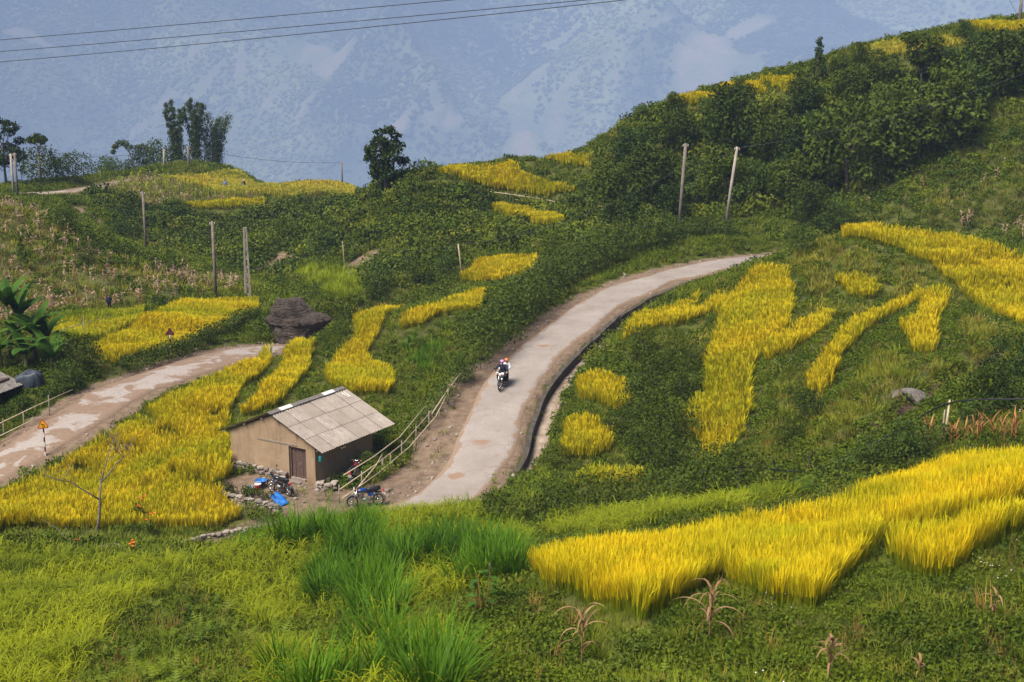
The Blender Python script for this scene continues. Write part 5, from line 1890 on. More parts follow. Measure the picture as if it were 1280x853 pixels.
# a slipped white sheet at the far ridge end
o = MB().box((0, 0, 0), (.5, .35, .012)).obj('white_patch', [MAT['roof_white']], roof)
o.location = (.55, L2 + OB - .3, ZR - .55 * rise + .09)
o.rotation_euler = (0, ang, .15)
# purlins and rafters under the sheets
for s in (-1, 1):
    for d in (.15, .5, .92):
        x = s * (W2 + OS) * d
        MB().tube([(x, -L2 - OF + .04, ZR - abs(x) * rise - .075), (x, L2 + OB - .04, ZR - abs(x) * rise - .075)], .035, 6).obj('purlin', [MAT['wood_grey']], roof)
for i in range(3):
    o = MB().tube([(0, 0, 0), (.55, 0, -.26)], .015, 5).obj('bamboo_stick', [MAT['bamboo_pole']], roof)
    o.location = (W2 + OS - .45, -L2 + 1.3 + .12 * i, ZE + .10)
# footing stones
STONES = []
for i in range(6):
    r = np.random.default_rng(900 + i)
    bm = bmesh.new()
    bmesh.ops.create_icosphere(bm, subdivisions=1, radius=.5)
    for v in bm.verts:
        v.co *= 1 + r.normal(0, .13)
        for ax in range(3):
            v.co[ax] = max(-.40, min(.40, v.co[ax]))
    me = bpy.data.meshes.new('stone')
    bm.to_mesh(me)
    bm.free()
    me.materials.append(MAT['stone'] if i % 3 else MAT['stone_pale'])
    STONES.append(me)


def stone(parent, loc, sz, r, name='stone'):
    o = link(name, r.choice(STONES), parent)
    o.location = loc
    o.scale = (sz[0], sz[1], sz[2])
    o.rotation_euler = (r.uniform(-.15, .15), r.uniform(-.15, .15), r.uniform(-.5, .5))
    return o


r = random.Random(4)
for row in range(2):
    x = -W2 - .1
    while x < DX0 - .1:
        w = r.uniform(.28, .55)
        stone(hut, (x + w / 2, -L2 - .12 - .10 * (1 - row), .10 + .19 * row), (w * 1.15, .34, .26), r, 'footing_stone')
        x += w
for k in range(9):
    stone(hut, (W2 + .12, -L2 + .3 + k * .5, .08), (.36, .55, .26), r, 'footing_stone')
stone(hut, ((DX0 + DX1) / 2, -L2 - .2, .03), (1.2, .5, .14), r, 'door_step')
# small teal can hung under the eave
o = MB().lathe([(.09, 0), (.10, .02), (.10, .24), (.07, .27), (.03, .28), (.03, .33)], 12).obj('canister', [M_plain('teal_plastic', (0.02, 0.22, 0.24), (0.015, .16, .18), 6, .5)])
hp = HC + e1 * (W2 + .16) - e2 * (L2 - .22)
o.location = (hp[0], hp[1], 1.18)
tag(o, 'small teal plastic can hung at the hut corner under the eave', 'canister')


# ------------------------------------------------------------------ dry stone walls
def stone_wall(name, label, px, rows, size, seed, cat='stone wall'):
    P = catmull([ground(*q) for q in px], 0.1)
    o = empty(name, P[0], 0, label, cat)
    r = random.Random(seed)
    for q in range(rows):
        i = 0.0
        while i < len(P) - 1:
            w = size * r.uniform(.7, 1.6)
            k = min(len(P) - 1, int(i + w * 5))
            p = P[k]
            d = P[min(k + 2, len(P) - 1)] - P[max(k - 2, 0)]
            z = float(hs(p[0], p[1]))
            s_ = stone(o, (p[0] - P[0][0] + r.uniform(-.06, .06), p[1] - P[0][1] + r.uniform(-.06, .06), z - P[0][2] + size * (.12 + .42 * q)), (w * 1.25, size * 1.3, size * .62), r)
            s_.rotation_euler.z = math.atan2(d[1], d[0]) + r.uniform(-.3, .3)
            i += w * 10
    return o


stone_wall('stone_wall', 'dry stone retaining wall on the yard edge left of the motorcycle', [(262, 620), (285, 626), (312, 632), (338, 638), (352, 642)], 3, .30, 1)
stone_wall('stone_wall', 'low tumbled stone wall between the rice field and the millet', [(88, 694), (125, 690), (170, 688), (215, 684), (255, 676), (300, 668), (345, 660)], 2, .28, 2)
o = stone_wall('stone_pile', 'pile of flat stones beside the hut door', [(396, 612), (404, 613), (416, 616), (420, 610)], 3, .34, 3, 'stone pile')

# ------------------------------------------------------------------ boulder with ledges
def boulder_mesh(name, seed, sx, sy, sz, ledges, mat, sub=5, cuts=13):
    bm = bmesh.new()
    bmesh.ops.create_icosphere(bm, subdivisions=sub, radius=1)
    V = np.array([v.co[:] for v in bm.verts])
    rc = np.random.default_rng(seed)
    for _ in range(cuts):
        nn = rc.normal(size=3)
        nn /= np.linalg.norm(nn)
        dd_ = V @ nn - rc.uniform(.62, .86)
        V -= np.where(dd_ > 0, dd_, 0)[:, None] * nn
    n = fbm(V[:, 0] * 1.6 + V[:, 2] * .7 + 3, V[:, 1] * 1.6 + V[:, 2] * 1.1 + 7, 4, seed)
    n2 = fbm(V[:, 0] * 5 + V[:, 2] * 4, V[:, 1] * 5 - V[:, 2] * 3, 3, seed + 9)
    V *= (1 + .07 * n + .035 * n2)[:, None]
    for z0, w, amt, xdir in ledges:
        m_ = np.exp(-((V[:, 2] - z0) / w) ** 2)
        V[:, 0] *= 1 + m_ * np.where(V[:, 0] * xdir > 0, amt, amt * .15)
        V[:, 1] *= 1 + m_ * amt * .6
    V *= np.array([sx, sy, sz])
    for v, c in zip(bm.verts, V):
        v.co = c
    me = bpy.data.meshes.new(name)
    bm.to_mesh(me)
    bm.free()
    me.materials.append(mat)
    return me


def rock_mat():
    k = NT('weathered_rock')
    p = k.objc()
    sep = k.n('SeparateXYZ')
    k.l(p, sep.inputs[0])
    n1 = k.ramp(k.noise(p, 1.1, 6, 0.65), 0.3, 0.7)
    n2 = k.noise(p, 7, 5, 0.7)
    cv = k.n('CombineXYZ')
    k.l(k.math('MULTIPLY', sep.outputs[2], 6.0), cv.inputs[2])
    k.l(k.math('MULTIPLY', sep.outputs[0], 0.5), cv.inputs[0])
    lay = k.ramp(k.noise(cv.outputs[0], 1.0, 3), 0.5, 0.7)
    col = k.mix(n1, (0.12, 0.092, 0.074), (0.042, 0.033, 0.028))
    col = k.mix(k.math('MULTIPLY', lay, 0.45), col, (0.15, 0.12, 0.10))
    col = k.mix(k.ramp(n2, 0.58, 0.72), col, (0.15, 0.12, 0.10))
    k.principled(col, 0.95, 0.15, normal=k.bump(k.math('ADD', n2, k.math('MULTIPLY', lay, 1.0)), 1.0, 0.25))
    return k.m


MAT['rock'] = rock_mat()
bp = ground(372, 432)
bo = empty('boulder', bp, 0, 'big dark layered boulder beside the lower road', 'boulder')


def big_boulder():
    bm = bmesh.new()
    bmesh.ops.create_icosphere(bm, subdivisions=6, radius=1)
    V = np.array([v.co[:] for v in bm.verts])
    V = np.sign(V) * np.abs(V) ** 0.6
    rc = np.random.default_rng(12)
    for _ in range(16):
        nn = rc.normal(size=3) * (1, 1, .7)
        nn /= np.linalg.norm(nn)
        q_ = V @ nn - rc.uniform(.74, .98)
        V -= np.where(q_ > 0, q_, 0)[:, None] * nn
    z = V[:, 2]
    prof = np.interp(z, [-1, -.6, -.1, .12, .17, .22, .30, .40, .47, .7, 1], [.98, 1.02, 1.0, .98, .91, 1.0, 1.0, .97, .86, .82, .78])
    right = smooth(V[:, 0] * 1.5 + .2)
    prof = prof + np.interp(z, [.1, .2, .3, .42, .5], [0, .03, .14, .12, 0]) * right
    V[:, 0] = V[:, 0] * prof - .12 * smooth((z - .42) / .2)
    V[:, 1] = V[:, 1] * prof
    n = fbm(V[:, 0] * 2.2 + z * .9 + 3, V[:, 1] * 2.2 + z * 1.3, 4, 5)
    n2 = fbm(V[:, 0] * 7 + z * 6, V[:, 1] * 7 - z * 5, 3, 15)
    lay = vnoise(z * 9, V[:, 0] * .6, 25)
    V *= (1 + .10 * n + .045 * n2 + .02 * lay)[:, None]
    V *= np.array([2.3, 2.0, 2.35])
    for v, c in zip(bm.verts, V):
        v.co = c
    me = bpy.data.meshes.new('rock')
    bm.to_mesh(me)
    bm.free()
    me.materials.append(MAT['rock'])
    return me


bpy.data.objects.remove(bo)
bo = link('boulder', big_boulder())
bo.location = bp + Vector((0, 1.0, 1.15))
tag(bo, 'big dark layered boulder beside the lower road', 'boulder')
# overhung slabs at the earth scar
sp_ = ground(1140, 500)
MAT['slab'] = M_plain('pale_grey_rock', (0.17, 0.145, 0.13), (0.07, 0.06, 0.055), 2.5, .9, bump=.8, bscale=9, dist=.05)
so = empty('rock_outcrop', sp_ - Vector((0, 0, .15)), 0, 'grey rock slabs jutting from the bare earth scar', 'rock')
for (x, y, z, s, rt) in ((0.12, -.2, .30, (.72, .5, .30), (.35, .3, .1)), (-.62, 0, .30, (.45, .4, .18), (.3, -.35, .3)), (.1, .3, .05, (.8, .6, .3), (0, .1, .2))):
    o = link('slab', boulder_mesh('slab', int(abs(x) * 50) + 3, *s, [], MAT['slab'], 3), so)
    o.location = (x, y, z)
    o.rotation_euler = rt

# ------------------------------------------------------------------ bamboo rails
def rail_fence(name, label, rails, posts, rad, cat='fence'):
    o0 = Vector(rails[0][0])
    o = empty(name, o0, 0, label, cat)
    for q in rails:
        b = MB()
        pts = [Vector(p) - o0 for p in q]
        b.tube(pts, [rad * (1 - .35 * k / (len(pts) - 1)) for k in range(len(pts))], 7)
        b.obj('rail', [MAT['bamboo_dry']], o, smooth=True)
    for (p, h) in posts:
        q = Vector(p) - o0
        MB().tube([q + Vector((0, 0, -.25)), q + Vector((.02, .01, h))], [.035, .028], 7).obj('post', [MAT['wood_grey']], o, smooth=True)
    return o


MAT['bamboo_dry'] = M_plain('dry_bamboo', (0.50, 0.40, 0.28), (0.36, 0.28, 0.19), 6, 0.6)


def up(u, v, h):
    p = ground(u, v)
    return Vector((p.x, p.y, p.z + h))


rail_fence('bamboo_rail', 'bamboo rail fence sloping up beside the road from the hut', [
    [up(424, 628, .55), up(470, 600, .75), up(505, 573, .8), up(540, 532, .8)],
    [up(428, 632, .35), up(472, 606, .5), up(512, 573, .55), up(545, 535, .6), up(562, 505, .8)],
    [up(430, 618, .9), up(468, 598, 1.1), up(500, 575, 1.2), up(532, 535, 1.15)],
    [up(540, 535, .7), up(560, 505, .8), up(580, 482, .9)],
    [up(440, 624, .2), up(470, 606, .9), up(478, 598, 1.2)]],
    [(ground(424, 630), .9), (ground(452, 614), 1.0), (ground(478, 598), 1.1), (ground(502, 580), 1.2), (ground(520, 560), 1.1), (ground(536, 540), 1.1), (ground(560, 508), 1.0), (ground(488, 590), .9)], .032)
rail_fence('bamboo_rail', 'two rail bamboo fence along the lower road at the left', [
    [up(-50, 572, .95), up(0, 550, .95), up(45, 528, .95), up(92, 505, .9)],
    [up(-50, 575, .45), up(0, 555, .45), up(40, 535, .45), up(78, 518, .4)]],
    [(ground(5, 548), 1.2), (ground(62, 521), 1.3), (ground(30, 536), 1.05), (ground(-30, 565), 1.1)], .04)
rail_fence('bamboo_rail', 'thin pole propped across the rice field by the banana plants', [[up(-20, 462, .6), up(60, 440, 1.2), up(140, 412, 1.1)]], [(ground(106, 428), 1.9)], .03)
rail_fence('bamboo_rail', 'low rail fence under the field on the spur', [
    [up(612, 246, .5), up(640, 250, .5), up(680, 256, .5), up(718, 264, .5)], [up(612, 247, .2), up(640, 252, .2), up(680, 258, .2), up(718, 266, .2)]],
    [(ground(615 + 17 * k, 247 + 3 * k), .8) for k in range(7)], .045)

# ------------------------------------------------------------------ warning signs
MAT['sign_red'] = M_plain('sign_red', (0.55, 0.04, 0.02), (0.42, 0.03, 0.02), 5, .5)
MAT['sign_yellow'] = M_plain('sign_yellow', (0.80, 0.42, 0.01), (0.70, 0.36, 0.01), 5, .5)
MAT['sign_black'] = M_plain('sign_black', (0.015, 0.015, 0.015), None, 5, .5)
MAT['sign_back'] = M_plain('sign_back_rust', (0.10, 0.028, 0.022), (0.06, 0.02, 0.018), 7, .6)
MAT['paint_white'] = M_plain('chalky_white', (0.72, 0.68, 0.64), (0.55, 0.5, 0.46), 6, .7)


def tri_plate(w, y0, y1, zc, k=1.0):
    """rounded triangle plate, point up"""
    b = MB()
    h = w * .866
    cor = [(-w / 2, -h / 3), (w / 2, -h / 3), (0, 2 * h / 3)]
    rad = w * .09
    pts = []
    for i, (x, z) in enumerate(cor):
        L = math.hypot(x, z)
        cx, cz = x * (1 - rad * 2 / L), z * (1 - rad * 2 / L)
        a0 = math.atan2(z, x)
        for t_ in (-1.05, -.5, 0, .5, 1.05):
            pts.append((cx + rad * math.cos(a0 + t_), cz + rad * math.sin(a0 + t_)))
    n = len(pts)
    b.add([(x, y0, z + zc) for x, z in pts] + [(x, y1, z + zc) for x, z in pts],
          [tuple(range(n)), tuple(range(2 * n - 1, n - 1, -1))] + [(i, n + i, n + (i + 1) % n, (i + 1) % n) for i in range(n)])
    return b


def sign(loc, rz, label, hp_, w, sw):
    o = empty('warning_sign', loc, rz, label, 'sign')
    nb = 6
    for i in range(nb):
        MB().tube([(0, 0, hp_ * i / nb - (.2 if i == 0 else 0)), (0, 0, hp_ * (i + 1) / nb)], .045, 10).obj('pole_band', [MAT['paint_white'] if i % 2 == sw else MAT['sign_back']], o, smooth=False)
    zc = hp_ + w * .25
    pl = tri_plate(w, -.062, -.05, zc).obj('plate', [MAT['sign_red']], o)
    tri_plate(w * .97, -.0495, -.046, zc).obj('plate_back', [MAT['sign_back']], o)
    tri_plate(w * .76, -.066, -.0625, zc).obj('yellow_field', [MAT['sign_yellow']], o)
    # black mark: a bar that sweeps over to one side and ends in a blunt arrow head
    b = MB()
    s = w * .9
    path = [(.10, -.17), (.10, -.03), (.05, .05), (-.06, .06)]
    for (x0, z0), (x1, z1) in zip(path[:-1], path[1:]):
        d = Vector((x1 - x0, 0, z1 - z0))
        c = ((x0 + x1) / 2 * s, -.068, (z0 + z1) / 2 * s + zc)
        b.box(c, (d.length * s + .02 * s, .003, .07 * s), Matrix.Rotation(-math.atan2(d.z, d.x), 3, 'Y'))
    b.add([(-.06 * s, -.0695, .15 * s + zc), (-.06 * s, -.0695, -.04 * s + zc), (-.19 * s, -.0695, .03 * s + zc), (-.06 * s, -.067, .15 * s + zc), (-.06 * s, -.067, -.04 * s + zc), (-.19 * s, -.067, .03 * s + zc)], [(0, 1, 2), (5, 4, 3), (0, 3, 4, 1), (1, 4, 5, 2), (2, 5, 3, 0)])
    b.box((-.02 * s, -.068, -.15 * s + zc), (.20 * s, .003, .05 * s))
    b.obj('arrow_mark', [MAT['sign_black']], o)
    return o


sign(ground(57, 571), R(12), 'yellow and red triangular warning sign facing the viewer', 1.70, .68, 0)
sign(ground(214, 449), R(188), 'triangular warning sign seen from its dark back', 1.65, .70, 1)

# ------------------------------------------------------------------ poles and wires
MAT['pole_concrete'] = M_plain('pole_concrete', (0.38, 0.33, 0.27), (0.26, 0.22, 0.18), 2, .9)
MAT['pole_wood'] = M_plain('pole_wood', (0.21, 0.17, 0.14), (0.13, 0.105, 0.09), 3, .9)
MAT['wire'] = M_plain('wire', (0.03, 0.03, 0.035), None, 3, .6)
MAT['hose'] = M_plain('black_hose', (0.012, 0.012, 0.014), None, 3, .45)


def pole(base, h, rad, label, mat, arm=True, lean=(0, 0)):
    o = empty('utility_pole', base, 0, label, 'pole', 'poles along the slopes')
    MB().tube([(0, 0, -.5), (lean[0] * .5, lean[1] * .5, h * .5), (lean[0], lean[1], h)], [rad * 1.25, rad * 1.1, rad], 8).obj('shaft', [mat], o, smooth=True)
    if arm:
        MB().box((lean[0], lean[1] - .0, h - .25), (.5, .07, .07)).obj('cross_bar', [MAT['pole_wood']], o)
        for s in (-.2, .2):
            MB().lathe([(.03, 0), (.045, .03), (.03, .06), (.045, .09), (.02, .12)], 8, (lean[0] + s, lean[1], h - .215)).obj('insulator', [MAT['paint_white']], o, smooth=True)
    return o


def lattice_pole(base, h, label):
    o = empty('utility_pole', base, .3, label, 'pole', 'poles along the slopes')
    for s in (-1, 1):
        MB().add([(s * .21 - .08, -.09, -.5), (s * .21 + .08, -.09, -.5), (s * .21 + .08, .09, -.5), (s * .21 - .08, .09, -.5), (s * .10 - .06, -.07, h), (s * .10 + .06, -.07, h), (s * .10 + .06, .07, h), (s * .10 - .06, .07, h)],
                 [(0, 3, 2, 1), (4, 5, 6, 7), (0, 1, 5, 4), (1, 2, 6, 5), (2, 3, 7, 6), (3, 0, 4, 7)]).obj('leg', [MAT['pole_concrete']], o)
    for k in range(8):
        z = .4 + k * (h - .6) / 7
        MB().box((0, 0, z), (.44 - .22 * z / h, .11, .28)).obj('web_block', [MAT['pole_concrete']], o)
    MB().box((0, 0, h + .05), (.26, .16, .1)).obj('cap', [MAT['pole_concrete']], o)
    return o


def hpx(p, px):
    d = depth_of(p[0], p[1], p[2])
    return px * d / FPX / math.cos(R(8))


POLES = {}


def mk(key, u, vb, vt, rad, label, mat, lx_=0.0, D=None, arm=True):
    p = ground(u, vb) if D is None else sky(u, vb, D)
    top = 426.5 - FPX * ((p.y) * SP + (p.z - CZ) * CP) / depth_of(*p)
    h = hpx(p, top - vt)
    pole(p, h, rad, label, mat, arm, (lx_ * depth_of(*p) / FPX, 0))
    POLES[key] = Vector((p.x + lx_ * depth_of(*p) / FPX, p.y, p.z + h - .1))


mk('a', 848, 292, 181, .13, 'wooden utility pole above the road, the one closer to the hedge', MAT['pole_wood'], 6)
mk('b', 907, 280, 185, .12, 'pale leaning utility pole above the road', MAT['pole_concrete'], 11)
mk('c', 270, 374, 277, .12, 'thin dark pole beside the lattice concrete pole', MAT['pole_wood'])
mk('d', 183, 318, 240, .12, 'dark pole on the corn slope below the plateau', MAT['pole_wood'])
mk('e', 206, 225, 187, .16, 'pale pole in front of the narrow bamboo column', MAT['pole_concrete'], 1, 222)
mk('f', 237, 225, 183, .19, 'brown pole in front of the tall bamboo column', MAT['pole_wood'], 0, 220)
mk('g', 18, 252, 193, .15, 'pale pole at the far road, in front of its dark twin', MAT['pole_concrete'], 0, 186)
mk('h', 23, 254, 192, .14, 'dark pole at the far road, close beside the pale one', MAT['pole_wood'], 0, 184)
mk('i', 428, 236, 203, .11, 'thin distant pole at the end of the plateau field', MAT['pole_wood'], 0, 215)
mk('j', 1274, 34, -8, .17, 'pole cut by the upper right corner of the view', MAT['pole_wood'], 0)
p = ground(310, 374)
lattice_pole(p, hpx(p, 88), 'pale lattice concrete pole at the end of the yellow field')
POLES['k'] = Vector((p.x, p.y, p.z + hpx(p, 88)))
mk('l', 431, 335, 302, .05, 'thin stake holding the wire above the lime grass', MAT['bamboo_pole'], -2, None, False)
mk('m', 578, 348, 305, .06, 'thin stake holding the wire below the spur', MAT['bamboo_pole'], -5, None, False)


def wire(name, label, p0, p1, sag, rad, mat=None, cat='wire', n=24):
    p0, p1 = Vector(p0), Vector(p1)
    pts = [p0.lerp(p1, k / n) - p0 + Vector((0, 0, -4 * sag * (k / n) * (1 - k / n))) for k in range(n + 1)]
    o = MB().tube(pts, rad, 5).obj(name, [mat or MAT['wire']], smooth=True)
    o.location = p0
    tag(o, label, cat)
    return o


wire('overhead_wire', 'uppermost of the three dark power lines crossing the sky', at(-700, 100, 130), at(1250, -66, 62), 0.5, .022, cat='power line', n=48)
wire('overhead_wire', 'middle one of the three dark power lines crossing the sky', at(-700, 112, 130), at(1350, -60, 62), 0.6, .022, cat='power line', n=48)
wire('overhead_wire', 'lowest of the three dark power lines crossing the sky', at(-700, 120, 130), at(1350, -66, 62), 1.1, .022, cat='power line', n=48)
wire('service_wire', 'wire climbing from the leaning pole across the thicket hill', POLES['b'], at(1330, 72, 118), 1.0, .022)
wire('service_wire', 'short wire between the two poles above the road', POLES['a'] - Vector((0, 0, 1.8)), POLES['b'], .3, .02)
wire('service_wire', 'wire from the hedge side pole down to the stake below the spur', POLES['a'] - Vector((0, 0, 1.8)), POLES['m'], 1.2, .02)
wire('service_wire', 'wire between the two thin stakes below the spur', POLES['m'], POLES['l'], .6, .02)
wire('service_wire', 'wire from the lime grass stake to the lattice pole', POLES['l'], POLES['k'] - Vector((0, 0, 3.6)), .4, .02)
wire('service_wire', 'far wire from the plateau poles to the thin distant pole', POLES['f'], POLES['i'], .8, .025)
wire('service_wire', 'far wire between the far road pole and the plateau pole', POLES['h'], POLES['e'], .8, .025)
wire('service_wire', 'wire rising out of view beside the corner pole', POLES['j'] - Vector((0.4, 0, 2)), POLES['j'] + Vector((-4, 8, 8)), .1, .02)

# hose with its stake
stp = ground(1180, 556)
sk = empty('hose_stake', stp, 0, 'pale split stake propping up the black hose', 'stake')
MB().tube([(0, 0, -.3), (.04, 0, .8), (.09, 0, 1.62)], [.045, .042, .035], 7).obj('upright', [MAT['bamboo_dry']], sk, smooth=True)
MB().tube([(-.10, .02, -.2), (-.05, .03, 1.25)], [.03, .025], 6).obj('prop', [MAT['wood_grey']], sk, smooth=True)
top = stp + Vector((.08, -.05, 1.52))
HS = catmull([at(1420, 496, 47), at(1280, 499, 48.2), top, up(1120, 565, .75), up(1060, 585, .45), up(1000, 606, .5), up(930, 622, 1.2), up(860, 634, 1.3)], .25)
o = MB().tube([tuple(q - HS[0]) for q in HS], .028, 6).obj('hose', [MAT['hose']], smooth=True)
o.location = HS[0]
tag(o, 'black hose running level to the stake then down the bank', 'hose')
HS = catmull([up(1310, 420, .5), up(1255, 452, .5), up(1200, 487, .35), up(1150, 520, .3), up(1100, 543, .3), up(1040, 572, .3), up(985, 592, .3)], .25)
o = MB().tube([tuple(q - HS[0]) for q in HS], .022, 6).obj('hose', [MAT['hose']], smooth=True)
o.location = HS[0]
tag(o, 'thinner black hose lying along the bare earth scar', 'hose')

# ------------------------------------------------------------------ covered heap and shed at the left edge
MAT['tarp'] = M_plain('slate_tarp', (0.045, 0.055, 0.075), (0.03, 0.035, 0.05), 3, .55, .5)
bm = bmesh.new()
bmesh.ops.create_uvsphere(bm, u_segments=40, v_segments=20, radius=1)
for v in bm.verts:
    a = math.atan2(v.co.y, v.co.x)
    z = v.co.z
    rr_ = 1 + .10 * math.sin(a * 7) * max(0, .6 - z) + .05 * math.sin(a * 13 + 1)
    v.co = Vector((math.copysign(abs(v.co.x) ** .6, v.co.x) * rr_ * .85, math.copysign(abs(v.co.y) ** .6, v.co.y) * rr_ * .6, max(min(z, .55 + .18 * math.sin(3 * v.co.x + 1)), -.5) * .95 + .45 + .07 * math.sin(a * 5)))
me = bpy.data.meshes.new('tarp_cover')
bm.to_mesh(me)
bm.free()
me.materials.append(MAT['tarp'])
tp = ground(37, 487)
to = empty('covered_heap', tp, .2, 'heap under a slate grey tarp beside the banana plants', 'tarp')
o = link('tarp_cover', me, to)
me.polygons.foreach_set('use_smooth', [True] * len(me.polygons))
for x in (-.8, .75):
    MB().tube([(x, -.45, -.2), (x, -.4, .5)], .035, 6).obj('leg', [MAT['wood_grey']], to)
smd = sm.copy()
smd.materials[0] = MAT['roof_cap']
sp0 = ground(-22, 510)
sh = empty('shed', sp0, R(-20), 'grey roofed shed cut by the left edge of the view', 'shed')
for q in range(4):
    o = link('roof_sheet', sm, sh)
    o.matrix_local = Matrix.Translation((-.6, -1.6 + q * .98, 1.75 + .012 * (q % 2))) @ Matrix.Rotation(.32, 4, 'Y')
    o.scale = (1.6, 1, 1)
    o.data = smd
MB().box((-.2, .3, .7), (1.6, 3.4, 1.6)).obj('wall', [MAT['wood_dark']], sh)

# ------------------------------------------------------------------ odds and ends in the yard
MAT['red_plastic'] = M_plain('red_plastic', (0.62, 0.02, 0.025), (0.5, .015, .02), 4, .35, .5)
MAT['blue_plastic'] = M_plain('blue_plastic', (0.015, 0.13, 0.42), (0.01, .10, .34), 4, .35, .5)
MAT['white_plastic'] = M_plain('white_plastic', (0.75, 0.75, 0.74), (0.66, .66, .66), 4, .35, .5)
MAT['alu'] = M_plain('aluminium', (0.62, 0.60, 0.57), None, 4, .35, .5, .8)


def yard(u, v):
    p = ground(u, v)
    return Vector((p.x, p.y, max(p.z, float(hs(p.x, p.y)))))


p = yard(322.5, 613)
o = empty('bucket', p, 0, 'red plastic bucket with white rim beside the parked motorcycle', 'bucket')
MB().lathe([(.11, 0), (.15, .28), (.155, .30), (.135, .30), (.10, .02)], 18).obj('pail', [MAT['red_plastic']], o, smooth=True)
MB().lathe([(.152, .285), (.17, .29), (.17, .325), (.14, .325), (.14, .29)], 18).obj('rim', [MAT['white_plastic']], o)
MB().tube([(.16 * math.cos(a), 0, .31 + .12 * math.sin(a)) for a in np.linspace(0, math.pi, 9)], .006, 5).obj('handle', [MAT['white_plastic']], o)
p = yard(326.5, 610)
o = MB().lathe([(.16, .18), (.24, .20), (.30, .36), (.315, .37), (.29, .37), (.23, .22), (.02, .20)], 22).obj('basin', [MAT['blue_plastic']], smooth=True)
o.location = p
tag(o, 'blue plastic basin behind the red bucket', 'basin')
p = yard(313, 612)
o = MB().lathe([(.10, 0), (.25, .04), (.30, .10), (.29, .10), (.24, .05), (.02, .03)], 20).obj('pan', [MAT['alu']], smooth=True)
o.location = p
tag(o, 'shallow silver pan on the yard stones beside the red bucket', 'pan')
b = MB()
V, F = [], []
for i in range(9):
    for j in range(6):
        V.append((i * .12 - .5, j * .10 - .25, .25 - .022 * i + .05 * math.sin(i * 1.3) * math.cos(j * 1.7)))
for i in range(8):
    for j in range(5):
        F.append((i * 6 + j, i * 6 + j + 1, i * 6 + j + 7, i * 6 + j + 6))
b.add(V, F)
o = b.obj('plastic_sheet', [MAT['blue_plastic']], smooth=True)
sd2 = o.modifiers.new('thickness', 'SOLIDIFY')
sd2.thickness = .015
o.location = yard(350, 630)
o.rotation_euler = (.3, .15, R(-50))
tag(o, 'crumpled blue plastic sheet in front of the parked motorcycle', 'sheet')
p = ground(92, 692)
o = MB().lathe([(.16, 0), (.20, .12), (.22, .32), (.24, .34), (.20, .34), (.18, .15)], 18).obj('flower_pot', [M_plain('indigo_pot', (.02, .02, .06), None, 4, .5)], smooth=True)
o.location = p
tag(o, 'dark indigo flower pot on the low stone wall', 'pot')
# litter stones along the verges
P_PEB = proto('pebble', STONES)
r_ = np.random.default_rng(77)
pts = []
for P, hw, n in ((ROAD, HW_ROAD, 900), (LROAD, HW_LROAD, 420)):
    S = sides(P)
    i = r_.integers(0, len(P), n)
    s = np.where(r_.random(n) < .65, -1, 1)
    off = s * (hw + r_.gamma(1.6, .55, n) - .15)
    x, y = P[i, 0] + S[i, 0] * off, P[i, 1] + S[i, 1] * off
    pts.append(np.c_[x, y, hs(x, y) + .01])
q = r_.uniform((-.2, -5.8), (4.6, -2.6), (110, 2))
wx, wy = HC[0] + e1[0] * q[:, 0] + e2[0] * q[:, 1], HC[1] + e1[1] * q[:, 0] + e2[1] * q[:, 1]
pts.append(np.c_[wx, wy, hs(wx, wy) + .01])
pts = np.vstack(pts)
scatter('gravel', P_PEB, pts, r_.gamma(2.0, .045, len(pts)) + .03, r_, .3, 'loose stones and gravel along the road verges', 'gravel')
# ------------------------------------------------------------------ motorcycles
MAT['rubber'] = M_plain('tyre_rubber', (0.018, 0.017, 0.016), (0.05, 0.042, 0.035), 7, .85)
MAT['chrome'] = M_plain('chrome', (0.72, 0.72, 0.72), None, 4, .22, .5, 1.0)
MAT['steel'] = M_plain('dull_steel', (0.35, 0.34, 0.33), (0.2, .19, .18), 6, .45, .5, .8)
MAT['black_metal'] = M_plain('black_frame', (0.015, 0.015, 0.017), None, 4, .5)
MAT['seat'] = M_plain('black_vinyl', (0.016, 0.016, 0.02), None, 5, .45)
MAT['paint_blue'] = M_plain('blue_paint', (0.012, 0.045, 0.19), (.01, .035, .15), 3, .25, .5, coat=.5)
MAT['paint_black'] = M_plain('blue_black_paint', (0.014, 0.016, 0.030), None, 3, .25, .5, coat=.5)
MAT['paint_red'] = M_plain('dark_red_paint', (0.20, 0.012, 0.012), None, 3, .3, .5, coat=.5)
MAT['lamp_glass'] = M_plain('lamp_glass', (0.75, 0.75, 0.72), None, 3, .1, .6)
MAT['amber'] = M_plain('amber_lens', (0.75, 0.18, 0.01), None, 3, .25, .6)
MAT['tail_red'] = M_plain('red_lens', (0.55, 0.02, 0.02), None, 3, .25, .6)
MAT['plate'] = M_plain('number_plate', (0.62, 0.55, 0.48), (.5, .42, .36), 5, .6)


def ellipsoid(b, c, s, n=12, m_=8, rot=None):
    V, F = [], []
    M = rot.to_matrix() if rot else Matrix.Identity(3)
    for i in range(m_ + 1):
        th = math.pi * i / m_
        for k in range(n):
            a = 2 * math.pi * k / n
            V.append(M @ Vector((s[0] * math.sin(th) * math.cos(a), s[1] * math.sin(th) * math.sin(a), s[2] * math.cos(th))) + Vector(c))
    for i in range(m_):
        for k in range(n):
            F.append((i * n + k, (i + 1) * n + k, (i + 1) * n + (k + 1) % n, i * n + (k + 1) % n))
    b.add(V, F)
    return b


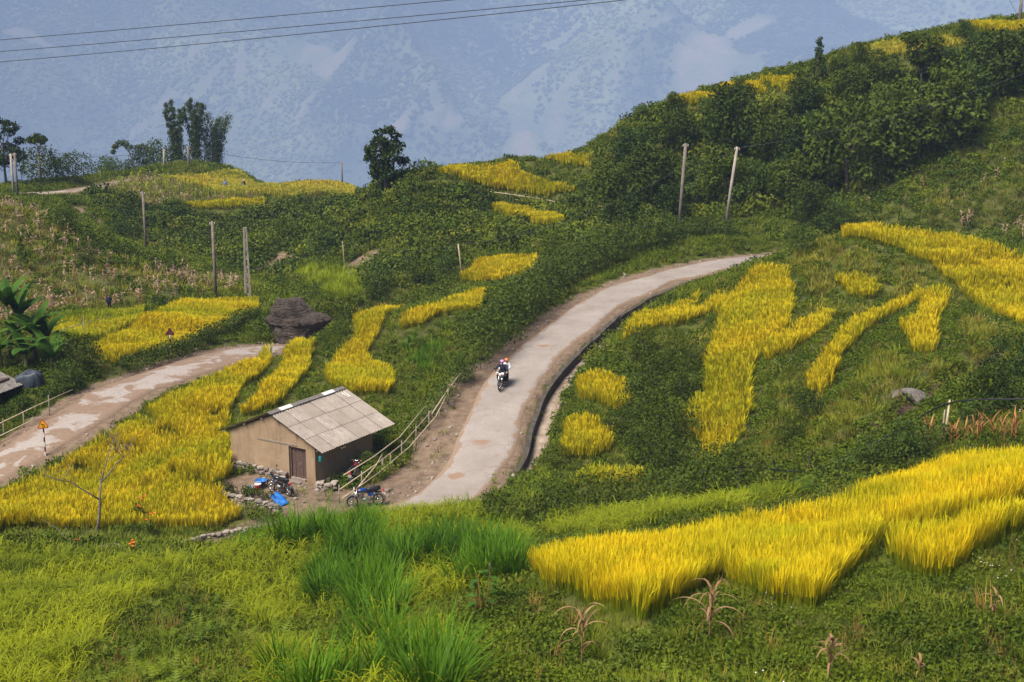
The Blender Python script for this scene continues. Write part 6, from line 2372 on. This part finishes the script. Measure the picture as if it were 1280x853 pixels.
def torus(b, c, Rr, r, n=28, k=8):
    V, F = [], []
    for i in range(n):
        a = 2 * math.pi * i / n
        for j in range(k):
            q = 2 * math.pi * j / k
            V.append(Vector(c) + Vector(((Rr + r * math.cos(q)) * math.cos(a), r * math.sin(q), (Rr + r * math.cos(q)) * math.sin(a))))
    for i in range(n):
        for j in range(k):
            F.append((i * k + j, i * k + (j + 1) % k, ((i + 1) % n) * k + (j + 1) % k, ((i + 1) % n) * k + j))
    b.add(V, F)
    return b


def arc_fender(c, Rr, a0, a1, w):
    b = MB()
    V, F = [], []
    N = 14
    for i in range(N + 1):
        a = a0 + (a1 - a0) * i / N
        for (dy, dr_) in ((-w / 2, -.02), (-w / 4, .0), (w / 4, .0), (w / 2, -.02)):
            V.append((c[0] + (Rr + dr_) * math.cos(a), dy, c[2] + (Rr + dr_) * math.sin(a)))
    for i in range(N):
        for k in range(3):
            F.append((i * 4 + k, i * 4 + 4 + k, i * 4 + 5 + k, i * 4 + 1 + k))
    b.add(V, F)
    return b


def make_motorcycle(paint, fender, wheel_r=.29):
    """x forward, wheels on z = 0; returns list of (name, mesh, sub-parts)"""
    fx, rx, wr = .62, -.62, wheel_r
    parts = []
    tyre = torus(MB(), (0, 0, 0), wr - .038, .040).mesh('tyre', [MAT['rubber']], True)
    rb = torus(MB(), (0, 0, 0), wr - .075, .016, 28, 6)
    for k in range(14):
        a = k * math.pi / 7
        rb.tube([(0, .03 * (-1) ** k, 0), ((wr - .08) * math.cos(a), 0, (wr - .08) * math.sin(a))], .004, 4)
    rb.lathe([(.045, -.05), (.06, -.03), (.06, .03), (.045, .05)], 12, rot=Euler((math.pi / 2, 0, 0)))
    rim = rb.mesh('rim', [MAT['chrome']], True)
    parts.append(('wheel', (fx, 0, wr), tyre, rim))
    parts.append(('wheel', (rx, 0, wr), tyre, rim))

    def P(name, mb, mat, sm_=True):
        parts.append((name, None, mb.mesh(name, [mat], sm_), None))
    hd = Vector((.36, 0, .86))
    b = MB()
    for s in (-1, 1):
        b.tube([(fx, s * .085, wr), (.50, s * .085, .58), (.37, s * .085, .88)], [.022, .024, .026], 8)
    P('fork', b, MAT['chrome'])
    b = MB()
    b.tube([(.36, 0, .84), (.15, 0, .72), (-.15, 0, .66), (-.45, 0, .68), (-.80, 0, .66)], .025, 8)
    b.tube([(.36, 0, .78), (.30, 0, .45), (.10, 0, .27), (-.25, 0, .28), (-.30, 0, .62)], .022, 8)
    for s in (-1, 1):
        b.tube([(-.25, s * .09, .34), (rx, s * .10, wr)], .02, 6)
        b.tube([(-.55, s * .11, .64), (rx, s * .12, wr + .02)], .025, 6)
    P('frame', b, MAT['black_metal'])
    b = MB()
    ellipsoid(b, (.02, 0, .36), (.19, .13, .12))
    b.box((.14, 0, .50), (.16, .16, .22), Euler((0, .45, 0)))
    for k in range(5):
        b.box((.16 + .0 * k, 0, .42 + k * .04), (.20, .20, .012), Euler((0, .45, 0)))
    b.lathe([(.09, -.15), (.10, -.12), (.10, .12), (.09, .15)], 14, (-.04, 0, .34), Euler((math.pi / 2, 0, 0)))
    P('engine', b, MAT['steel'], False)
    b = MB()
    b.tube([(.22, -.06, .44), (.30, -.10, .33), (.18, -.14, .24), (-.20, -.15, .26), (-.45, -.16, .30), (-.85, -.17, .38)], [.02, .02, .022, .025, .038, .034], 9)
    P('exhaust', b, MAT['chrome'])
    b = MB()
    ellipsoid(b, (.14, 0, .80), (.27, .135, .115), 14, 8, Euler((0, .12, 0)))
    P('fuel_tank', b, paint)
    b = MB()
    prof = [(-.08, .80), (-.25, .79), (-.45, .80), (-.62, .83), (-.76, .85)]
    for (x0, z0), (x1, z1) in zip(prof[:-1], prof[1:]):
        pass
    b.tube([(x, 0, z) for x, z in prof], [.10, .125, .13, .12, .085], 12, flat=.62)
    V = b.v
    b.v = [(x, y * 1.0, z) for x, y, z in V]
    P('seat', b, MAT['seat'])
    b = MB()
    for s in (-1, 1):
        b.box((-.28, s * .115, .60), (.30, .03, .17), Euler((0, .1, 0)), taper=.75)
    P('side_panel', b, paint, False)
    b = MB()
    b.tube([(.30, .36, 1.00), (.34, .30, 1.03), (.42, .14, .98), (.40, 0, .93), (.42, -.14, .98), (.34, -.30, 1.03), (.30, -.36, 1.00)], .013, 7)
    P('handlebar', b, MAT['chrome'])
    for s in (-1, 1):
        P('grip', MB().tube([(.345, s * .27, 1.035), (.275, s * .40, .99)], .02, 8), MAT['rubber'])
        mbb = MB().tube([(.36, s * .25, 1.03), (.40, s * .33, 1.20)], .006, 5)
        ellipsoid(mbb, (.40, s * .36, 1.23), (.018, .055, .04), 10, 6)
        P('mirror', mbb, MAT['black_metal'])
        P('turn_signal', ellipsoid(MB(), (.44, s * .19, .90), (.035, .04, .035), 10, 6), MAT['amber'])
    b = MB()
    b.lathe([(.02, -.07), (.07, -.06), (.095, .0), (.098, .03)], 16, (.47, 0, .90), Euler((0, math.pi / 2, 0)))
    P('headlight', b, MAT['black_metal'])
    P('headlight_glass', MB().lathe([(.09, 0), (.085, .02), (.04, .035), (.005, .038)], 16, (.502, 0, .90), Euler((0, math.pi / 2, 0))), MAT['lamp_glass'])
    P('front_fender', arc_fender((fx, 0, wr), wr + .045, .25, 2.7, .13), fender)
    P('rear_fender', arc_fender((rx, 0, wr), wr + .06, 1.1, 3.5, .15), MAT['black_metal'])
    P('tail_light', MB().box((-.90, 0, .72), (.07, .14, .08), taper=.8), MAT['tail_red'], False)
    P('number_plate', MB().box((-.95, 0, .57), (.012, .19, .14), Euler((0, -.25, 0))), MAT['plate'], False)
    P('side_stand', MB().tube([(-.05, .12, .26), (.05, .27, .01)], .014, 6), MAT['steel'])
    b = MB()
    for s in (-1, 1):
        b.tube([(.04, s * .10, .27), (.04, s * .27, .28)], .016, 6)
        b.tube([(-.36, s * .10, .33), (-.36, s * .25, .34)], .014, 6)
    P('foot_pegs', b, MAT['rubber'])
    return parts


def motorcycle(parts, loc, rz, label, lean=0.0, group='small motorcycles'):
    o = empty('motorcycle', loc, rz, label, 'motorcycle', group)
    o.rotation_euler = (lean, 0, rz)
    for nm, pos, me, rim in parts:
        if nm == 'wheel':
            w = empty('wheel')
            w.parent = o
            w.location = pos
            link('tyre', me, w)
            link('rim', rim, w)
        else:
            link(nm, me, o)
    return o


def aim(f, r):
    """heading and midpoint from front and rear ground points"""
    d = Vector(f) - Vector(r)
    return math.atan2(d.y, d.x), (Vector(f) + Vector(r)) / 2


MC_BLACK = make_motorcycle(MAT['paint_black'], MAT['chrome'])
MC_BLUE = make_motorcycle(MAT['paint_blue'], MAT['chrome'])
MC_RED = make_motorcycle(MAT['paint_red'], MAT['black_metal'])
MC_WHITE = make_motorcycle(MAT['white_plastic'], MAT['black_metal'])
hd1, mp1 = aim(ground(337, 614), ground(364, 623))
motorcycle(MC_BLACK, (mp1.x, mp1.y, hs(mp1.x, mp1.y) + .02), hd1, 'black motorcycle parked in front of the hut door', -.14)
hd2, mp2 = aim(ground(440, 636), ground(474, 633))
motorcycle(MC_BLUE, (mp2.x, mp2.y, hs(mp2.x, mp2.y) + .02), hd2, 'blue tanked motorcycle parked at the foot of the bamboo rail', .14)
p3_ = ground(447, 603)
motorcycle(MC_RED, (p3_.x, p3_.y, hs(p3_.x, p3_.y) + .02), R(78), 'dark red motorcycle seen from behind, against the hut side wall', -.14)

# ------------------------------------------------------------------ people
MAT['skin'] = M_plain('skin', (0.42, 0.23, 0.14), (0.36, 0.19, 0.115), 8, .55, .4)
MAT['navy'] = M_plain('navy_cloth', (0.014, 0.016, 0.035), (.02, .022, .045), 9, .85)
MAT['dark_trousers'] = M_plain('dark_trousers', (0.016, 0.018, 0.026), None, 9, .9)
MAT['white_shirt'] = M_plain('white_shirt', (0.70, 0.69, 0.74), (.6, .59, .66), 6, .85)
MAT['mauve'] = M_plain('mauve_helmet', (0.50, 0.26, 0.48), (.42, .2, .42), 5, .35, .5)
MAT['orange_helmet'] = M_plain('orange_helmet', (0.62, 0.17, 0.05), (.5, .13, .04), 5, .4, .5)
MAT['hair'] = M_plain('black_hair', (0.012, 0.010, 0.009), None, 12, .5)
MAT['shoe'] = M_plain('dark_shoe', (0.035, 0.022, 0.016), None, 6, .6)
MAT['blue_shirt'] = M_plain('pale_blue_shirt', (0.20, 0.26, 0.42), None, 6, .85)


def skin_mesh(name, caps, voxel, mat, it=4):
    """one continuous surface round a set of tapered limbs (p0, r0, p1, r1)"""
    b = MB()
    for p0, r0, p1, r1 in caps:
        p0, p1 = Vector(p0), Vector(p1)
        d = (p1 - p0)
        L = d.length
        d = d.normalized() if L > 1e-6 else Vector((0, 0, 1))
        pts, rad = [], []
        for k in range(5):
            a = math.pi / 2 * k / 4
            pts.append(p0 - d * r0 * math.cos(a)); rad.append(max(r0 * math.sin(a), r0 * .08))
        for k in range(5):
            a = math.pi / 2 * k / 4
            pts.append(p1 + d * r1 * math.sin(a)); rad.append(max(r1 * math.cos(a), r1 * .08))
        b.tube(pts, rad, 12)
    me = b.mesh('tmp', [mat])
    o = bpy.data.objects.new('tmp', me)
    COL.objects.link(o)
    md = o.modifiers.new('r', 'REMESH')
    md.mode = 'VOXEL'
    md.voxel_size = voxel
    s = o.modifiers.new('s', 'SMOOTH')
    s.iterations = it
    s.factor = .5
    dg = bpy.context.evaluated_depsgraph_get()
    dg.update()
    out = bpy.data.meshes.new_from_object(o.evaluated_get(dg))
    out.name = name
    bpy.data.objects.remove(o)
    out.materials.clear()
    out.materials.append(mat)
    out.polygons.foreach_set('use_smooth', [True] * len(out.polygons))
    return out


def hand(caps, wrist, fdir, down, side, curl=1.0):
    """palm, four unequal bent fingers and a thumb leaving the side of the palm"""
    w, f, dn, sd_ = Vector(wrist), Vector(fdir).normalized(), Vector(down).normalized(), Vector(side).normalized()
    kn = w + f * .085
    caps.append((w + f * .01, .026, kn, .028))
    caps.append((w + f * .03 + sd_ * .02, .02, kn + sd_ * .028, .02))
    caps.append((w + f * .03 - sd_ * .02, .02, kn - sd_ * .028, .02))
    for k, (o_, L) in enumerate(((.033, .072), (.011, .08), (-.011, .075), (-.033, .058))):
        a = kn + sd_ * o_
        m1 = a + (f * .8 + dn * .6 * curl).normalized() * L * .5
        m2 = m1 + (f * (.9 - 1.2 * curl) + dn * 1.0 * curl).normalized() * L * .36
        m3 = m2 + (f * (.9 - 2.0 * curl) + dn * .5 * curl).normalized() * L * .26
        caps += [(a, .0095, m1, .009), (m1, .009, m2, .0085), (m2, .0085, m3, .0075)]
    t0 = w + f * .03 + sd_ * .035
    t1 = t0 + (sd_ * .6 + f * .6 + dn * .5).normalized() * .042
    t2 = t1 + (f * .6 + dn * .8 - sd_ * .2).normalized() * .032
    caps += [(t0, .012, t1, .0105), (t1, .0105, t2, .009)]


def make_person(J, top_mat, leg_mat, helmet=None, hair=True, sleeve=1.0):
    """J: joints head, neck, chest, pelvis, per side sh/el/wr/hip/kn/an plus facing; returns parts"""
    fwd = Vector(J['face']).normalized()
    sdv = Vector((0, 0, 1)).cross(fwd).normalized()
    hd_ = Vector(J['head'])
    neck, chest, pel = Vector(J['neck']), Vector(J['chest']), Vector(J['pelvis'])
    caps = [(hd_ + Vector((0, 0, .045)), .088, hd_ + fwd * .015 + Vector((0, 0, -.045)), .068), (hd_ + fwd * .035 + Vector((0, 0, -.085)), .040, hd_ + fwd * .045 + Vector((0, 0, -.09)), .034),
            (hd_ + fwd * .088 + Vector((0, 0, .005)), .012, hd_ + fwd * .102 + Vector((0, 0, -.022)), .015),
            (hd_ + Vector((0, 0, -.08)), .052, neck, .055), (neck, .06, chest, .11), (chest, .115, pel, .11)]
    for s in (-1, 1):
        caps.append((hd_ + sdv * s * .083 + Vector((0, 0, .015)), .016, hd_ + sdv * s * .083 + Vector((0, 0, -.02)), .012))
    tops = [(neck + Vector((0, 0, -.03)), .075, chest, .135), (chest + sdv * .055, .125, pel + sdv * .05, .125), (chest - sdv * .055, .125, pel - sdv * .05, .125)]
    legs = [(pel + sdv * .06, .125, pel - sdv * .06, .125)]
    shoes = []
    for s, k in ((1, 'L'), (-1, 'R')):
        sh, el, wr = Vector(J['sh' + k]), Vector(J['el' + k]), Vector(J['wr' + k])
        hp_, kn, an = Vector(J['hip' + k]), Vector(J['kn' + k]), Vector(J['an' + k])
        caps += [(sh, .055, el, .042), (el, .042, wr, .028), (hp_, .085, kn, .058), (kn, .058, an, .038), (chest, .1, sh, .06), (pel, .11, hp_, .09)]
        tops += [(neck + Vector((0, 0, -.06)), .07, sh, .075), (sh, .075, el, .058), (el, .058, el.lerp(wr, .9 * sleeve), .044)]
        legs += [(hp_, .112, kn, .078), (kn, .078, kn.lerp(an, .92), .058)]
        toe = Vector(J['toe' + k])
        shoes.append([(an + Vector((0, 0, -.035)), .042, toe, .036)])
        caps.append((an, .036, toe, .028))
        hand(caps, wr, J['hf' + k], J['hd' + k], Vector(J['hs' + k]), J.get('curl', 1.0))
    body = skin_mesh('body', caps, .0105, MAT['skin'], 2)
    out = [('jacket' if top_mat != MAT['white_shirt'] else 'shirt', skin_mesh('top', tops, .02, top_mat, 6)), ('trousers', skin_mesh('trousers', legs, .02, leg_mat, 6))]
    for sh_ in shoes:
        out.append(('shoe', skin_mesh('shoe', sh_, .014, MAT['shoe'], 3)))
    e = MB()
    for s in (-1, 1):
        ellipsoid(e, hd_ + fwd * .079 + sdv * s * .033 + Vector((0, 0, .012)), (.012, .012, .008), 8, 6)
    out.append(('eyes', e.mesh('eyes', [MAT['hair']])))
    mo_ = MB()
    ellipsoid(mo_, hd_ + fwd * .083 + Vector((0, 0, -.055)), (.012, .012, .006), 8, 6)
    out.append(('mouth', mo_.mesh('mouth', [MAT['paint_red']])))
    cap = MB()
    q = Euler((0, 0, math.atan2(fwd.y, fwd.x)))
    V, F = [], []
    N, K = 20, 8
    rs = .125 if helmet else .099
    for i in range(K + 1):
        th = (math.pi * .56) * i / K
        for k in range(N):
            a = 2 * math.pi * k / N
            front = max(0, math.cos(a))
            t2 = th * (1 - .22 * front) if helmet else th * (1.15 - .42 * front)
            V.append(q.to_matrix() @ Vector((rs * 1.08 * math.sin(t2) * math.cos(a) - .006, rs * math.sin(t2) * math.sin(a), rs * .98 * math.cos(t2) + .04)) + hd_)
    for i in range(K):
        for k in range(N):
            F.append((i * N + k, (i + 1) * N + k, (i + 1) * N + (k + 1) % N, i * N + (k + 1) % N))
    cap.add(V, F)
    if helmet:
        br = [q.to_matrix() @ Vector((x, y, z)) + hd_ for x, y, z in ((.10, -.08, .075), (.175, -.05, .06), (.185, 0, .062), (.175, .05, .06), (.10, .08, .075), (.11, 0, .09))]
        cap.add(br, [(0, 1, 2, 5), (5, 2, 3, 4)])
    out.append(('helmet' if helmet else 'hair', cap.mesh('cap', [helmet or MAT['hair']], True)))
    return body, out


def person(body, parts, loc, rz, label, cat='person', scale=1.0, group=None):
    o = link('person', body)
    o.location = loc
    o.rotation_euler = (0, 0, rz)
    o.scale = (scale,) * 3
    tag(o, label, cat, group)
    for nm, me in parts:
        link(nm, me, o)
    return o


RID = dict(face=(1, .05, -.12), head=(-.02, 0, 1.50), neck=(-.07, 0, 1.36), chest=(-.10, 0, 1.20), pelvis=(-.20, 0, .93),
           shL=(-.06, .19, 1.32), elL=(.10, .34, 1.12), wrL=(.26, .36, 1.045), hfL=(.75, -.10, -.25), hdL=(.1, 0, -1), hsL=(.1, -1, 0),
           shR=(-.06, -.19, 1.32), elR=(.10, -.34, 1.12), wrR=(.26, -.36, 1.045), hfR=(.75, .10, -.25), hdR=(.1, 0, -1), hsR=(.1, 1, 0),
           hipL=(-.17, .11, .91), knL=(.17, .22, .76), anL=(.00, .21, .38), toeL=(.16, .22, .315), hipR=(-.17, -.11, .91), knR=(.17, -.22, .76), anR=(.00, -.21, .38), toeR=(.16, -.22, .315))
rid_b, rid_p = make_person(RID, MAT['navy'], MAT['dark_trousers'], MAT['mauve'])
PAS = dict(face=(1, .25, -.05), head=(-.50, .13, 1.48), neck=(-.53, .09, 1.35), chest=(-.54, .05, 1.20), pelvis=(-.57, -.02, .98),
           shL=(-.52, .27, 1.31), elL=(-.46, .36, 1.10), wrL=(-.30, .20, 1.02), hfL=(.8, -.3, -.1), hdL=(.2, -.4, -.8), hsL=(0, -.8, .4),
           shR=(-.52, -.12, 1.31), elR=(-.46, -.25, 1.10), wrR=(-.28, -.24, 1.02), hfR=(.8, .3, -.1), hdR=(.2, .4, -.8), hsR=(0, .8, .4),
           hipL=(-.54, .12, .95), knL=(-.22, .25, .80), anL=(-.34, .24, .43), toeL=(-.19, .25, .37), hipR=(-.54, -.15, .95), knR=(-.22, -.25, .80), anR=(-.34, -.24, .43), toeR=(-.19, -.25, .37))
pas_b, pas_p = make_person(PAS, MAT['white_shirt'], MAT['dark_trousers'], MAT['orange_helmet'])
STA = dict(face=(1, 0, -.1), head=(.02, 0, 1.56), neck=(0, 0, 1.42), chest=(0, 0, 1.25), pelvis=(0, 0, .93),
           shL=(0, .19, 1.38), elL=(.02, .27, 1.10), wrL=(.10, .26, .86), hfL=(.2, 0, -1), hdL=(.3, -1, 0), hsL=(1, .1, .2),
           shR=(0, -.19, 1.38), elR=(.02, -.27, 1.10), wrR=(.10, -.26, .86), hfR=(.2, 0, -1), hdR=(.3, 1, 0), hsR=(1, -.1, .2),
           hipL=(0, .10, .90), knL=(.03, .11, .50), anL=(-.02, .11, .10), toeL=(.13, .12, .04), hipR=(0, -.10, .90), knR=(.03, -.11, .50), anR=(-.02, -.11, .10), toeR=(.13, -.12, .04), curl=.5)
sta_b, sta_p = make_person(STA, MAT['navy'], MAT['dark_trousers'])
sta2_b, sta2_p = sta_b, [(nm if nm != 'jacket' else 'shirt', me) for nm, me in sta_p]
c2 = sta_p[0][1].copy()
c2.materials[0] = MAT['blue_shirt']
sta2_p[0] = ('shirt', c2)

# riders on the road
fp = ground(624.5, 492)
ki = int(np.argmin((ROAD[:, 0] - fp.x) ** 2 + (ROAD[:, 1] - fp.y) ** 2))
tg = ROAD[max(ki - 4, 0)] - ROAD[ki + 4]
hdr = math.atan2(tg[1], tg[0])
cpos = Vector((fp.x - .62 * math.cos(hdr), fp.y - .62 * math.sin(hdr), 0))
cpos.z = float(ROAD[ki, 2]) + .06
motorcycle(MC_WHITE, cpos, hdr, 'motorcycle with white tank carrying two people down the road')
person(rid_b, rid_p, cpos, hdr, 'person in dark jacket and mauve helmet driving down the road')
person(pas_b, pas_p, cpos, hdr, 'person in white shirt and orange helmet riding behind the driver')
# far plateau and lower field
q = ground(305, 239)
motorcycle(MC_BLACK, (q.x, q.y, q.z + .02), R(175), 'tiny motorcycle parked on the far plateau field')
person(rid_b, rid_p, (q.x, q.y, q.z + .02), R(175), 'tiny dark figure seated on the motorcycle on the far plateau')
q = ground(282, 239)
person(sta2_b, sta2_p, (q.x, q.y, q.z), R(-70), 'tiny figure in pale blue shirt standing on the far plateau')
q = ground(137, 388)
person(sta_b, sta_p, (q.x, q.y, q.z - .1), R(-60), 'small figure in dark clothes standing in the greenish rice', scale=.82)
